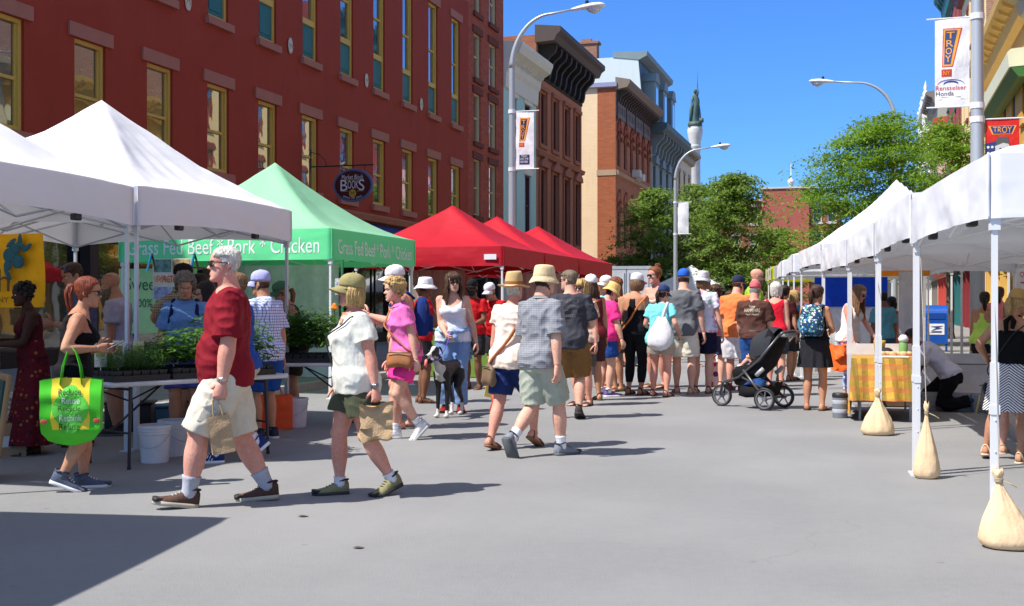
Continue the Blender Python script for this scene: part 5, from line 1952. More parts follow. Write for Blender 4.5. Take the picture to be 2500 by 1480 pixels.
# ------------------------------------------------------------------ street lamps with banners
STEEL = gloss((.42, .46, .50), .42, .35)
def lamp(label, loc, h, arm, sx, r0=.10, base=.12, arm_r=1.5):
 t = thing('street_lamp', label, 'street lamp', (loc[0], loc[1], base))
 g = MB()
 g.lathe([(r0*1.6, 0), (r0*1.6, .06), (r0*1.15, .12), (r0, .5), (r0*.72, h-arm_r)], 16)
 g.box((r0*.9, -.0, .75), (.04, .12, .25))
 g.build('pole', STEEL, t, R(35))
 g = MB()
 pts, rad = [], []
 z0 = h-arm_r
 for k in range(17):
  a = PI/2*k/16
  pts.append((sx*(arm*.62)*(1-math.cos(a)), 0, z0+(arm_r-.12)*math.sin(a)))
  rad.append(lerp(r0*.72, .032, k/16))
 pts.append((sx*arm, 0, z0+arm_r-.04)); rad.append(.03)
 g.tube(pts, rad, 12)
 g.build('arm', STEEL, t, True)
 g = MB()
 M = Matrix.Rotation(-.06*sx, 3, 'Y')
 rings = []
 for x, w, up, dn in ((-.12, .05, .03, .03), (0, .06, .055, .045), (.2, .12, .085, .05), (.45, .17, .10, .055), (.66, .15, .085, .05), (.76, .09, .05, .03), (.79, .03, .02, .015)):
  rings.append([V((sx*(arm+x), math.cos(q)*w, h-.04+(math.sin(q)*(up if math.sin(q) > 0 else dn))+x*.06)) for q in [2*PI*i/16 for i in range(16)]])
 g.loft(rings)
 hd = g.build('lamp_head', plain((.72, .74, .75), .4), t, True)
 g = MB()
 rings = []
 for x, w, dn in ((.3, .02, .02), (.34, .10, .08), (.5, .135, .15), (.64, .10, .10), (.70, .02, .02)):
  rings.append([V((sx*(arm+x), math.cos(q)*w, h-.085+x*.06+(math.sin(q)*(dn if math.sin(q) < 0 else .02)))) for q in [2*PI*i/14 for i in range(14)]])
 g.loft(rings)
 g.build('lens', gloss((.55, .58, .6), .12), hd, True)
 g = MB(); g.lathe([(.045, 0), (.05, .08), (.02, .11)], 10, (sx*(arm+.3), 0, h+.06)); g.build('photocell', PLASTIC, hd)
 return t
BANM = cloth((.78, .78, .80), rough=.7)
def banner(label, lamp_at, z0, z1, sx, w, r0=.09, body=None, base_m=None, curl=.02, rz=0):
 """cloth banner between two rods on a lamp post; label needed because it hangs from the post"""
 t = thing('street_banner', label, 'banner', (lamp_at[0], lamp_at[1], 0), rz)
 g = MB()
 x0 = r0+.02
 def P(x, z, lift=0):   # x from the post outward, face towards -Y
  u = (x-x0)/w
  return V((sx*x, -.012-curl*math.sin(u*PI)*math.sin((z-z0)/(z1-z0)*PI*1.0)-.008*math.sin(z*9+u*3)-lift, z))
 g.grid(lambda u, v: P(x0+u*w, lerp(z0, z1, v)), 12, 24)
 g.grid(lambda u, v: P(x0+u*w, lerp(z0, z1, v), -.004), 12, 24)
 cl = g.build('cloth', base_m or BANM, t, True, False)
 for z in (z0-.01, z1+.01):
  g = MB()
  g.tube([(0, -.012, z), (sx*(x0+w+.14), -.012, z)], .013, 8)
  g.tube([(0, .0, z-.05), (0, 0, z+.05)], r0+.012, 14)
  g.build('rod', plain((.75, .76, .77), .4), t)
 return t, P, x0
def flat(mb, P, poly, lift, mi=0, n=6):
 """a flat shape on the banner's cloth from a polygon of (x, z), fanned from its middle"""
 cx, cz = sum(p[0] for p in poly)/len(poly), sum(p[1] for p in poly)/len(poly)
 rings = [[P(cx+(x-cx)*k/n, cz+(z-cz)*k/n, lift) for x, z in poly] for k in range(1, n+1)]
 b = mb.add([P(cx, cz, lift)], [], mi)
 m = len(poly)
 vs, fs = [P(cx, cz, lift)], []
 for r in rings: vs.extend(r)
 for j in range(m): fs.append((0, 1+j, 1+(j+1) % m))
 for k in range(n-1):
  for j in range(m): fs.append((1+k*m+j, 1+(k+1)*m+j, 1+(k+1)*m+(j+1) % m, 1+k*m+(j+1) % m))
 mb.add(vs, fs, mi)
def edge(poly, n=10): return [(lerp(a[0], b[0], k/n), lerp(a[1], b[1], k/n)) for a, b in zip(poly, poly[1:]+poly[:1]) for k in range(n)]
NAVY, ORG, RED_, BLK = plain(lin(52, 74, 122)), plain(lin(238, 160, 60)), plain(lin(196, 66, 52)), plain((.03, .03, .05))
def logo(t, P, x0, w, zt, k, sx, blue=NAVY, name='emblem'):
 """tapered TROY shield with the NY tag below it; xa.. measured left to right as one faces the banner"""
 L = (lambda x: x0+x*w) if sx > 0 else (lambda x: x0+w-x*w)
 tz = lambda z: zt-z*k
 g = MB()
 flat(g, P, edge([(L(.24), tz(0)), (L(.80), tz(0)), (L(.52), tz(1)), (L(.20), tz(1))]), .003, 0)
 flat(g, P, edge([(L(.265), tz(.02)), (L(.755), tz(.02)), (L(.50), tz(.98)), (L(.225), tz(.98))]), .005, 1)
 flat(g, P, edge([(L(.30), tz(.055)), (L(.655), tz(.055)), (L(.45), tz(.935)), (L(.26), tz(.935))]), .007, 2)
 flat(g, P, edge([(L(.19), tz(1.06)), (L(.49), tz(1.06)), (L(.49), tz(1.25)), (L(.19), tz(1.25))]), .003, 0)
 rg = (1, 0, 0)
 for ch, zc, hh, xc, ww in (('T', .18, .17, .455, .24), ('R', .39, .17, .43, .20), ('O', .59, .17, .40, .18), ('Y', .79, .18, .38, .17)):
  text_on(g, ch, P(L(xc), tz(zc), .010), rg, (0, 0, 1), hh*k, ww*w, 1, warp=lambda p, x, y: P(sx*p.x, p.z, .010))
 text_on(g, 'NY', P(L(.34), tz(1.155), .006), rg, (0, 0, 1), .11*k, .2*w, 1, warp=lambda p, x, y: P(sx*p.x, p.z, .006))
 g.build(name, [RED_, ORG, blue], t)
L1 = spot(1250, Z=31.7)
lamp('street lamp on the left kerb beside the pale blue building', L1, 9.1, 1.75, 1, .11)
t, P, x0 = banner('white banner with a navy city shield on the left street lamp', L1, 5.03, 6.55, 1, .50, .09)
logo(t, P, x0, .50, 6.38, .62, 1, plain(lin(28, 32, 74)))
g = MB()
flat(g, P, edge([(x0+.10, 5.14), (x0+.38, 5.14), (x0+.38, 5.40), (x0+.10, 5.40)]), .004, 0)
text_on(g, 'TROY', P(x0+.24, 5.36, .007), (1, 0, 0), (0, 0, 1), .05, .18, 1)
text_on(g, 'ON THE', P(x0+.24, 5.29, .007), (1, 0, 0), (0, 0, 1), .06, .22, 1)
text_on(g, 'RIVER', P(x0+.24, 5.21, .007), (1, 0, 0), (0, 0, 1), .06, .2, 1)
g.build('emblem_tag', [plain(lin(30, 40, 96)), plain((.75, .75, .78))], t)
L2 = spot(1649, Z=55)
lamp('street lamp among the left hand trees', L2, 8.6, 1.75, 1, .11)
banner('plain white banner on the lamp post among the left trees', L2, 4.72, 6.17, 1, .50, .09, curl=.06)
L3 = spot(2184, Z=42)
lamp('street lamp curving over the street above the right hand tree', L3, 9.35, 2.15, -1, .11)
L4 = spot(2386, Z=20.5)
L4.x = max(L4.x, 1.8)
lamp('thick grey lamp post carrying two banners on the right', L4, 11.2, 1.9, -1, .125)
t, P, x0 = banner('white banner with a city shield and car dealer name on the right lamp post', L4, 4.84, 6.36, -1, .56, .11, curl=.03)
logo(t, P, x0, .56, 6.19, .67, -1)
g = MB()
xm = x0+.30
onb = lambda p, x, y: P(-p.x, p.z, .005)
text_on(g, 'Rensselaer', P(xm, 5.16, .004), (1, 0, 0), (0, 0, 1), .078, .50, 0, warp=onb)
text_on(g, 'Honda', P(xm+.10, 5.065, .004), (1, 0, 0), (0, 0, 1), .078, .29, 1, warp=onb)
arc_ = lambda a, b, r, o: [(xm-.0-r*math.cos(PI*q), 5.205+o+.09*math.sin(PI*q)*(r/.22)) for q in [lerp(a, b, k/14) for k in range(15)]]
for (r, o, wd) in ((.22, .0, .012), (.12, .0, .028)):
 up_ = arc_(0, 1, r, o)
 for (x1, z1), (x2, z2) in zip(up_, up_[1:]):
  vs = [P(-(-x1), z1, .004), P(x2, z2, .004), P(x2, z2+wd, .004), P(x1, z1+wd, .004)]
  g.add(vs, [(0, 1, 2, 3)], 2)
for z, a, b_ in ((4.995, .14, .46), (4.955, .08, .5)): g.quad(P(x0+a, z, .004), P(x0+b_, z, .004), P(x0+b_, z+.006, .004), P(x0+a, z+.006, .004), 1)
g.build('dealer_lettering', [plain(lin(196, 40, 48)), plain((.03, .03, .05)), plain(lin(40, 60, 150))], t)
t, P, x0 = banner('red banner showing a soldier portrait before a flag on the right lamp post', L4, 3.45, 4.58, 1, .54, .11, base_m=cloth(lin(206, 44, 40), rough=.7), curl=.02)
g = MB()
X = lambda u: x0+u*.54
ZZ = lambda v: 4.58-v*1.13
flat(g, P, edge([(X(.08), ZZ(.10)), (X(.92), ZZ(.10)), (X(.80), ZZ(.23)), (X(.2), ZZ(.23))]), .003, 0)
flat(g, P, edge([(X(.14), ZZ(.105)), (X(.86), ZZ(.105)), (X(.77), ZZ(.222)), (X(.23), ZZ(.222))]), .005, 1)
text_on(g, 'TROY', P(X(.5), ZZ(.163), .007), (1, 0, 0), (0, 0, 1), .11, .3, 0)
flat(g, P, edge([(X(0), ZZ(.36)), (X(.4), ZZ(.33)), (X(.4), ZZ(.62)), (X(0), ZZ(.7))]), .003, 1)
for i in range(3):
 for j in range(3): flat(g, P, [(X(.08+.12*i)+.022*math.cos(q), ZZ(.42+.09*j)+.022*math.sin(q)) for q in [2*PI*k/8 for k in range(8)]], .005, 2, 2)
flat(g, P, edge([(X(0), ZZ(.72)), (X(.42), ZZ(.64)), (X(.42), ZZ(.74)), (X(0), ZZ(.84))]), .003, 2)
flat(g, P, edge([(X(.62), ZZ(.5)), (X(1), ZZ(.42)), (X(1), ZZ(.56)), (X(.62), ZZ(.66))]), .003, 2)
flat(g, P, [(X(.50)+.115*math.cos(q), ZZ(.46)+.17*math.sin(q)) for q in [2*PI*k/24 for k in range(24)]], .007, 3)
flat(g, P, edge([(X(.30), ZZ(.40)), (X(.33), ZZ(.27)), (X(.66), ZZ(.27)), (X(.70), ZZ(.38)), (X(.52), ZZ(.36))]), .010, 4)
flat(g, P, edge([(X(.12), ZZ(1)), (X(.16), ZZ(.75)), (X(.40), ZZ(.62)), (X(.60), ZZ(.62)), (X(.86), ZZ(.72)), (X(.92), ZZ(1))]), .006, 5)
for u in (.44, .57): flat(g, P, edge([(X(u-.035), ZZ(.455)), (X(u+.035), ZZ(.455)), (X(u+.035), ZZ(.44)), (X(u-.035), ZZ(.44))], 3), .012, 4, 2)
flat(g, P, edge([(X(.45), ZZ(.55)), (X(.56), ZZ(.55)), (X(.56), ZZ(.54)), (X(.45), ZZ(.54))], 3), .012, 4, 2)
g.build('portrait', [ORG, plain(lin(40, 56, 110)), plain((.75, .73, .7)), plain((.55, .55, .54)), plain((.08, .085, .08)), plain((.16, .18, .17))], t)
# ------------------------------------------------------------------ tables and wares
TABLE = plain((.60, .60, .60), .5)
DKLEG = gloss((.03, .03, .035), .4, .3)
def folding_table(label, c, rz, L=1.83, W=.76, h=.74, leg_m=None, top_m=None):
 t = thing('folding_table', label, 'table', (c[0], c[1], 0), rz)
 g = MB(); g.rbox((0, 0, h-.022), (W, L, .044), .02, None, 0, 3); g.build('tabletop', top_m or TABLE, t, R(40))
 for sy in (-1, 1):
  for sx in (-1, 1):
   g = MB(); g.tube([(sx*(W/2-.07), sy*(L/2-.22), h-.045), (sx*(W/2-.06), sy*(L/2-.20), .012)], .0145, 8); g.tube([(sx*(W/2-.06), sy*(L/2-.20), .025), (sx*(W/2-.06), sy*(L/2-.20), 0)], .018, 8)
   g.build('leg', leg_m or DKLEG, t)
  g = MB()
  g.tube([(-(W/2-.06), sy*(L/2-.215), .30), (W/2-.06, sy*(L/2-.215), .30)], .010, 6); g.tube([(-(W/2-.06), sy*(L/2-.22), h-.07), (W/2-.06, sy*(L/2-.22), h-.07)], .012, 6)
  g.tube([(0, sy*(L/2-.215), .30), (0, sy*.2, h-.06)], .010, 6)
  g.tube([(-.2, sy*(L/2-.22), h-.1), (-.1, sy*(L/2-.45), h-.2), (-.0, sy*.2, h-.06)], .009, 6)
  g.build('brace', leg_m or DKLEG, t)
 return t
T1, T1R = V((-5.93, 9.40, .74)), -R(24.7)
folding_table('long white folding table carrying herb seedlings beside the tent pole', T1, T1R)
def on(T, rz, x, y, z=.741): return V((T.x, T.y, z))+Matrix.Rotation(rz, 3, 'Z') @ V((x, y, 0))
T2, T2R = spot(700, Z=13.6, z=.74), TH-R(88)
folding_table('white folding table of leafy potted plants under the green tent side', T2, T2R)
HERB = leaf_mat((.03, .085, .018), (.11, .23, .045), .35)
HERB2 = leaf_mat((.035, .10, .016), (.13, .27, .045), .35)
POT = plain((.018, .018, .02), .55)
def herb_tray(label, c, rz, kind, seed, nx=3, ny=5, s=.085, hh=.2, leaf=None, group=None):
 t = thing('herb_tray', label, 'plants', c, rz, group)
 rnd = random.Random(seed)
 g = MB()
 W, L = nx*s+.02, ny*s+.02
 g.box((0, 0, .01), (W, L, .012))
 for sx in (-1, 1): g.box((sx*W/2, 0, .025), (.006, L, .05)); g.box((0, sx*L/2, .025), (W+.006, .006, .05))
 for i in range(nx):
  for j in range(ny):
   x, y = (i-(nx-1)/2)*s, (j-(ny-1)/2)*s
   rg = [[V((x+a*k, y+b*k, z)) for a, b in ((-1, -1), (1, -1), (1, 1), (-1, 1))] for z, k in ((.016, s*.34), (.085, s*.46), (.09, s*.48), (.09, s*.43), (.08, s*.42))]
   g.loft(rg)
 g.build('pots', POT, t)
 vs, fs = [], []
 for i in range(nx):
  for j in range(ny):
   x, y = (i-(nx-1)/2)*s, (j-(ny-1)/2)*s
   h0 = hh*rnd.uniform(.7, 1.15)
   if kind == 'fine':
    for k in range(90):
     a, r = rnd.uniform(0, 2*PI), abs(rnd.gauss(0, .4))
     d = V((math.cos(a)*r, math.sin(a)*r, 1)).normalized()
     L_ = h0*rnd.uniform(.45, 1)
     p0 = V((x+rnd.uniform(-.03, .03), y+rnd.uniform(-.03, .03), .08))
     for q in range(5):
      p = p0+d*L_*(.3+.7*q/4)
      e = V((rnd.gauss(0, 1), rnd.gauss(0, 1), rnd.gauss(0, .6))).normalized()
      f_ = e.cross(d).normalized()
      l_ = .011*rnd.uniform(.7, 1.3)
      b0 = len(vs); vs += [p, p+e*l_+f_*l_*.22, p+e*l_*2, p+e*l_-f_*l_*.22]; fs.append((b0, b0+1, b0+2, b0+3))
   else:
    for k in range(44 if kind == 'broad' else 90):
     a, r = rnd.uniform(0, 2*PI), rnd.uniform(0, .06+h0*.22)
     z = .08+h0*rnd.uniform(.25, 1)
     p = V((x+math.cos(a)*r, y+math.sin(a)*r, z))
     out_ = V((math.cos(a+rnd.gauss(0, .5)), math.sin(a+rnd.gauss(0, .5)), rnd.uniform(-.35, .35))).normalized()
     sd = out_.cross(V((0, 0, 1))).normalized()
     l_ = (.038 if kind == 'broad' else .03)*rnd.uniform(.6, 1.25)
     dn = V((0, 0, -.3*l_))
     b0 = len(vs)
     vs += [p, p+out_*l_*.8+sd*l_*.55, p+out_*l_*1.9+dn, p+out_*l_*.8-sd*l_*.55]
     fs += [(b0, b0+1, b0+2), (b0, b0+2, b0+3)]
 g = MB(); g.add(vs, fs); g.build('foliage', leaf or HERB, t, False, False)
 return t
hk = ['fine', 'fine', 'broad', 'fine', 'broad', 'broad']
labs = ['feathery dark thyme seedlings nearest the tent pole end of the table', 'fine leaved herb seedlings at the table front beside the yellow seed packets', 'broad leaved basil seedlings in the middle of the long table', 'low feathery herb tray in the second row of the long table', 'bright broad leaved seedlings behind the red shirted man', 'tall broad leaved seedlings at the far end of the long table']
k = 0
for j in range(3):
 for i in range(2):
  herb_tray(labs[k], on(T1, T1R, .19-.37*i, -.62+.56*j+.02*i), T1R, ('fine', 'fine', 'broad', 'fine', 'broad', 'broad')[k], 30+k, 4, 6, .085, (.22, .24, .33, .27, .38, .42)[k], HERB if (k in (0, 1, 3)) else HERB2, 'trays of seedlings on the long table')
  k += 1
labs = ['dense green seedlings at the near end of the second table', 'feathery herbs on the back half of the second table', 'tall leafy plants beside the orange marigold', 'bushy dark potted plants behind the woman in the olive cap']
for k in range(4):
 herb_tray(labs[k], on(T2, T2R, .19-.37*(k % 2), -.5+.75*(k//2)), T2R, ('leafy', 'fine', 'leafy', 'leafy')[k], 50+k, 4, 7, .085, (.32, .28, .5, .45)[k], HERB if k % 2 else HERB2, 'trays of plants on the second table')
mg = thing('marigold', 'orange marigold flower standing above the leafy plants', 'flower', on(T2, T2R, .05, .55, .82))
g = MB(); g.tube([(0, 0, 0), (.01, 0, .3), (0, 0, .52)], .006, 5); g.build('stem', HERB, mg)
g = MB()
for q in range(5):
 for j in range(14):
  a = 2*PI*j/14+q*.3
  r_, z = .045-.007*q, .52+.012*q
  g.tube([(math.cos(a)*.01, math.sin(a)*.01, z), (math.cos(a)*r_*.7, math.sin(a)*r_*.7, z+.012), (math.cos(a)*r_, math.sin(a)*r_, z+.004)], [.004, .011, .006], 5)
g.build('bloom', plain(lin(240, 140, 20), .6), mg)
# seed packets and cards standing among the herbs
for i, (dx, dy, h_, c1, lab) in enumerate(((.12, -.86, .20, (.72, .70, .58), 'white seed card with a red lower edge at the table end'), (.16, -.72, .22, (.70, .66, .56), 'tall cream price card with an olive square'), (-.12, -.36, .20, (.74, .66, .3), 'yellow seed card leaning by the tent pole'), (.06, -.12, .18, (.72, .7, .66), 'pale seed card among the basil plants'), (-.1, .32, .18, (.7, .6, .12), 'yellow flower picture card before the woman in blue'))):
 t = thing('plant_card', lab, 'card', on(T1, T1R, dx, dy, .80), TH+random.uniform(-.3, .3), 'seed cards on the long table')
 g = MB(); g.box((0, 0, h_/2+.06), (.10, .004, h_), Matrix.Rotation(random.uniform(-.12, .12), 3, 'Y')); g.build('card', plain(c1, .6), t)
 g = MB(); g.box((0, -.004, h_*.62+.06), (.07, .004, h_*.38)); g.build('picture', plain(((.35, .42, .12), (.3, .28, .1), (.55, .5, .08), (.5, .5, .3), (.6, .25, .05))[i], .6), t)
 g = MB(); g.box((0, 0, .03), (.008, .004, .14)); g.build('stake', plain((.7, .7, .65)), t)
for c, lab, rz in ((spot(378, 1128), 'white plastic bucket with a wire handle in front under the herb table', .3), (spot(424, 1112), 'white plastic bucket half hidden behind another bucket', 1.2), (spot(722, 1042), 'white bucket on the ground under the second plant table', .2)):
 t = thing('bucket', lab, 'bucket', c, rz, 'white plastic buckets')
 g = MB(); g.lathe([(.001, .005), (.115, 0), (.118, .01), (.138, .30), (.146, .302), (.146, .325), (.139, .33), (.134, .325), (.112, .02), (.001, .02)], 28); g.build('pail', plain((.70, .71, .73), .4), t, R(40))
 g = MB()
 for z in (.255, .28): g.lathe([(.137, z-.006), (.144, z), (.137, z+.006)], 28)
 g.build('rim', plain((.70, .71, .73), .4), t, True)
 g = MB(); g.tube([(.14*math.cos(q), .14*math.sin(q)-.05*abs(math.sin(q)), .27-.13*abs(math.sin(q))) for q in [PI*1.0+PI*j/16 for j in range(17)]], .003, 5); g.build('handle', STEEL, t)
def kraft(label, c, rz, w, d, h, mat, handles=True, crumple=.004, name='paper_bag', group=None, tilt=0, hm=None, extra=None):
 """open paper or cloth bag with twisted handles; origin at its base"""
 t = thing(name, label, 'bag', c, rz, group)
 if tilt: t.rotation_euler = (0, tilt, rz)
 g = MB()
 def S(u, v):
  k = u*4
  e, f_ = int(min(3, k)), k-int(min(3, k))
  cx = [(-w/2, -d/2), (w/2, -d/2), (w/2, d/2), (-w/2, d/2), (-w/2, -d/2)]
  x, y = lerp(cx[e][0], cx[e+1][0], f_), lerp(cx[e][1], cx[e+1][1], f_)
  taper = 1-.10*v if e in (1, 3) else 1
  nz = noise.noise(V((x*9, y*9, v*5))+V((w*31, 0, 0)))*crumple*2.2
  gus = -.25*d*v*math.sin(PI*f_) if e in (1, 3) else 0
  return V((x*(1+nz*2)+(gus*(1 if e == 1 else -1)), y*taper*(1+nz*3)+nz, v*h+nz*.6))
 vs, fs, NU, NV = [], [], 48, 14
 for j in range(NV+1):
  for i in range(NU): vs.append(S(i/NU, j/NV))
 for j in range(NV):
  for i in range(NU): fs.append((j*NU+i, j*NU+(i+1) % NU, (j+1)*NU+(i+1) % NU, (j+1)*NU+i))
 fs.append(tuple(range(NU-1, -1, -1)))
 g.add(vs, fs)
 g.build('bag_body', mat, t, R(30), False)
 if handles:
  g = MB()
  for sy in (-1, 1):
   g.tube([(-w*.2, sy*d*.42, h-.03), (-w*.2, sy*d*.3, h+.02), (-w*.12, sy*d*.14, h+.10), (0, sy*d*.1, h+.125), (w*.12, sy*d*.14, h+.10), (w*.2, sy*d*.3, h+.02), (w*.2, sy*d*.42, h-.03)], .004, 6)
  g.build('handle', hm or plain((.45, .32, .18), .7), t)
 return t
KRAFT = plain((.50, .34, .185), .75, scale=9, bump=.006)
# left edge: a stall with produce, boxes and a crate
T0 = V((-8.1, 8.4, .74)); folding_table('table at the left photo edge loaded with leafy greens', T0, 0)
for i, (dx, dy, lab) in enumerate(((.1, .3, 'bunch of dark curly greens on the left edge table'), (-.15, .7, 'heap of dark greens by the yellow banner'))):
 herb_tray(lab, (T0.x+dx, T0.y+dy, .742), .2, 'leafy', 80+i, 4, 5, .09, .42, HERB)
for px, py, w_, d_, h_, m_, lab in ((40, 1105, .42, .32, .26, KRAFT, 'cardboard box on the road behind the woman in the long dress'), (16, 1110, .4, .32, .3, plain((.3, .19, .10), .8), 'brown box beside another box at the left photo edge')):
 c = spot(px, py)
 t = thing('cardboard_box', lab, 'box', c, TH+.2, 'boxes at the left edge')
 g = MB(); g.box((0, 0, h_/2), (w_, d_, h_)); g.box((0, -d_/2-.003, h_*.45), (.14, .004, .10), None, 1); g.build('carton', [m_, plain((.5, .48, .45))], t)
 g = MB()
 for sx in (-1, 1): g.box((sx*(w_/2+.05), 0, h_+.015), (.14, d_, .006), Matrix.Rotation(sx*.5, 3, 'Y'))
 g.build('flap', m_, t)
c = spot(30, 1100); c.z = .27
t = thing('plastic_crate', 'white lattice crate stacked on the boxes at the left edge', 'crate', c, TH+.15)
g = MB()
for sx in (-1, 1):
 for k in range(6): g.box((sx*.24, 0, .02+k*.045), (.012, .36, .014)); g.box((0, sx*.18, .02+k*.045), (.48, .012, .014))
 for k in range(9): g.box((-.24+k*.06, sx*.18, .125), (.01, .012, .25))
 for k in range(7): g.box((sx*.24, -.18+k*.06, .125), (.012, .01, .25))
g.box((0, 0, .01), (.48, .36, .012)); g.build('lattice', plain((.7, .69, .64), .5), t)
g = MB(); g.rbox((0, 0, .26), (.52, .40, .03), .008); g.build('rim', plain((.7, .69, .64), .5), t)
c = spot(-8, 1170)
t = thing('sandwich_board', 'wooden edged sign board leaning at the far left photo edge', 'sign', c, TH-1.0)
g = MB(); g.rbox((0, 0, .42), (.5, .04, .84), .02, Matrix.Rotation(-.14, 3, 'X')); g.build('board', plain((.30, .18, .08), .6), t)
g = MB(); g.box((0, -.025, .44), (.42, .02, .70), Matrix.Rotation(-.14, 3, 'X')); g.build('slate', plain((.02, .06, .05), .6), t)
# the yellow berry banner
t = thing('vendor_banner', 'mustard yellow banner with a blue berry sprig hung inside the first tent', 'banner', (-8.53, 9.62, 0))
g = MB(); g.grid(lambda u, v: V((lerp(-.95, .95, u), .02*math.sin(u*7+v*2)+.012*math.sin(v*5), lerp(1.36, 2.07, v))), 24, 12); bn = g.build('cloth', cloth(lin(246, 176, 20), rough=.7), t, True)
g = MB()
text_on(g, 'Berry', (.08, -.05, 1.86), (1, 0, 0), (0, 0, 1), .26, .72); text_on(g, 'Patch', (.24, -.05, 1.62), (1, 0, 0), (0, 0, 1), .22, .74); text_on(g, 'Waterford, NY', (.3, -.05, 1.43), (1, 0, 0), (0, 0, 1), .06, .6)
for k in range(4): g.ball((.70+.04*k, -.04, 1.56+.02*(k % 2)), .026, 8, 6, sc=(1, .3, 1))
g.build('lettering', plain(lin(96, 56, 12), .6), t)
g = MB()
for x, z, r_ in ((.60, 1.86, .075), (.70, 1.80, .07), (.66, 1.92, .06), (.58, 1.76, .05)): g.ball((x, -.045, z), r_, 12, 8, sc=(1, .2, 1))
for a, x, z in ((.5, .74, 1.95), (1.6, .72, 2.0), (2.5, .62, 1.98), (-.6, .80, 1.93), (-2.2, .58, 1.68)): g.ball((x, -.046, z), .07, 10, 6, M=Matrix.Rotation(a, 3, 'Y'), sc=(1, .15, .35))
g.tube([(.6, -.04, 1.95), (.56, -.04, 1.75), (.6, -.04, 1.6)], .008, 6)
g.build('berry_sprig', plain(lin(20, 84, 96), .6), t)
# inside the green tent
def sheet(label, pts, z0, z1, mat, name='tarp', cat='tarp', fold=.03, n=40):
 a, b = V((*pts[0], 0)), V((*pts[1], 0))
 d = (b-a).normalized()
 ny = V((-d.y, d.x, 0))
 def P(u, v): return a.lerp(b, u)+V((0, 0, lerp(z0, z1, v)))+ny*fold*(math.sin(u*23)+.5*math.sin(u*51+v*3))*(1-.5*v)
 g = MB()
 g.grid(P, n, 10)
 return tag(g.build(name, mat, None, True), label, cat)
sheet('white side curtain behind the green farm sign', ((-11.1, 19.1), (-8.9, 19.1)), .1, 2.1, cloth((.72, .73, .72)))
c = spot(385, Z=18.6)
t = thing('farm_sign', 'lime green farm sign with thin dark lettering under the green tent', 'sign', (c.x, c.y, 0), TH*.4)
g = MB(); g.box((0, 0, 1.45), (1.30, .02, 1.02)); g.build('board', plain(lin(176, 222, 150), .6), t)
g = MB()
text_on(g, 'Sweet Tree', (.02, -.014, 1.72), (1, 0, 0), (0, 0, 1), .2, 1.1); text_on(g, '100% Grass Fed', (.1, -.014, 1.42), (1, 0, 0), (0, 0, 1), .13, .95); text_on(g, 'products', (.3, -.014, 1.12), (1, 0, 0), (0, 0, 1), .12, .5)
g.build('lettering', plain(lin(70, 100, 74), .6), t)
c = spot(420, Z=17.9)
t = thing('farm_poster', 'colourful farm picture poster clipped below the green banner', 'poster', (c.x, c.y, 0), TH*.4)
g = MB(); g.box((0, 0, 1.78), (.62, .012, .62)); g.build('paper', plain((.62, .6, .5)), t)
for x, z, w_, h_, c1 in ((-.15, 1.98, .28, .19, (.12, .25, .2)), (.15, 1.98, .28, .19, (.5, .35, .15)), (0, 1.78, .58, .12, (.72, .5, .3)), (-.15, 1.57, .28, .18, (.3, .35, .5)), (.15, 1.57, .28, .18, (.2, .4, .3))):
 g = MB(); g.box((x, -.009, z), (w_, .006, h_)); g.build('picture', plain(c1, .6, var=.6, scale=14), t)
g = MB(); text_on(g, 'SWEET TREE', (0, -.013, 1.78), (1, 0, 0), (0, 0, 1), .085, .5); g.build('lettering', plain(lin(190, 50, 30)), t)
for i, px in enumerate((370, 475)):
 c = spot(px, Z=15.6)
 t = thing('spring_clamp', ('black and blue spring clamp left of the farm poster', 'black and blue spring clamp right of the farm poster')[i], 'clamp', (c.x, c.y, 1.95), TH)
 g = MB(); g.tube([(0, 0, .11), (.025, 0, .02), (.05, 0, -.11)], .014, 6); g.build('jaw', PLASTIC, t)
 g = MB(); g.tube([(0, -.01, .10), (-.025, -.01, 0), (-.055, -.01, -.12)], .015, 6); g.build('handle', plain(lin(40, 130, 190), .5), t)
c = spot(672, 1048)
kraft('orange shopping tote standing on the road under the plant table', c, TH+.3, .36, .2, .38, plain(lin(236, 84, 22), .6), True, .008, 'tote_bag', hm=plain(lin(236, 84, 22), .6))
t = thing('lanyard', 'green hanging strap with a tag on the green tent pole', 'strap', (-7.45, 16.05, 0))
g = MB(); g.tube([(.05, -.05, 2.05), (.05, -.06, 1.7), (.06, -.06, 1.55), (.05, -.06, 1.1)], .02, 6); g.build('strap', plain(lin(20, 130, 80)), t)
g = MB(); g.box((.02, -.08, 1.66), (.15, .01, .24)); g.build('tag', plain((.6, .62, .6), .5, var=.7, scale=20), t)
# under the red tents: a green covered counter
t = thing('market_counter', 'counter covered with olive green cloth under the red tent', 'counter', (-7.6, 21.9, 0))
g = MB(); g.rbox((0, 0, .45), (1.4, .8, .9), .02); g.build('cloth_skirt', cloth(lin(110, 140, 60)), t); g = MB(); g.rbox((0, 0, .925), (1.5, .9, .045), .015); g.build('countertop', cloth(lin(96, 122, 52)), t)
t = thing('market_counter', 'second green covered counter behind the woman in white', 'counter', (-6.95, 25.3, 0))
g = MB(); g.rbox((0, 0, .45), (.8, 1.8, .9), .02); g.build('cloth_skirt', cloth(lin(110, 140, 60)), t); g = MB(); g.rbox((0, 0, .925), (.86, 1.9, .045), .015); g.build('countertop', cloth(lin(96, 122, 52)), t)
sheet('beige back curtain inside the red tents', ((-9.5, 24.1), (-8.3, 24.15)), .1, 2.15, cloth((.42, .36, .28)))
sheet('white mesh curtain at the rear of the red tents', ((-8.0, 27.2), (-6.9, 27.25)), .1, 2.15, cloth((.62, .60, .58)))
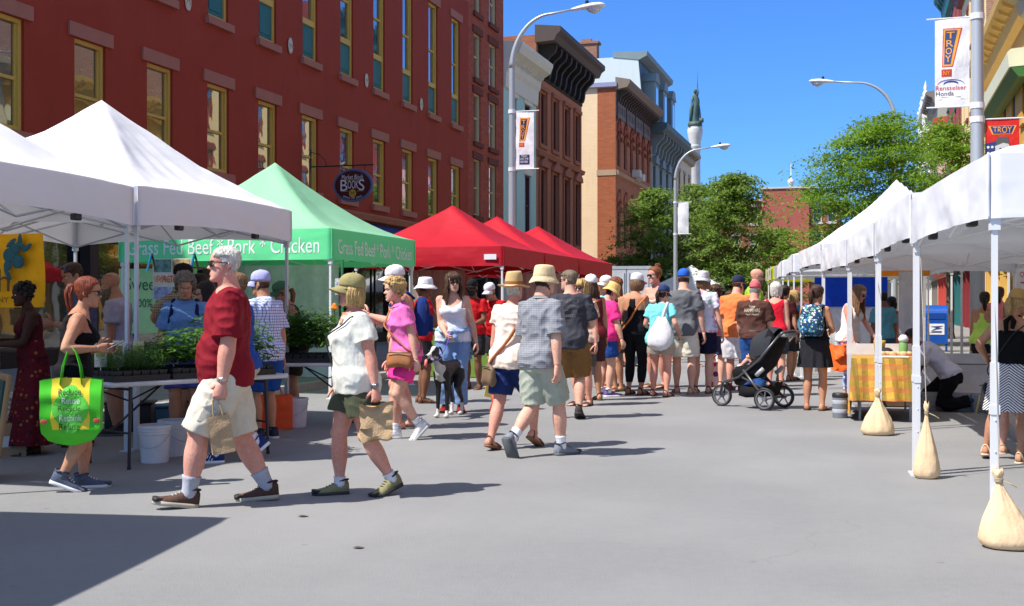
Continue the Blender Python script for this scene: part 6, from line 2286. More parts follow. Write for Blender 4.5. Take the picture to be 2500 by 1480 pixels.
# a grey trailer beyond the red tents
c = spot(1530, Z=47)
t = thing('trailer', 'grey box trailer with double rear doors past the red tents', 'trailer', (c.x, c.y, 0), .15)
g = MB(); g.rbox((0, 1.6, 1.75), (1.9, 3.2, 2.4), .04); g.build('box_body', plain((.52, .54, .57), .5), t)
for sx in (-1, 1):
 g = MB(); g.rbox((sx*.44, -.02, 1.75), (.84, .05, 2.2), .015)
 d_ = g.build('door', plain((.58, .60, .63), .45), t)
 g = MB(); g.tube([(sx*.1, -.06, .8), (sx*.1, -.06, 2.7)], .018, 6); g.box((sx*.16, -.07, 1.5), (.2, .03, .04)); g.build('handle', STEEL, d_)
g = MB(); g.box((0, -.03, 2.9), (1.94, .06, .12)); [g.box((sx*.93, -.03, 1.75), (.08, .06, 2.3)) for sx in (-1, 1)]; g.build('door_frame', plain((.45, .48, .52), .5), t)
for sx in (-1, 1):
 g = MB(); g.tube([(sx*.98, 1.9, .33), (sx*.78, 1.9, .33)], .33, 20); g.build('wheel', PLASTIC, t)
g = MB(); g.box((0, 1.6, .48), (1.7, 3.0, .16)); g.build('chassis', PLASTIC, t)
# ------------------------------------------------------------------ right-hand stalls
def plaid():
 t = NT('plaid')
 co = t.co()
 x, y, z = t.xyz(co)[:3]
 u = t.math('ADD', x, y)
 s = t.math('SINE', t.math('MULTIPLY', u, 40)); q = t.math('SINE', t.math('MULTIPLY', t.math('ADD', z, t.math('MULTIPLY', y, .4)), 44))
 c = t.mix(t.math('GREATER_THAN', s, .1), lin(206, 160, 58), lin(160, 128, 40))
 c = t.mix(t.math('MULTIPLY', t.math('GREATER_THAN', q, .2), .5), c, lin(206, 100, 70))
 c = t.mix(t.math('MULTIPLY', t.math('GREATER_THAN', t.math('SINE', t.math('MULTIPLY', u, 20)), .8), .6), c, lin(120, 110, 40))
 t.col(c)
 t.p.inputs['Roughness'].default_value = .85
 t.bump(t.noise(9, 3, co), .012)
 return t.m
TR = V((.18, 15.55, .74)); folding_table('folding table under a yellow plaid cloth in the right tents', TR, .02, 1.6, .70, leg_m=gloss((.4, .42, .45), .4, .3))
g = MB()
def drape(u, v):
 k = u*4; e = int(min(3, k)); f_ = k-e
 cs = [(-.37, -.82), (.37, -.82), (.37, .82), (-.37, .82), (-.37, -.82)]
 x, y = lerp(cs[e][0], cs[e+1][0], f_), lerp(cs[e][1], cs[e+1][1], f_)
 fl = .02*math.sin(u*88)+.015*math.sin(u*41+1)
 o = V((x, y, 0)).normalized()
 return V((x, y, 0))+o*(fl*v+.012+.04*v)+V((0, 0, .752-v*(.50 if e != 3 else .68)-(.0)))
NU = 160
vs = [drape(i/NU, j/10) for j in range(11) for i in range(NU)]
g.add(vs, [(j*NU+i, j*NU+(i+1) % NU, (j+1)*NU+(i+1) % NU, (j+1)*NU+i) for j in range(10) for i in range(NU)]+[tuple(range(NU))])
o = g.build('tablecloth', plaid(), None, R(60)); o.location = (TR.x, TR.y, 0); tag(o, 'yellow and rust plaid cloth draped over the right hand table', 'tablecloth')
def stand(x, y): return (TR.x+x, TR.y+y, .757)
t = thing('bottle', 'green bottle with a white cap on the plaid table', 'bottle', stand(.22, -.62)); g = MB(); g.lathe([(.001, 0), (.05, 0), (.052, .02), (.052, .17), (.03, .2)], 16, cap0=True); g.build('bottle_body', plain(lin(120, 160, 90), .4), t, R(40)); g = MB(); g.lathe([(.04, .19), (.055, .2), (.06, .23), (.03, .27), (.001, .275)], 16); g.build('cap', plain((.75, .75, .78), .4), t, True)
t = thing('glass_jar', 'amber glass cup on the plaid table', 'jar', stand(-.05, -.45)); g = MB(); g.lathe([(.001, 0), (.05, 0), (.07, .16), (.072, .2), (.066, .2), (.046, .015), (.001, .012)], 16); g.build('jar_body', gloss(lin(190, 160, 60), .12), t, True)
t = thing('bread_tray', 'white tray of pale rolls on the plaid table', 'tray', stand(.1, -.65)); g = MB(); g.rbox((0, 0, .012), (.36, .22, .024), .008); g.build('tray', plain((.7, .7, .68)), t)
for k in range(6): g = MB(); g.ball((-.12+.06*k, -.02+.03*(k % 2), .05), .04, 10, 7, sc=(1.2, .9, .7)); g.build('roll', plain(lin(226, 170, 120), .7), t, True)
t = thing('sunglasses_case', 'black cloth pouch lying on the white tray', 'pouch', stand(.02, -.5)); g = MB(); g.ball((0, 0, .06), .09, 14, 9, sc=(1, .7, .65)); g.build('pouch', plain((.015, .015, .015), .8), t, True)
t = thing('display_board', 'white folded display board across the plaid table', 'board', stand(-.05, .2)); g = MB(); g.box((0, 0, .07), (.8, .02, .14), Matrix.Rotation(.2, 3, 'Z')); g.build('board', plain((.72, .72, .72)), t)
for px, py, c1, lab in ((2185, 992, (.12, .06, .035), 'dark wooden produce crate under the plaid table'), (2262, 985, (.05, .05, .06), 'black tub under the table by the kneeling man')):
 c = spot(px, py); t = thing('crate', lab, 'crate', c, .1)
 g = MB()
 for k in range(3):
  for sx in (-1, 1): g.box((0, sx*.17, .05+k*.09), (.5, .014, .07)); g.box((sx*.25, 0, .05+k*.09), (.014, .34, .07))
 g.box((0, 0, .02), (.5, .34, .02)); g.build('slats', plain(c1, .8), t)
 g = MB()
 for sx in (-1, 1):
  for sy in (-1, 1): g.box((sx*.235, sy*.155, .14), (.03, .03, .28))
 g.build('corner_post', plain(c1, .8), t)
c = spot(2051, 1020)
t = thing('cooler_jug', 'grey banded insulated jug on the road by a tent leg', 'jug', c)
g = MB(); g.lathe([(.001, 0), (.085, 0), (.09, .012), (.092, .25), (.08, .26)], 24, cap0=True); g.build('jug_body', plain((.20, .22, .25), .5), t, R(40))
for z0, z1, c1 in ((.06, .11, (.42, .45, .5)), (.17, .22, (.42, .45, .5))): g = MB(); g.lathe([(.0925, z0), (.0945, z0+.005), (.0945, z1-.005), (.0925, z1)], 24); g.build('band', plain(c1, .5), t, True)
g = MB(); g.lathe([(.094, .25), (.096, .255), (.096, .29), (.085, .305), (.001, .31)], 24); g.build('lid', PLASTIC, t, R(40))
CANV = cloth(lin(228, 198, 158), rough=.9)
def sandbag(label, c, w, h, neck, seed, cord_top, lean=0):
 t = thing('sandbag', label, 'sandbag', c, 0, 'tied sandbags weighing the right tents')
 g = MB()
 N = 40
 rings = []
 for z, r_ in ((0.0, .5), (.015, .85), (.06, 1.0), (.14, 1.04), (.28, .93), (.45, .74), (.62, .5), (.78, .30), (.9, .16), (1.0, .10), (1.03, .11), (1.10, .2), (1.16, .19)):
  ring = []
  for k in range(N):
   a = 2*PI*k/N
   f_ = 1+sstep(.1, .8, z)*.16*math.sin(a*9+seed)*math.sin(a*4+seed*2)+.05*noise.noise(V((math.cos(a)*2, math.sin(a)*2, z*3+seed)))
   zz = z*h
   ring.append(V((math.cos(a)*w/2*r_*f_+lean*z, math.sin(a)*w/2*.8*r_*f_, zz+(.03*math.sin(a*3+seed)*h if z > 1.05 else 0))))
  rings.append(ring)
 g.loft(rings); g.build('sack', CANV, t, True)
 g = MB()
 for k in range(3): g.tube([(math.cos(q)*w*.065+lean, math.sin(q)*w*.065, h*(.985+.02*k)) for q in [2*PI*j/12 for j in range(13)]], .006, 5)
 g.tube([(lean+.02, -.02, h), (lean+.06, -.05, h*.97), (lean+.09, -.05, h*.93)], .004, 5)
 g.build('tie', plain((.35, .28, .18), .8), t)
 g = MB(); g.tube([(lean, 0, h*1.0), V(cord_top)-V(c)], .0035, 5); g.build('cord', plain((.55, .5, .42), .7), t)
c = spot(2143, 1062); sandbag('wide tied sandbag hanging by the plaid table', c, .34, .42, 0, 1, (.10, 13.66, 1.95))
c = spot(2262, 1168); sandbag('slim upright sandbag beside the second tent leg', c, .20, .52, 0, 2.3, (.40, 10.12, 1.9), 0.0)
c = spot(2462, 1338); sandbag('bulky tied sandbag at the nearest tent leg in the right corner', c, .30, .38, 0, 3.7, (.68, 7.30, 1.9), -.05)
sheet('bright blue tarp hung across the back of a right hand tent', ((-1.0, 23.75), (.35, 23.75)), 1.36, 1.93, cloth(lin(14, 72, 206), rough=.6))
sheet('white tarp hanging below the blue tarp', ((-1.0, 23.8), (.4, 23.8)), .1, 1.4, cloth((.72, .73, .76)))
sheet('pale grey side curtain in the right hand tents', ((.40, 17.25), (.72, 17.25)), .95, 1.85, cloth((.55, .54, .54)), fold=.007)
sheet('white patterned cloth hanging between the right tent poles', ((.72, 20.6), (.86, 20.6)), .5, 1.9, cloth((.72, .74, .78)), fold=.006)
sheet('orange strip of cloth along the tent edge behind the plaid table', ((.1, 20.35), (.95, 20.3)), 1.86, 1.95, cloth(lin(240, 140, 40)), fold=.008)
# mailbox
c = spot(2287, Z=33)
t = thing('mailbox', 'blue street mailbox with a white eagle panel on the right sidewalk', 'mailbox', (c.x, c.y, .12), TH-.35)
g = MB()
prof = [(-.31, .22), (.31, .22), (.31, 1.0)]+[(.31*math.cos(q), 1.0+.28*math.sin(q)) for q in [PI*j/14 for j in range(1, 14)]]+[(-.31, 1.0)]
g.prism([(-.29, y, z) for y, z in prof], (.58, 0, 0)); g.build('box', plain(lin(16, 74, 160), .4), t)
for sx in (-1, 1):
 for sy in (-1, 1): g = MB(); g.box((sx*.25, sy*.26, .11), (.06, .06, .22)); g.build('leg', plain(lin(14, 60, 130), .5), t)
g = MB(); g.box((0, -.315, .98), (.44, .02, .16)); g.build('chute', plain(lin(14, 64, 140), .4), t)
g = MB(); g.box((0, -.313, .62), (.40, .008, .30)); lb = g.build('logo_panel', plain((.75, .76, .78), .5), t)
g = MB(); g.prism([(x*.38-.19, -.322, .50+z*.26) for x, z in ((.08, .75), (.95, .82), (.55, .62), (.9, .55), (.45, .45), (.08, .25), (.5, .62))], (0, -.004, 0)); g.prism([(x*.38-.19, -.322, .50+z*.26) for x, z in ((.05, .12), (.82, .12), (.85, .26), (.3, .26))], (0, -.004, 0)); g.build('eagle', plain(lin(30, 50, 120)), lb)
# grey boards by the kneeling man
c = spot(2385, 1000)
for k in range(4):
 t = thing('folded_board', ('lowest grey board of the stack behind the kneeling man', 'second grey board up in the stack behind the kneeling man', 'third grey board up in the stack behind the kneeling man', 'top grey board of the stack behind the kneeling man')[k], 'board', (c.x, c.y, .03+k*.062), -.06+.02*k, 'stacked grey boards')
 g = MB(); g.rbox((0, 0, 0), (1.55, .75, .05), .02); g.build('panel', plain((.47, .45, .45), .5), t); g = MB(); g.box((0, -.35, -.0), (1.4, .06, .058)); g.build('edge_strip', plain((.40, .38, .38), .5), t)
t = thing('leaning_panel', 'wide pale grey panel leaning above the stacked boards', 'panel', (c.x+.05, c.y+.35, .25), -.04)
g = MB(); g.rbox((0, .12, .22), (1.5, .04, .56), .012, Matrix.Rotation(-.5, 3, 'X')); g.build('panel', plain((.50, .48, .48), .5), t); g = MB(); g.box((-.1, .07, .33), (.5, .02, .012), Matrix.Rotation(-.5, 3, 'X')); g.build('handle_slot', plain((.2, .2, .2)), t)
t = thing('price_sign', 'white cardboard sign with red arrow hanging at the tent back', 'sign', (2.05, 17.35, 0), TH)
g = MB(); g.box((0, 0, 1.74), (.30, .01, .28)); g.build('card', plain((.74, .73, .73)), t)
g = MB(); text_on(g, 'OPEN', (0, -.008, 1.80), (1, 0, 0), (0, 0, 1), .07, .2); g.box((-.01, -.009, 1.69), (.16, .004, .02)); g.prism([(.07, -.011, 1.665), (.12, -.011, 1.69), (.07, -.011, 1.715)], (0, .004, 0)); g.build('lettering', plain(lin(200, 60, 80)), t)
# dark odds and ends kept under the herb table
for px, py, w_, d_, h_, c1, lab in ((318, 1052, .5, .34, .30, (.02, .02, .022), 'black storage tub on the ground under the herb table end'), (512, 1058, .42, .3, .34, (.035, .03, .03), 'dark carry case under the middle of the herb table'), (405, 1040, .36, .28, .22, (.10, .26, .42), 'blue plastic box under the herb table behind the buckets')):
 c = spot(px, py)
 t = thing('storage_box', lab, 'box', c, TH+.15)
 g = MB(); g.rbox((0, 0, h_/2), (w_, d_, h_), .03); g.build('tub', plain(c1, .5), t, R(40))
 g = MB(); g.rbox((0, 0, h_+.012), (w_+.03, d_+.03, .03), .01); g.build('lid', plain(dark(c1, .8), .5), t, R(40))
# ------------------------------------------------------------------ the people in the street
def C(r, g, b, kind='plain', c2=None, k=30.0): return cloth(lin(r, g, b), kind, c2, .85, k)
STAND = [(.055, .02, 0, 0, 8), (.055, -.02, 0, 0, 8)]
CURL.update(redhead=(25, 45), redtee=(62, 40), whitetee=(70, 35), pinkwoman=(50, 30), strawhat=(60, 30))
person('redhead', 'red haired woman in a black tank top with a green bag on her arm', (178, 1196), -90, 676, sex='f', fat=.25, bust=.9, hips=-.7, skin_='tan', hair='red', style='pony',
 lean=3, hunch=13, head=(-6, 6, 0), legs=[(.045, .045, 0, 0, 4), (.05, -.07, 22, 0, 4)], arms=[(.08, .13, .655), (.115, .10, .665)],
 wear=[('tank', C(16, 16, 20), {'hem': .5}), ('shorts', C(22, 22, 28), {'to': .6}), ('shades',), ('socks', C(90, 96, 110), .02), ('shoes', lin(84, 92, 112), lin(225, 225, 225))])
person('longdress', 'woman in a long maroon flowered dress facing the yellow banner', (78, 1108), 98, 688, sex='f', fat=.25, bust=.5, skin_='dark', hair='black', style='crop', hunch=8, head=(0, 8, 0),
 arms=[(.07, .2, .64), (.06, .2, .66)], wear=[('tank', C(70, 12, 22), {'hem': .55}), ('dress', cloth(lin(86, 14, 26), 'floral', (lin(130, 40, 34), lin(26, 20, 40), lin(150, 90, 50)), .85, 24.0), {'top': .66, 'hem': .06, 'w': .16, 'pleats': 8}), ('sandals', (.03, .02, .02), (.03, .02, .02))])
person('greytee', 'man in a slate blue tee with sunglasses on his head behind the red haired woman', (205, 1086), 100, 643, fat=.3, skin_='tan', hair='brown', style='short', head=(10, 18, 0), hunch=8,
 arms=[(.02, .16, .66), (.12, .05, .5)], wear=[('tee', C(86, 90, 116), {'sleeve': .75}), ('shorts', C(24, 22, 26)), ('shades_up', (.02, .12, .5)), ('socks', C(200, 200, 215), .07), ('shoes', (.02, .02, .025), lin(150, 90, 50))])
person('lilactee', 'bald man in a pale lilac tee and black shorts near the herb table end', (292, 1062), 70, 666, fat=.2, skin_='tan', hair='grey', style='bald', head=(12, 12, 0), hunch=7,
 wear=[('tee', C(176, 174, 192), {'sleeve': .7}), ('shorts', C(16, 16, 20)), ('shades_up', (.02, .15, .6)), ('beard', 'greybrown'), ('shoes', (.03, .03, .03), (.1, .1, .1))])
person('blueshirt', 'curly haired woman in a blue checked shirt looking down at the seedlings', (452, 1080), 176, 668, sex='f', fat=.35, bust=.7, skin_='tan', hair='greybrown', style='curly', hunch=10, head=(6, 24, 0),
 arms=[(.10, .14, .56), (.12, .12, .54)], wear=[('tee', C(112, 150, 196, 'grid', lin(90, 126, 174), 46.0), {'collar': 1, 'sleeve': .85}), ('shorts', C(78, 80, 160), {'to': .85}), ('sandals', lin(40, 70, 140), lin(50, 120, 190))])
person('checkman', 'man in a black cap and tan checked shirt behind the curly haired woman', (436, 1052), -62, 643, fat=.2, skin_='tan', hair='brown', style='short', arms=[(.2, .05, .60), (.12, .05, .45)],
 wear=[('tee', C(176, 160, 132, 'grid', lin(110, 100, 84), 34.0), {'collar': 1, 'sleeve': .85}), ('shorts', C(120, 110, 90)), ('cap', (.012, .012, .014)), ('shades',), ('shoes', (.05, .05, .05), (.3, .3, .3))])
person('yellowtank', 'dark haired woman in sunglasses and a yellow tank behind the green sign crowd', (498, 1046), 95, 668, sex='f', skin_='tan', hair='dark', style='pony', wear=[('tank', C(226, 200, 90)), ('shorts', C(60, 62, 80)), ('shades',)])
person('younggirl', 'girl with dark hair looking down just behind the red shirted man', (522, 1060), 105, 690, sex='f', skin_='fair', hair='dark', style='long', head=(0, 22, 0), wear=[('tee', C(150, 120, 110)), ('shorts', C(50, 52, 70))])
person('redtee', 'white haired man in a dark red tee and khaki cargo shorts', (556, 1230), 92, 600, fat=.78, limb=1.05, hair='white', style='short', skin_='pink', lean=-1, hunch=3,
 legs=[(.05, .15, -9, 0, 6), (.05, -.155, 4, 0, 8)], arms=[(.135, .03, .455), (.12, -.02, .45)], head=(6, -2, 0),
 wear=[('tee', C(132, 22, 36), {'hem': .468, 'sleeve': .86, 'loose': .75, 'flare': 1.3}), ('shorts', C(214, 206, 186), {'to': 1.02, 'loose': .016, 'pocket': 1}), ('socks', C(176, 178, 186), .07), ('shoes', lin(86, 62, 52), lin(186, 176, 156), lin(44, 38, 38)), ('shades',), ('watch', 0, (.55, .55, .55))])
person('bluecheck', 'man in a lilac cap and blue white checked shirt standing at the second plant table', (648, 1072), 42, 660, fat=.25, skin_='tan', hair='brown', style='short', head=(20, 4, 0), arms=[(.1, .14, .6), (.14, .0, .47)],
 wear=[('tee', C(226, 230, 244, 'grid', lin(84, 120, 196), 34.0), {'hem': .47, 'sleeve': .85, 'collar': 1}), ('shorts', C(30, 76, 150), {'to': .95, 'loose': .018}), ('cap', lin(176, 178, 226)), ('shoes', lin(60, 60, 80), lin(220, 220, 220))])
person('hiddenwalker', 'walker in blue striped sneakers mostly hidden behind the red shirted man', (592, 1126), 88, 664, sex='f', fat=.1, hair='lightbrown', style='short', skin_='fair', legs=[(.05, .13, 0, 0, 4), (.05, -.13, 42, 0, 4)],
 wear=[('tee', C(40, 80, 160), {'loose': .3}), ('shorts', C(190, 180, 165)), ('socks', C(225, 225, 230), .05), ('shoes', lin(34, 50, 110), lin(226, 226, 230), lin(30, 44, 100), (.8, .8, .82))])
person('greencap', 'stall keeper in a green cap and black top leaning over leafy plants', (722, 1022), 98, 688, sex='f', fat=.2, bust=.6, skin_='tan', hair='auburn', style='pony', lean=8, hunch=14, head=(0, 14, 0), arms=[(.03, .22, .62), (.05, .2, .6)],
 wear=[('tank', C(20, 20, 22)), ('shorts', C(50, 46, 40)), ('cap', lin(76, 118, 84)), ('shades', (.03, .03, .03))])
person('whitetee', 'woman in an olive cap, white tee and olive shorts carrying crumpled bags', (868, 1208), 106, 668, sex='f', fat=.62, bust=1.1, limb=1.0, hips=.3, skin_='pink', hair='blond', style='bob', lean=0, hunch=4,
 legs=[(.055, -.185, 24, 0, 4), (.055, .055, 0, 0, 6)][::-1] if False else [(.06, -.17, 20, 0, 14), (.05, .06, 0, 0, 4)], arms=[(.155, -.055, .455), (.15, .05, .44)], head=(0, -3, 0),
 wear=[('tee', C(224, 224, 212), {'hem': .465, 'sleeve': .60, 'neck': .055, 'loose': .8, 'flare': 1.4, 'amp': .015}), ('shorts', C(78, 82, 62), {'to': .62, 'loose': .022}), ('socks', C(222, 222, 226), .035), ('shoes', lin(140, 136, 96), lin(60, 60, 58), lin(30, 32, 40)), ('shades',), ('cap', lin(158, 148, 100)), ('watch', 0, (.25, .25, .28))])
person('whitecap', 'man in a white cap and peach tank behind the pink dressed woman', (985, 1046), 92, 648, fat=.4, skin_='pink', hair='grey', style='short', hunch=8, head=(0, 8, 0), legs=[(.055, .03, 0, 0, 8), (.055, -.05, 0, 0, 8)], arms=[(.10, .21, .70), (.1, .18, .66)],
 wear=[('tank', C(236, 158, 118), {'arm': .085}), ('shorts', C(170, 160, 140)), ('cap', lin(238, 234, 234)), ('flipflops', ), ('sandals', lin(60, 50, 50), lin(40, 110, 150))])
person('pinkwoman', 'blond woman in a pink polo and bright pink shorts with a tan bag', (992, 1072), 104, 680, sex='f', fat=.22, bust=.55, skin_='fair', hair='blond', style='puff', lean=5, hunch=15, head=(4, 4, 0),
 legs=[(.05, -.125, 44, 0, 4), (.05, .06, 0, 0, 4)], arms=[(.16, -.03, .46), (.12, .08, .47)],
 wear=[('tee', C(238, 118, 186), {'hem': .51, 'sleeve': .62, 'neck': .035, 'collar': 1}), ('shorts', C(236, 60, 146), {'to': .66, 'loose': .018}), ('socks', C(232, 232, 236), .05), ('shoes', lin(222, 222, 224), lin(190, 190, 186))])
person('vendorhat', 'vendor in a white sun hat and red tee under the red tent', (1030, 984), -78, 676, fat=.2, skin_='brown', hair='black', style='short', arms=[(.06, .18, .62), (.06, .2, .6)], wear=[('tee', C(190, 20, 30)), ('shorts', C(40, 40, 44)), ('bucket', lin(238, 238, 240), 1.6, .2)])
person('whitetank', 'long haired woman in a white tank and jeans with a shirt knotted round her waist', (1106, 1006), 174, 664, sex='f', fat=.4, bust=1.1, skin_='fair', hair='brown', style='wavy', hunch=4, head=(22, 4, 3), arms=[(.17, .02, .49), (.035, .15, .565)],
 wear=[('tank', C(226, 228, 240), {'front': .755, 'hem': .5}), ('trousers', C(126, 158, 206), {'loose': .018, 'to': 1.95, 'top': .56}), ('jacket', C(150, 178, 220)), ('shades',), ('fringe',), ('shoes', lin(150, 20, 30), (.03, .03, .03))])
person('vendorbeard', 'dark bearded vendor in a black cap and red tee inside the red tent', (1156, 950), 158, 682, fat=.2, skin_='brown', hair='black', style='short', arms=[(.08, .18, .6), (.08, .18, .6)], wear=[('tee', C(186, 20, 28)), ('shorts', C(40, 40, 44)), ('cap', (.012, .012, .013)), ('beard', 'black')])
person('vendorpale', 'vendor in a pale cap and red tee bending over the counter', (1214, 946), 140, 692, fat=.2, skin_='tan', hair='brown', style='short', lean=12, head=(0, 18, 0), wear=[('tee', C(186, 18, 28)), ('shorts', C(40, 40, 44)), ('cap', lin(226, 222, 226))])
person('strawhat', 'woman in a wide straw hat, cream top and navy shorts seen from behind', (1248, 1096), -34, 664, sex='f', fat=.55, bust=.6, skin_='pink', hair='white', style='short', hunch=4, head=(4, 0, 0), legs=[(.055, -.14, 14, 0, 6), (.055, .12, 30, 0, 6)], arms=[(.17, .06, .46), (.13, .04, .46)],
 wear=[('tee', C(240, 222, 204), {'hem': .465, 'sleeve': .5, 'loose': .8}), ('shorts', C(34, 52, 104), {'to': .86, 'loose': .016}), ('straw', lin(232, 200, 140), lin(150, 96, 60)), ('sandals', lin(150, 108, 70), lin(110, 74, 48))])
person('gridshirt', 'man in a beige bucket hat, grey grid shirt and cargo shorts seen from behind', (1318, 1114), -40, 646, fat=.25, limb=1.0, skin_='fair', hair='brown', style='short', hunch=4, head=(-14, 2, 0), legs=[(.05, -.235, 58, 0, 4), (.055, .11, 0, 0, 8)], arms=[(.14, .07, .45), (.15, -.04, .455)],
 wear=[('tee', C(150, 152, 158, 'grid', lin(112, 114, 120), 52.0), {'hem': .475, 'sleeve': .95, 'loose': .85, 'collar': 1, 'flare': 1.4}), ('shorts', C(168, 174, 158), {'to': .98, 'loose': .013, 'pocket': 1}), ('bucket', lin(226, 204, 160), 1.42, .2), ('socks', C(232, 232, 236), .06), ('shoes', lin(128, 134, 142), lin(90, 94, 98), lin(60, 64, 70))])
person('darktee', 'man in a charcoal printed tee and brown cargo shorts walking away', (1392, 1022), -4, 658, fat=.5, limb=1.05, skin_='fair', hair='greybrown', style='short', head=(62, 0, 0), legs=[(.07, .05, 0, 0, 4), (.06, -.06, 18, 0, 4)], arms=[(.13, .05, .46), (.10, .16, .62)],
 wear=[('tee', C(62, 63, 70), {'hem': .47, 'sleeve': .85, 'loose': .7}), ('shorts', C(128, 92, 52), {'to': 1.02, 'loose': .022, 'pocket': 1}), ('shades', (.03, .03, .03)), ('shoes', lin(60, 54, 50), lin(40, 38, 36))])
person('fringewoman', 'blond fringed woman in sunglasses peering past the charcoal tee', (1424, 990), 150, 682, sex='f', fat=.2, skin_='pink', hair='blond', style='bob', wear=[('tee', C(210, 180, 160)), ('shorts', C(90, 80, 76)), ('shades',), ('fringe',), ('sandals', lin(70, 50, 40), lin(60, 40, 30))])
person('curlback', 'woman with long brown waves under a white cap beside the charcoal tee', (1446, 978), 20, 670, sex='f', skin_='tan', hair='brown', style='wavy', wear=[('tank', C(110, 30, 40)), ('shorts', C(70, 40, 44)), ('cap', lin(236, 236, 240))])
person('pinktee', 'stout woman in a magenta tee and tan sun hat looking down', (1476, 968), -52, 692, sex='f', fat=.85, bust=.9, limb=1.0, skin_='fair', hair='dark', style='short', hunch=12, head=(-10, 28, 0), arms=[(.18, .05, .46), (.18, .06, .46)],
 wear=[('tee', C(236, 58, 140), {'hem': .485, 'sleeve': .8, 'loose': .9}), ('shorts', C(36, 74, 150), {'to': .72, 'loose': .02}), ('bucket', lin(226, 190, 120), 1.5, .22), ('socks', C(225, 225, 230), .03), ('shoes', lin(110, 90, 150), lin(226, 226, 230))])
person('redlong', 'woman with long auburn hair and sunglasses in a black dress', (1510, 955), 118, 676, sex='f', skin_='tan', hair='auburn', style='long', head=(-20, 0, 0), wear=[('tank', C(18, 16, 20), {'hem': .55}), ('dress', C(18, 16, 20), {'top': .64, 'hem': .34, 'w': .13}), ('shades', (.03, .01, .01)), ('sandals', lin(40, 120, 80), (.05, .03, .02))])
person('capbehind', 'person in a white cap and pale blue top behind the auburn haired woman', (1487, 946), 120, 673, sex='f', skin_='fair', hair='blond', style='bob', wear=[('tee', C(150, 206, 226)), ('shorts', C(80, 80, 96)), ('cap', lin(238, 236, 240)), ('shades', (.03, .01, .01))])
person('leggings', 'woman in a white cap, black racer tank and black leggings with an orange strap bag', (1550, 964), -24, 666, sex='f', fat=.1, bust=.4, skin_='tan', hair='lightbrown', style='bob', head=(-22, 4, 0), arms=[(.1, .14, .58), (.09, .15, .58)],
 wear=[('tank', C(18, 18, 22), {'racer': 1, 'hem': .49}), ('leggings', C(20, 20, 24), {'ankle': .1}), ('cap', lin(232, 228, 230), lin(226, 100, 120)), ('sandals', (.04, .03, .03), (.03, .02, .02))])
person('topknot', 'tall woman with a messy topknot and dark sunglasses facing the queue', (1606, 946), 148, 643, sex='f', skin_='pink', hair='auburn', style='bun', head=(-26, 4, 0), arms=[(.12, .1, .74), (.1, .16, .6)],
 wear=[('tank', C(226, 200, 190), {'front': .73}), ('shorts', C(190, 160, 140)), ('shades',), ('sandals', lin(120, 80, 60), lin(100, 70, 50))])
person('aqua', 'woman in an aqua tee and navy cap with a white bag on her shoulder', (1612, 968), -22, 696, sex='f', fat=.2, hips=.4, skin_='pink', hair='dark', style='pony', hunch=8, head=(-18, 14, 0), legs=[(.085, .03, 0, 0, 14), (.07, -.03, 0, 0, 10)], arms=[(.12, .14, .6), (.15, .08, .56)],
 wear=[('tee', C(124, 214, 222), {'hem': .475, 'sleeve': .6, 'loose': .8}), ('shorts', C(176, 166, 152), {'to': .55, 'loose': .018}), ('cap', lin(44, 66, 108)), ('sandals', (.1, .05, .03), (.09, .04, .03))])
person('greyman', 'tall man in a royal blue cap and grey tee with cream shorts', (1668, 962), -10, 656, skin_='fair', hair='brown', style='short', head=(8, 3, 0), arms=[(.12, .12, .5), (.17, .03, .45)], legs=[(.06, .04, 0, 0, 16), (.07, -.03, 0, 0, 14)],
 wear=[('tee', C(104, 106, 110), {'hem': .47, 'sleeve': .8}), ('shorts', C(220, 212, 196), {'to': .9, 'loose': .02}), ('cap', lin(44, 98, 196)), ('sandals', lin(176, 156, 130), lin(150, 130, 100))])
person('flowertee', 'woman in a grey bucket hat and pastel print tee with navy shorts', (1714, 960), -8, 661, sex='f', fat=.3, hips=.2, skin_='fair', hair='lightbrown', style='bob', hunch=6, head=(-16, 4, 0), arms=[(.1, .14, .58), (.17, .03, .46)],
 wear=[('tee', cloth(lin(226, 224, 236), 'print', (lin(150, 180, 226), lin(226, 150, 196), lin(150, 190, 170)), .85, 13.0), {'hem': .5, 'sleeve': .6}), ('shorts', C(22, 24, 52), {'to': .78, 'loose': .014}), ('bucket', lin(206, 206, 210), 1.35, .16), ('sandals', (.08, .05, .04), (.07, .04, .03))])
person('pinkbag', 'curly haired woman in a pink top beyond the woman in the grey bucket hat', (1746, 946), -14, 694, sex='f', skin_='fair', hair='brown', style='curly', wear=[('tee', C(238, 150, 170), {'sleeve': .6}), ('shorts', C(56, 62, 100), {'to': .8}), ('sandals', (.06, .03, .02), (.06, .03, .02))])
person('purpletop', 'woman with a brown bun and purple blue top far behind the queue', (1754, 898), 0, 702, sex='f', skin_='tan', hair='brown', style='pony', wear=[('tank', C(84, 80, 160)), ('shorts', C(60, 60, 80))])
person('orangetee', 'man in a navy cap, orange tee and white shorts', (1796, 954), -18, 672, fat=.3, skin_='pink', hair='brown', style='short', hunch=8, head=(-24, 8, 0), arms=[(.13, .04, .46), (.1, .15, .6)],
 wear=[('tee', C(246, 134, 76), {'hem': .465, 'sleeve': .85, 'loose': .8}), ('shorts', C(226, 224, 230), {'to': .98, 'loose': .022}), ('cap', lin(40, 48, 76)), ('shoes', lin(120, 60, 60), (.1, .1, .1))])
person('baldbeard', 'bald man with a dark beard and sunglasses above the pink cap', (1838, 934), -78, 656, fat=.3, skin_='pink', hair='dark', style='bald', head=(0, 4, 0), wear=[('tee', C(150, 190, 60)), ('shorts', C(80, 80, 70)), ('shades', (.03, .01, .01)), ('beard', 'greybrown')])
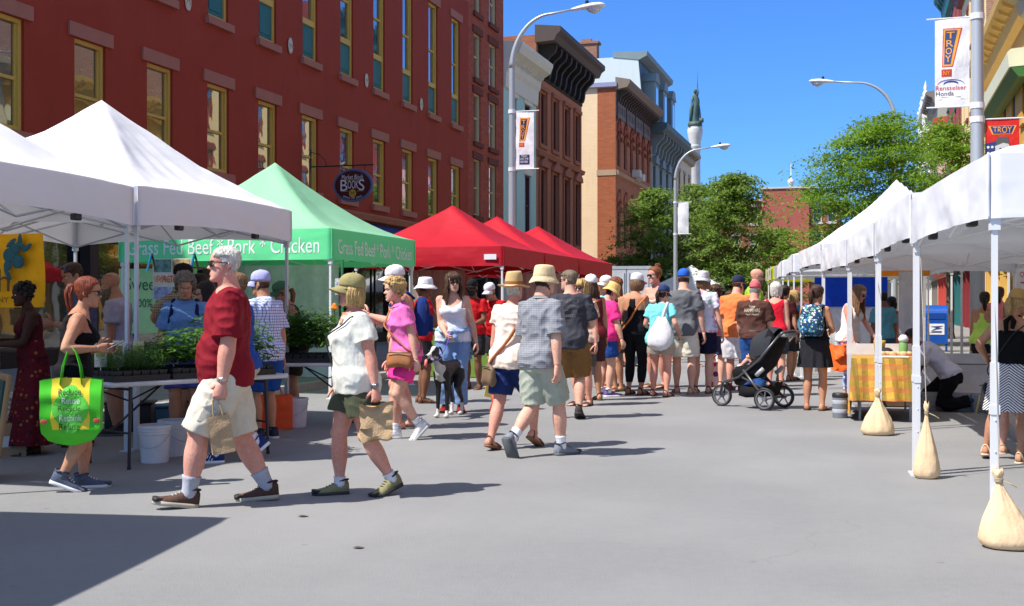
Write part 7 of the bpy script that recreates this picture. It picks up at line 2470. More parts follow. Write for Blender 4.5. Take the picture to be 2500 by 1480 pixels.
person('browntee', 'man in a dusty pink cap, brown printed tee and blue jeans', (1840, 968), -12, 686, fat=.55, skin_='pink', hair='grey', style='short', hunch=6, head=(-8, 8, 0), arms=[(.13, .08, .5), (.10, .15, .58)],
 wear=[('tee', C(84, 54, 46), {'hem': .5, 'sleeve': .9, 'loose': .6}), ('trousers', C(40, 80, 140), {'loose': .016, 'belt': 1}), ('cap', lin(214, 104, 110)), ('shoes', lin(70, 80, 100), (.1, .1, .1))])
person('whitehair', 'white haired woman in a red sleeveless top', (1893, 944), -14, 688, sex='f', fat=.35, skin_='pink', hair='white', style='bob', wear=[('tank', C(214, 26, 50), {'arm': .09}), ('shorts', C(60, 70, 76))])
person('darkpony', 'dark haired person right behind the white haired woman', (1914, 930), -20, 696, sex='f', skin_='tan', hair='dark', style='pony', wear=[('tee', C(70, 20, 24)), ('shorts', C(40, 40, 44))])
person('blondright', 'blond woman facing right beyond the white haired woman', (1931, 928), -80, 708, sex='f', skin_='tan', hair='blond', style='bob', wear=[('tank', C(90, 60, 40)), ('shorts', C(40, 40, 44))])
person('backpack', 'woman in a black dress with a flowered backpack seen from behind', (1989, 1002), -12, 696, sex='f', fat=.12, bust=.4, skin_='tan', hair='brown', style='pony', head=(-26, 10, 0), hunch=6, legs=[(.062, .0, 0, 0, 10), (.062, -.01, 0, 0, 10)], arms=[(.07, .17, .6), (.09, .16, .62)],
 wear=[('tank', C(20, 20, 24), {'hem': .56}), ('skirt', C(34, 34, 40), {'top': .63, 'hem': .345, 'w': .135, 'pleats': 11}), ('flipflops',), ('sandals', (.03, .02, .02), (.02, .02, .02))])
person('whitelong', 'long haired woman in a white tank leaning over the plaid table with an orange bag', (2072, 978), -118, 698, sex='f', fat=.12, bust=.5, skin_='pink', hair='lightbrown', style='long', lean=6, hunch=12, head=(0, 24, 0), arms=[(.1, .2, .52), (.14, .12, .50)],
 wear=[('tank', C(228, 226, 226)), ('leggings', cloth(lin(120, 140, 200), 'print', (lin(220, 226, 240), lin(90, 110, 170), lin(200, 206, 230)), .85, 16.0), {'ankle': .09}), ('shades',), ('shoes', lin(220, 200, 180), lin(220, 220, 220))])
person('teal', 'person in a teal tee with dark hair under the blue tarp', (2158, 942), 22, 712, fat=.1, skin_='brown', hair='black', style='short', wear=[('tee', C(90, 150, 166), {'sleeve': .8}), ('shorts', C(60, 80, 110))])
person('salmon', 'tanned person in a salmon sleeveless dress beside the teal tee', (2180, 936), 30, 724, sex='f', skin_='brown', hair='black', style='pony', wear=[('tank', C(216, 120, 110), {'hem': .55}), ('dress', C(216, 120, 110), {'top': .64, 'hem': .3, 'w': .13})])
person('kneeler', 'dark haired man in a white tee kneeling on the road by the plaid table', (2320, 1004), 92, S=1.72, fat=.1, skin_='brown', hair='black', style='short', pelvis=.275, lean=40, hunch=22, head=(0, 16, 0), legs=[(.06, -.27, 78, 0, 0), (.06, -.16, 74, 0, 0)], arms=[(.10, .32, .20), (.08, .30, .16)],
 wear=[('tee', C(214, 208, 218), {'hem': .52, 'sleeve': .8, 'loose': .5}), ('trousers', C(18, 18, 22), {'loose': .012, 'to': 1.9, 'top': .56}), ('socks', C(40, 50, 90), .06), ('shoes', lin(120, 130, 140), lin(216, 190, 130))])
person('neon', 'woman in a neon yellow tank and black leggings behind the stacked boards', (2402, 966), -20, 712, sex='f', fat=.4, hips=.4, skin_='tan', hair='dark', style='pony', head=(20, 0, 0), wear=[('tank', C(206, 246, 110), {'racer': 1, 'arm': .07}), ('leggings', C(36, 40, 46)), ('shoes', (.03, .03, .03), (.2, .2, .2))])
person('pinkfar', 'person in a salmon pink top beyond the nearest right tent leg', (2440, 935), 0, 700, sex='f', fat=.3, skin_='pink', hair='brown', style='pony', wear=[('tee', C(240, 140, 140)), ('shorts', C(70, 70, 90))])
person('tubetop', 'woman in a khaki cap, black bare backed top and chevron striped skirt', (2472, 1128), -18, 706, sex='f', fat=.3, hips=.4, bust=.4, skin_='tan', hair='blond', style='pony', lean=4, hunch=10, head=(-22, 12, 0), legs=[(.17, .05, 12, 0, 12), (.05, -.01, 0, 0, 10)], arms=[(.17, .06, .60), (.13, .04, .52)],
 wear=[('tank', C(12, 12, 14), {'tube': 1, 'front': .755, 'hem': .565, 'm': .012}), ('skirt', cloth(lin(226, 224, 224), 'chevron', (.012, .012, .016), .85, 42.0), {'top': .595, 'hem': .30, 'w': .16, 'pleats': 7}), ('cap', lin(186, 150, 90)), ('sandals', lin(226, 200, 170), lin(226, 196, 160))])
person('legsonly', 'small person mostly hidden behind the woman in the striped skirt', (2470, 1108), -10, S=1.42, sex='f', skin_='fair', hair='lightbrown', style='long', wear=[('tee', C(200, 190, 180)), ('shorts', C(60, 60, 66)), ('sandals', lin(214, 180, 140), lin(200, 170, 130))])
for i, (px, Z, h, c, hr, lab) in enumerate(((1772, 30, 1.68, (200, 60, 70), 'dark', 'distant shopper in a red top behind the queue'), (1786, 34, 1.72, (60, 70, 110), 'brown', 'distant shopper in a dark blue top behind the queue'), (1764, 40, 1.7, (220, 220, 226), 'black', 'distant shopper in white far down the street'), (1736, 36, 1.75, (70, 110, 90), 'brown', 'distant shopper in green far down the street'),
  (1868, 30, 1.74, (160, 130, 190), 'blond', 'distant shopper in lavender between the pink cap and white hair'), (1700, 44, 1.72, (236, 200, 90), 'brown', 'distant shopper in yellow far down the street'), (1590, 30, 1.7, (180, 190, 210), 'dark', 'distant shopper in pale blue behind the topknot woman'), (1694, 27, 1.66, (120, 40, 50), 'black', 'distant shopper in maroon between the grey tee and the floral tee'),
  (1776, 25, 1.7, (236, 236, 232), 'brown', 'distant shopper in plain white just left of the orange tee'), (1640, 29, 1.74, (90, 140, 110), 'brown', 'distant shopper in sage green behind the aqua tee'), (1856, 27, 1.72, (70, 74, 90), 'dark', 'distant shopper in slate grey beyond the bald man'),
  (1534, 27, 1.68, (200, 110, 70), 'blond', 'distant shopper in rust orange behind the leggings woman'), (1950, 28, 1.66, (60, 120, 150), 'brown', 'distant shopper in teal blue under the far right tents'), (1808, 46, 1.75, (190, 60, 50), 'dark', 'tiny far shopper in red down the street'), (1722, 52, 1.72, (230, 230, 225), 'black', 'tiny far shopper in cream down the street'))):
 py = HZ+F*HC/Z
 person('far%d' % i, lab, (px, py), 30*i, S=h, sex='mf'[i % 2], hair=hr, style=('short', 'pony')[i % 2], vox=.02, wear=[('tee', C(*c)), ('shorts', C(60, 62, 70))])
# ------------------------------------------------------------------ prints on shirts
from mathutils.bvhtree import BVHTree
def print_on(key, lines, z_mid, mat, name='print', x_mid=0.0, side=-1):
 """letters laid on the shirt's back (side -1) or chest (1)"""
 P = PEOPLE[key]
 sh = [c for c in P['root'].children if c.name.startswith(('shirt', 'tank_top'))][0]
 bvh = BVHTree.FromPolygons([v.co for v in sh.data.vertices], [tuple(p.vertices) for p in sh.data.polygons])
 S = P['S']
 g = MB()
 for body, dz, hh, w in lines:
  me = lettering(body, 1, None, 0)
  bm = bmesh.new(); bm.from_mesh(me); bmesh.ops.triangulate(bm, faces=bm.faces[:]); bmesh.ops.subdivide_edges(bm, edges=[e for e in bm.edges], cuts=1); bm.to_mesh(me); bm.free()
  xs, ys = [v.co.x for v in me.vertices], [v.co.y for v in me.vertices]
  kx, ky = w/(max(xs)-min(xs)), hh/(max(ys)-min(ys))
  vs = []
  for v in me.vertices:
   x, z = (v.co.x*kx)*(1 if side < 0 else -1)+x_mid, z_mid+dz+v.co.y*ky
   hit = bvh.ray_cast(V((x, side*1.0, z)), V((0, -side, 0)))
   p = hit[0]+V((0, side*.0035, 0)) if hit[0] else V((x, side*.2, z))
   vs.append(p)
  g.add(vs, [tuple(f.vertices) for f in me.polygons])
  bpy.data.meshes.remove(me)
 ob = g.build(name, mat, sh)
S = PEOPLE['browntee']['S']
print_on('browntee', [('New', .05, .045, .09), ('HAMPSHIRE', -.01, .055, .24), ('Beach Lifeguard', -.075, .035, .19)], .755*S, plain((.70, .62, .46), .7))
S = PEOPLE['darktee']['S']
print_on('darktee', [('WARWICK', .07, .05, .24), ('========', .0, .03, .22), ('=======', -.05, .03, .19), ('======', -.10, .03, .15), ('EST.', -.16, .025, .08)], .745*S, plain((.13, .13, .14), .8))
# ------------------------------------------------------------------ bags, phone, papers
def crossbody(key, label, a0, zs, zh, m, strap_m, size=None, bag_m=None, width=.012, bag_shift=0.0, cat='shoulder bag', drop=.0, out=.0, name='shoulder_bag'):
 """strap slung round the torso: highest at direction a0 (degrees, 0 right, 90 front), bag at the lowest side"""
 P = PEOPLE[key]; f, S = P['f'], P['S']
 t = thing(name, label, cat, P['pos'], P['rz'])
 rr = hang(f, .46, .838, 30, .7, m)
 def surf(a, z):
  w_, ff_, bb_ = table([(q[0], q[1], q[2], q[3]) for q in rr], z)
  if z > .80:
   k = sstep(.80, .835, z); w_ = max(w_, .075+.0*k);
  return f.at((math.cos(a)*w_, math.sin(a)*(ff_ if math.sin(a) > 0 else bb_), 0), z)*S
 pts = []
 for k in range(41):
  a = R(a0)+2*PI*k/40
  z = (zs+zh)/2+(zs-zh)/2*math.cos(a-R(a0))
  pts.append(surf(a, z))
 g = MB()
 g.tube(pts, width*S*.5, 6); g.build('strap', strap_m, t, True)
 if size:
  a = R(a0+180+bag_shift)
  p = surf(a, zh)+V((math.cos(a), math.sin(a), 0))*(size[1]/2+out)-V((0, 0, drop))
  M = Matrix.Rotation(a-PI/2, 3, 'Z')
  g = MB()
  rings = []
  for u, k, hgt in ((-.5, .55, .62), (-.47, .8, .86), (-.38, 1, .97), (-.2, 1.08, 1), (0, 1.1, 1), (.2, 1.08, 1), (.38, 1, .97), (.47, .8, .86), (.5, .55, .62)):
   rings.append([p+M @ V((u*size[0], math.cos(q)*size[1]/2*k*(1.15 if math.sin(q) < 0 else .8), -size[2]*.35+math.sin(q)*size[2]/2*hgt+.012*math.cos(u*7))) for q in [2*PI*i/16 for i in range(16)]])
  g.loft(rings); g.build('bag_body', bag_m, t, True)
  g = MB()
  g.tube([p+M @ V((u*size[0]*.9, size[1]*.48*1.0, size[2]*(.06-.0*u))) for u in (-.5, -.25, 0, .25, .5)], .005, 5); g.build('zip', plain((.03, .03, .03), .4), t)
 return t
LEATHER = plain(lin(166, 108, 64), .5, var=.2)
crossbody('whitetee', 'small black camera bag slung across the white tee', 160, .822, .50, .024, plain((.02, .02, .025)), (.12, .07, .17), plain((.015, .015, .02), .6), .007, 10, 'camera bag', .03, name='camera_bag')
crossbody('pinkwoman', 'tan leather bag across the front of the pink dressed woman', 20, .82, .54, .024, LEATHER, (.27, .09, .17), LEATHER, .010, -58)
crossbody('strawhat', 'brown shoulder bag with a tan strap across the cream top', 20, .82, .47, .026, plain(lin(172, 96, 52), .5), (.2, .09, .2), plain(lin(120, 96, 72), .6), .02, 40)
crossbody('leggings', 'orange tan bag and strap across the black racer tank', 0, .815, .47, .02, plain(lin(196, 116, 52), .5), (.22, .08, .26), plain(lin(196, 110, 48), .5), .018, 25)
crossbody('tubetop', 'small black purse on a thin strap beside the striped skirt', -20, .80, .5, .02, plain((.015, .015, .015)), (.14, .06, .18), plain((.02, .02, .02), .5), .008, 20, drop=.1)
g = MB()
P = PEOPLE['tubetop']
tb = thing('neck_bow', 'black ribbon bow tied at the nape of the bare backed top', 'bow', P['pos'], P['rz'])
f_, S = P['f'], P['S']
g.tube([f_.at((.0, -.06, 0), .835)*S, f_.at((-.02, -.085, 0), .80)*S, f_.at((-.015, -.085, 0), .745)*S], [.012, .026, .02], 6)
g.tube([f_.at((.0, -.06, 0), .835)*S, f_.at((.025, -.085, 0), .80)*S, f_.at((.02, -.09, 0), .76)*S], [.012, .024, .018], 6)
for sx in (-1, 1): g.tube([f_.at((sx*.035, -.04, 0), .845)*S, f_.at((sx*.042, .02, 0), .835)*S, f_.at((sx*.04, .066, 0), .77)*S], .007, 5)
g.build('ribbon', C(12, 12, 14), tb, True)
def backpack(key, label, mat, w, d, h, z_top, strap_m, trim, shift=0.0):
 P = PEOPLE[key]; f, S = P['f'], P['S']
 t = thing('backpack', label, 'backpack', P['pos'], P['rz'])
 b = table(f.tab, .72)[2]
 c = f.at((shift, -b-.014, 0), z_top)*S
 g = MB()
 rings = []
 for v, k, dk in ((0, .6, .4), (.03, .9, .75), (.15, 1.02, 1.0), (.4, 1.05, 1.12), (.65, .98, 1.0), (.85, .85, .8), (.96, .6, .55), (1, .25, .3)):
  rings.append([c+V((math.copysign(abs(math.cos(q))**.7, math.cos(q))*w/2*k, -d/2+math.copysign(abs(math.sin(q))**.8, math.sin(q))*d/2*dk, -h+v*h)) for q in [2*PI*i/24 for i in range(24)]])
 g.loft(rings); bd = g.build('pack', mat, t, True)
 g = MB(); g.rbox(c+V((0, -d-.006, -h*.68)), (w*.72, .05, h*.42), .03, None, 0, 3); g.build('front_pocket', mat, t, True)
 g = MB(); g.tube([c+V((w*.46*math.cos(q), -d*.72, -h*.35+h*.3*math.sin(q))) for q in [PI*j/12 for j in range(13)]], .006, 5); g.build('zip', trim, t)
 g = MB()
 for sx in (-1, 1):
  g.tube([c+V((sx*w*.25, 0, -.02)), f.at((sx*.066+shift, -.05, 0), .823)*S+V((0, 0, .006)), f.at((sx*.068+shift, .0, 0), .826)*S+V((0, 0, .012)), f.at((sx*.072+shift, .062, 0), .77)*S+V((0, .014, 0)), f.at((sx*.088+shift, .02, 0), .66)*S+V((sx*.02, .01, 0)), c+V((sx*w*.4, .01, -h*.85))], [.016, .02, .021, .02, .014, .01], 6)
 g.build('strap', strap_m, t, True)
backpack('backpack', 'blue flowered backpack worn by the woman in the black dress', cloth(lin(34, 66, 104), 'print', (lin(60, 150, 190), lin(226, 226, 220), lin(120, 170, 120)), .7, 34.0), .30, .17, .42, .835, cloth(lin(60, 100, 150)), plain((.02, .02, .03)))
backpack('pinkbag', 'rose pink padded backpack behind the grey bucket hat', cloth(lin(226, 120, 150), rough=.6), .30, .18, .46, .80, cloth(lin(210, 90, 130)), plain(lin(180, 60, 90)))
backpack('blueshirt', 'navy backpack whose straps cross the blue checked shirt', cloth(lin(26, 34, 80)), .28, .15, .40, .82, cloth(lin(26, 32, 78)), plain((.02, .02, .03)))
backpack('whitecap', 'deep blue backpack between the pink woman and the white tank', cloth(lin(26, 46, 108)), .30, .18, .44, .80, cloth(lin(26, 46, 108)), plain((.02, .02, .03)))
# the green recycling bag
P = PEOPLE['redhead']
sh, el, wr = P['f'].armj[1]
hold = P['W'](el.lerp(wr, .24))
GRN, YLW = plain(lin(70, 196, 30), .5, var=.08), plain(lin(236, 214, 50), .5, var=.08)
bag_rz = TH+.26
t = thing('shopping_bag', 'big green and yellow bag printed with recycling words on a woman\'s arm', 'bag', (hold.x, hold.y, hold.z-.66), bag_rz)
g = MB()
w_, d_, h_ = .40, .20, .44
def S_(u, v):
 k = u*4; e = int(min(3, k)); q = k-e
 cs = [(-w_/2, -d_/2), (w_/2, -d_/2), (w_/2, d_/2), (-w_/2, d_/2), (-w_/2, -d_/2)]
 x, y = lerp(cs[e][0], cs[e+1][0], q), lerp(cs[e][1], cs[e+1][1], q)
 bot = sstep(0, .18, v)
 nz = noise.noise(V((x*8, y*8, v*4)))*.022
 return V((x*(.80+.20*bot)*(1+.05*v)+nz*.4, y*(.6+.4*bot)*(1+.25*math.sin(v*PI))*(1-.35*sstep(.7, 1, v))+nz, v*h_+(.018*math.sin(q*PI) if v > .9 and e in (0, 2) else 0)-(.03*math.cos(x*9) if v < .05 else 0)))
NU, NV = 64, 20
vs = [S_(i/NU, j/NV) for j in range(NV+1) for i in range(NU)]
fs, ms = [], []
for j in range(NV):
 for i in range(NU):
  u = (i+.5)/NU*4
  front = int(u) in (0, 2) and .16 < u-int(u) < .84
  fs.append((j*NU+i, j*NU+(i+1) % NU, (j+1)*NU+(i+1) % NU, (j+1)*NU+i)); ms.append(1 if front and j > 3 else 0)
g.add(vs, fs); g.m = ms; g.add([vs[i] for i in range(NU)], [tuple(range(NU))])
g.build('bag_body', [GRN, YLW], t, R(35), False)
g = MB()
for sy in (-1, 1): g.tube([(-.075, sy*.075, h_-.03), (-.06, sy*.06, h_+.10), (-.03, sy*.03, h_+.20), (.0, sy*.02, h_+.235), (.03, sy*.03, h_+.20), (.06, sy*.06, h_+.10), (.075, sy*.075, h_-.03)], .022, 6, 0, .22, (1, 0, 0))
g.build('handle', GRN, t, True)
def Fp(x, z, l):
 u = (x/w_+.5)/4
 p = S_(min(.2499, max(0, u)), z/h_)
 return V((x, p.y-l, z))
g = MB()
blob = [(math.cos(q)*.115*(1+.10*math.cos(4*q)), .235+math.sin(q)*.165*(1+.07*math.cos(4*q))) for q in [2*PI*k/36 for k in range(36)]]
b0 = len(g.v)
rings = [[Fp(x*k/5, .235+(z-.235)*k/5, .003) for x, z in blob] for k in range(1, 6)]
g.add([Fp(0, .235, .003)]+[p for r in rings for p in r], [(0, 1+j, 1+(j+1) % 36) for j in range(36)]+[(1+k*36+j, 1+(k+1)*36+j, 1+(k+1)*36+(j+1) % 36, 1+k*36+(j+1) % 36) for k in range(4) for j in range(36)])
g.build('print_patch', plain(lin(96, 206, 66), .5), t)
wp = lambda p, x, y: Fp(p.x, p.z, .0105)
g = MB()
for k, (wd, ww) in enumerate((('Reduce', .155), ('Reuse', .12), ('Recycle', .15), ('Rethink', .15), ('Refuse', .14))):
 text_on(g, wd, (-.005+.008*(k % 2), 0, .360-.062*k), (1, 0, 0), (0, 0, 1), .046, ww, 1 if k % 2 else 0, warp=wp)
g.build('lettering', [plain((.02, .03, .01)), plain((.8, .85, .75))], t)
for x in (-.178, .178): g = MB(); g.ball(Fp(x, .15, .004), .024, 12, 8, sc=(1, .15, .8)); g.build('badge', plain(lin(206, 90, 76)), t)
t = thing('mobile_phone', 'dark mobile phone in the hands of the red haired woman', 'phone', P['grip'][1]+V((.02, .0, .02)), P['rz'])
g = MB(); M_ = Matrix.Rotation(.5, 3, 'X'); g.rbox((0, .05, .0), (.07, .145, .009), .008, M_, 0, 3); g.build('case', gloss((.02, .025, .035), .2), t); g = MB(); g.box((0, .05, .006), (.062, .132, .003), M_); g.build('screen', gloss((.03, .05, .09), .05), t)
P = PEOPLE['longdress']
kraft('white paper bag hanging from the hand of the woman in the maroon dress', P['grip'][0]-V((0, 0, .33)), TH+.2, .20, .10, .24, plain((.62, .52, .46), .8), group=None)
P = PEOPLE['redtee']
kraft('small brown paper bag swinging from the hand of the red shirted man', P['grip'][0]-V((-.03, -.01, .37)), TH+.35, .15, .085, .26, KRAFT, tilt=-.16)
P = PEOPLE['whitetee']
kraft('crumpled brown bags bunched in the hand of the woman in the olive cap', P['grip'][0]-V((-.0, .0, .27)), TH+.2, .23, .13, .25, KRAFT, False, .03)
P = PEOPLE['whitecap']
kraft('flat brown bag held up by the man in the white cap', P['grip'][0]-V((0, .0, .30)), TH, .2, .09, .26, KRAFT)
P = PEOPLE['orangetee']
c = spot(1766, 926); c.z = .22
kraft('white plastic bag hanging beside the orange tee', c, TH, .26, .15, .30, plain((.72, .72, .74), .4), True, .03, 'plastic_bag', hm=plain((.72, .72, .74), .4))
c = spot(1752, 944)
kraft('white tote with purple flowers standing on the road behind the queue', c, TH, .40, .18, .42, cloth(lin(226, 216, 220), 'floral', (lin(200, 60, 140), lin(110, 50, 130), lin(236, 190, 110)), .7, 7.0), True, .006, 'tote_bag', hm=plain(lin(196, 40, 100)))
P = PEOPLE['whitelong']
kraft('loose orange bag hanging from the arm at the plaid table', P['grip'][1]-V((.12, .05, .30)), TH, .40, .16, .34, plain(lin(250, 110, 40), .45), True, .05, 'tote_bag', hm=plain(lin(250, 110, 40), .45))
P = PEOPLE['aqua']; f_, S = P['f'], P['S']
t = thing('shoulder_bag', 'soft white hobo bag on the shoulder of the woman in aqua', 'shoulder bag', P['pos'], P['rz'])
g = MB()
a_, b_ = f_.at((.075, -.03, 0), .822)*S+V((0, 0, .02)), f_.at((.06, -.125, 0), .56)*S
g.tube([f_.at((.085, .04, 0), .74)*S+V((0, .02, 0)), a_+V((0, .03, 0)), a_, f_.at((.075, -.105, 0), .74)*S, f_.at((.07, -.135, 0), .64)*S], [.03, .035, .038, .04, .05], 8, 0, .5, (1, 0, 0))
g.build('strap', C(226, 224, 226), t, True)
g = MB()
bc = f_.at((.055, -.145, 0), .60)*S
g.loft([[bc+V((math.cos(q)*w_*(1+.07*math.sin(3*q+z))+x, math.sin(q)*d_, z+.02*math.sin(2*q))) for q in [2*PI*k/24 for k in range(24)]] for z, w_, d_, x in ((-.30, .05, .03, -.02), (-.28, .14, .07, -.02), (-.22, .19, .10, -.01), (-.12, .205, .11, 0), (0, .17, .09, .01), (.1, .11, .065, .02), (.18, .06, .045, .02))]); g.build('bag_body', C(230, 228, 230), t, True)
P = PEOPLE['strawhat']
gp = P['grip'][0]
t = thing('paper_sheets', 'yellow folded flyers in the hand of the straw hatted woman', 'papers', gp, TH+.4)
for k, (a, c1) in enumerate(((.25, (230, 214, 110)), (-.15, (206, 180, 90)), (.05, (170, 60, 50)))):
 g = MB(); g.box((.03*k-.02, .012*k, -.14), (.14, .004, .26), Matrix.Rotation(a, 3, 'Y')); g.build('sheet', plain(lin(*c1), .7), t)
g = MB(); g.tube([(-.02, 0, -.20), (.0, 0, -.33), (-.05, 0, -.40)], [.03, .035, .02], 7); g.tube([(.0, 0, -.30), (.04, 0, -.39)], [.025, .015], 6); g.build('pouch', plain(lin(176, 74, 60), .6), t, True)
# ------------------------------------------------------------------ stroller with a child
sp_ = spot(1868, 1000)
st = thing('stroller', 'black three wheeled jogging stroller with a raised hood', 'stroller', sp_+V((0, .15, 0)), TH-math.atan((1868-1250)/F)+R(64))
BLKC = C(22, 22, 25)
ALU = gloss((.10, .10, .105), .35, .5)
def wheel(nm, c, r, w):
 g = MB()
 g.loft([[V((c[0]+dx, c[1]+math.cos(q)*rr, c[2]+math.sin(q)*rr)) for q in [2*PI*k/36 for k in range(36)]] for dx, rr in ((-w*.3, r*.80), (-w*.5, r*.88), (-w*.4, r*.97), (0, r), (w*.4, r*.97), (w*.5, r*.88), (w*.3, r*.80), (-w*.3, r*.80))], 0, False, False)
 tyre = g.build(nm, PLASTIC, st, True)
 g = MB()
 g.loft([[V((c[0]+dx, c[1]+math.cos(q)*rr, c[2]+math.sin(q)*rr)) for q in [2*PI*k/36 for k in range(36)]] for dx, rr in ((-w*.35, r*.84), (-w*.35, r*.72), (w*.35, r*.72), (w*.35, r*.84), (-w*.35, r*.84))], 0, False, False)
 for k in range(5): g.tube([V((c[0], c[1], c[2])), V((c[0], c[1]+math.cos(2*PI*k/5+.4)*r*.75, c[2]+math.sin(2*PI*k/5+.4)*r*.75))], .010, 5)
 g.tube([(c[0]-w*.7, c[1], c[2]), (c[0]+w*.7, c[1], c[2])], .03, 12)
 g.build('rim', gloss((.22, .23, .25), .4, .6), tyre)
wheel('wheel', (-.29, -.12, .15), .15, .05); wheel('wheel', (.29, -.12, .15), .15, .05); wheel('wheel', (0, .66, .15), .15, .05)
g = MB()
for sx in (-1, 1):
 g.tube([(sx*.27, -.12, .15), (sx*.25, .05, .33), (sx*.23, .22, .52)], .018, 8)
 g.tube([(sx*.05, .66, .16), (sx*.06, .62, .33), (sx*.2, .30, .42), (sx*.25, -.02, .66), (sx*.25, -.30, .98)], .017, 8)
 g.tube([(sx*.22, .24, .42), (sx*.25, -.1, .28)], .014, 6)
g.tube([(-.29, -.12, .15), (.29, -.12, .15)], .014, 6)
g.tube([(-.25, -.30, .98), (-.24, -.36, 1.03), (0, -.38, 1.04), (.24, -.36, 1.03), (.25, -.30, .98)], .02, 8)
g.tube([(-.07, .62, .34), (.07, .62, .34)], .02, 6)
g.build('frame', ALU, st, True)
g = MB()
rings = []
for t_, (y, z, hw) in enumerate(((.38, .33, .17), (.30, .40, .20), (.10, .44, .215), (-.04, .56, .215), (-.14, .74, .21), (-.22, .95, .19))):
 n_ = V((0, .6, .8)) if t_ > 2 else V((0, .25, 1))
 rings.append([V((-hw, y, z))+n_*.16, V((-hw, y, z)), V((-hw*.6, y, z-.03)), V((hw*.6, y, z-.03)), V((hw, y, z)), V((hw, y, z))+n_*.16, V((hw-.02, y, z))+n_*.16, V((hw-.03, y, z+.02)), V((-hw+.03, y, z+.02)), V((-hw+.02, y, z))+n_*.16])
g.loft(rings); g.build('seat', BLKC, st, True)
g = MB()
def hood(u, v):
 a = lerp(-.25, 1.75, v)
 q = lerp(0, PI, u)
 rad = .30+.012*math.sin(v*PI*4)
 c0 = V((0, -.12, .74))
 return c0+V((math.cos(q)*.225, 0, 0))+V((0, math.sin(a)*rad*1.15*math.sin(q)**.6, math.cos(a)*rad*1.15*math.sin(q)**.6))
g.grid(hood, 24, 20); g.grid(lambda u, v: hood(u, v)*1.0+V((0, 0, -.006)), 24, 20); g.build('hood', C(50, 52, 58), st, True)
g = MB(); g.loft([[V((x*k, y, z)) for x, y, z in ((-.2, y0, z0), (.2, y0, z0), (.2, y0-.04, z0+.14), (-.2, y0-.04, z0+.14))] for y0, z0, k in ((.34, .17, .7), (.2, .15, 1), (-.08, .17, 1), (-.12, .22, .9))]); g.build('basket', BLKC, st, True)
g = MB(); g.rbox((0, -.33, 1.0), (.36, .10, .07), .02); g.build('console', gloss((.35, .36, .38), .4), st, True)
for sx in (-1, 1): g = MB(); g.tube([(sx*.28, -.1, .55), (sx*.30, -.05, .50), (sx*.28, .0, .46)], .03, 8); g.build('fold_hub', gloss((.35, .36, .38), .4), st, True)
ch = person('child', 'small child sitting in the stroller, one bare leg stretched out', (1868, 1000), 64, S=.86, sex='f', limb=1.15, skin_='fair', hair='lightbrown', style='short', pelvis=.27, lean=-18, hunch=12, legs=[(.06, .34, 20, .16, 4), (.06, .36, -30, .2, 4)], arms=[(.12, .16, .42), (.12, .16, .42)],
 wear=[('tee', C(226, 190, 200)), ('shorts', C(220, 120, 150), {'to': .5}), ('shoes', lin(206, 190, 196), lin(226, 226, 226), lin(200, 110, 150))])
cr = ch['root']
Mz = Matrix.Rotation(st.rotation_euler.z, 3, 'Z')
cr.rotation_euler.z = st.rotation_euler.z
cr.location = st.location+Mz @ V((0, .06, .33))
# ------------------------------------------------------------------ the dog
dp = spot(1092, 1017)
b = MB()
DS = .665
def D(x, y, z): return V((x*DS, y*DS, z*DS))
tr = [(-.52, .90, .07, .09), (-.44, .93, .105, .125), (-.30, .92, .115, .135), (-.12, .90, .115, .15), (.06, .86, .125, .185), (.20, .84, .13, .215), (.32, .86, .115, .20), (.42, .93, .085, .14)]
b.loft([[D(math.cos(q)*w, y, z+math.sin(q)*h) for q in [2*PI*k/20 for k in range(20)]] for y, z, w, h in [(y, *table(tr, y)) for y in [-.52+.94*i/22 for i in range(23)]]])
b.tube([D(0, .34, .92), D(0, .46, 1.04), D(0, .56, 1.16), D(0, .62, 1.22)], [.12*DS, .10*DS, .075*DS, .07*DS], 14)
b.loft([[D(math.cos(q)*w, y+.04, z-.08+math.sin(q)*h) for q in [2*PI*k/16 for k in range(16)]] for y, z, w, h in ((.48, 1.32, .05, .06), (.52, 1.33, .075, .085), (.60, 1.33, .085, .09), (.68, 1.30, .072, .075), (.75, 1.265, .052, .055), (.85, 1.245, .042, .046), (.93, 1.235, .036, .04), (.97, 1.235, .02, .025))])
for sx in (-1, 1):
 b.tube([D(sx*.085, .27, .86), D(sx*.095, .25, .70), D(sx*.09, .21, .56), D(sx*.09, .23, .34), D(sx*.09, .24, .14), D(sx*.09, .25, .06)], [v*DS for v in (.085, .07, .055, .043, .034, .036)], 12)
 b.tube([D(sx*.085, -.40, .88), D(sx*.10, -.36, .72), D(sx*.10, -.26, .54), D(sx*.10, -.40, .38), D(sx*.10, -.50, .29), D(sx*.10, -.49, .16), D(sx*.10, -.47, .06)], [v*DS for v in (.10, .115, .075, .05, .036, .032, .035)], 12)
 for y in (.27, -.44):
  b.loft([[D(sx*.095+math.cos(q)*w, y+dy, .035+math.sin(q)*.035*k) for q in [2*PI*k_/10 for k_ in range(10)]] for dy, w, k in ((-.06, .03, .8), (-.02, .045, 1.0), (.04, .05, .95), (.085, .04, .7), (.1, .015, .3))])
b.tube([D(0, -.50, .95), D(0, -.62, .86), D(.02, -.68, .66), D(.04, -.66, .46)], [v*DS for v in (.04, .032, .024, .012)], 8)
me = baked(b, .0105, 4)
BLACK, WHT = 0, 1
dogm = [plain((.012, .011, .011), .45, scale=20, bump=.003), plain((.62, .60, .57), .7, scale=20, bump=.003), plain(lin(226, 120, 120), .4), plain((.008, .006, .006), .25)]
for m_ in dogm: me.materials.append(m_)
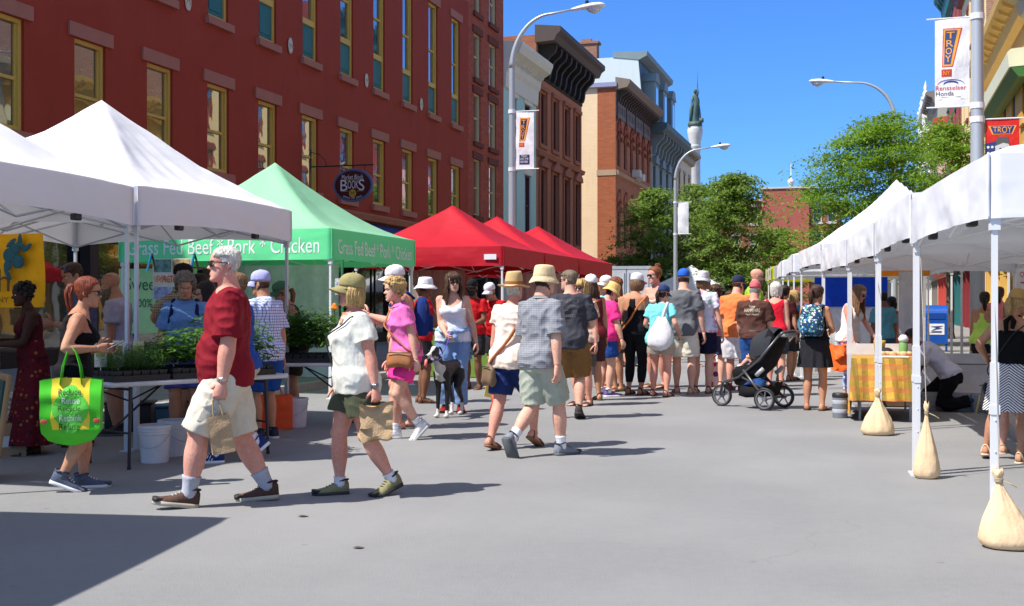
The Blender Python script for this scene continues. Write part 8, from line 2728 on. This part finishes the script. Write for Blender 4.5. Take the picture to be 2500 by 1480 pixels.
for p in me.polygons:
 c = p.center/DS
 nz_ = noise.noise(V((c.x*7, c.y*7, c.z*7)))*.05
 w = False
 if c.z < .15+nz_*2 and c.y > 0: w = True
 if c.y < -.2 and c.z < .22+nz_ : w = True
 if c.y > .30+nz_ and abs(c.x) < .085+nz_ and .62 < c.z < 1.14 and p.normal.y > .05: w = True
 if c.y > .50 and c.z > 1.10 and abs(c.x) < .03+.05*sstep(.79, .92, c.y)+nz_*.4: w = True
 if c.y > .985 and c.z > 1.13: w = False
 p.material_index = WHT if w else BLACK
 p.use_smooth = True
me.name = 'dog'
dog = link('dog', me)
tag(dog, 'tall lean black dog with white chest, blaze and paws standing on a purple leash', 'dog')
drz = TH-math.atan((1092-1250)/F)+R(158)
dog.location, dog.rotation_euler = dp, (0, 0, drz)
for sx in (-1, 1):
 g = MB(); g.loft([[D(sx*(.07+.035*k), .57-.03*k+math.cos(q)*.045*w, 1.31+.01*k+math.sin(q)*.02*w-.06*k*k) for q in [2*PI*i/10 for i in range(10)]] for k, w in ((0, .9), (.5, 1.1), (1.0, .9), (1.5, .4))]); g.build('ear', dogm[0], dog, True)
 g = MB(); g.ball(D(sx*.062, .74, 1.255), .017*DS, 10, 8); g.build('eye', dogm[3], dog, True)
g = MB(); g.ball(D(0, 1.012, 1.165), .024*DS, 10, 8); g.build('nose', dogm[3], dog, True)
g = MB(); g.tube([D(.0, .94, 1.125), D(.005, .995, 1.09), D(.01, 1.01, 1.01), D(.01, .995, .96)], [.018*DS, .028*DS, .03*DS, .012*DS], 8, 0, .5, (0, 1, 0)); g.build('tongue', dogm[2], dog, True)
DM = Matrix.Rotation(drz, 3, 'Z')
lh = PEOPLE['whitetank']['grip'][1]
cl = thing('leash', 'purple leash and collar running from the dog to the hand of the woman in white', 'leash', dp, drz)
g = MB(); cc = D(0, .53, 1.11); n_ = V((0, .45, .9)).normalized()
g.tube([cc+V((math.cos(q)*.068*DS*1.35, math.sin(q)*.062*DS*1.35*.95, -math.sin(q)*.02)) for q in [2*PI*k/20 for k in range(21)]], .012, 6); g.build('collar', plain(lin(120, 120, 170), .6), cl, True)
g = MB(); e_ = DM.transposed() @ (lh-dp); s_ = cc+V((0, -.09, .03))
g.tube([s_.lerp(e_, k/8)-V((0, 0, .05*math.sin(PI*k/8))) for k in range(9)], .006, 6); g.ball(e_, .035, 10, 8, sc=(1, .8, 1.2)); g.build('strap', plain(lin(92, 70, 190), .5), cl, True)
# ------------------------------------------------------------------ sky, sun and camera
SUN_AZ, SUN_EL = R(42.5), R(55)      # shadows run along this bearing (from +X towards +Y)
w = bpy.data.worlds.new('World')
SC.world = w
w.use_nodes = True
sky = w.node_tree.nodes.new('ShaderNodeTexSky')
sky.sky_type = 'NISHITA'
sky.sun_disc = False
sky.sun_elevation = SUN_EL
d = V((math.cos(SUN_AZ)*math.cos(SUN_EL), math.sin(SUN_AZ)*math.cos(SUN_EL), -math.sin(SUN_EL)))
sky.sun_rotation = math.atan2(-d.x, -d.y)
sky.altitude = 0
sky.air_density, sky.dust_density, sky.ozone_density = 1.0, .35, 2.6
# clear summer air: deeper blue low in the north, paler overhead
nt = w.node_tree
tc, sx_ = nt.nodes.new('ShaderNodeTexCoord'), nt.nodes.new('ShaderNodeSeparateXYZ')
nt.links.new(tc.outputs['Generated'], sx_.inputs[0])
mr = nt.nodes.new('ShaderNodeMapRange')
nt.links.new(sx_.outputs[2], mr.inputs[0])
mr.inputs[1].default_value, mr.inputs[2].default_value = .25, .6
tn = nt.nodes.new('ShaderNodeMix')
tn.data_type = 'RGBA'
nt.links.new(mr.outputs[0], tn.inputs[0])
tn.inputs[6].default_value = (.27, .54, .98, 1)
tn.inputs[7].default_value = (1.1, 1.02, .92, 1)
ml = nt.nodes.new('ShaderNodeMix')
ml.data_type, ml.blend_type = 'RGBA', 'MULTIPLY'
ml.inputs[0].default_value = 1
nt.links.new(sky.outputs[0], ml.inputs[6])
nt.links.new(tn.outputs[2], ml.inputs[7])
nt.links.new(ml.outputs[2], nt.nodes['Background'].inputs[0])
w.node_tree.nodes['Background'].inputs[1].default_value = .138
s = bpy.data.lights.new('sun', 'SUN')
s.energy, s.angle, s.color = 4.7, R(.6), (1, .955, .89)
so = bpy.data.objects.new('sun', s)
COL.objects.link(so)
so.rotation_euler = d.to_track_quat('-Z', 'Y').to_euler()
cam = bpy.data.cameras.new('camera')
co = bpy.data.objects.new('camera', cam)
COL.objects.link(co)
co.location = (0, 0, HC)
co.rotation_euler = (R(90), 0, TH)
cam.sensor_width = 36
cam.lens = 36*F/2500
cam.shift_y = (748-740)/2500
cam.clip_end = 2000
SC.camera = co
SC.view_settings.view_transform = 'Standard'
SC.view_settings.look = 'None'
SC.view_settings.exposure = .56
SC.view_settings.gamma = 1
SC.cycles.max_bounces = 6
SC.cycles.transparent_max_bounces = 4
bpy.data.scenes.remove(TMP)
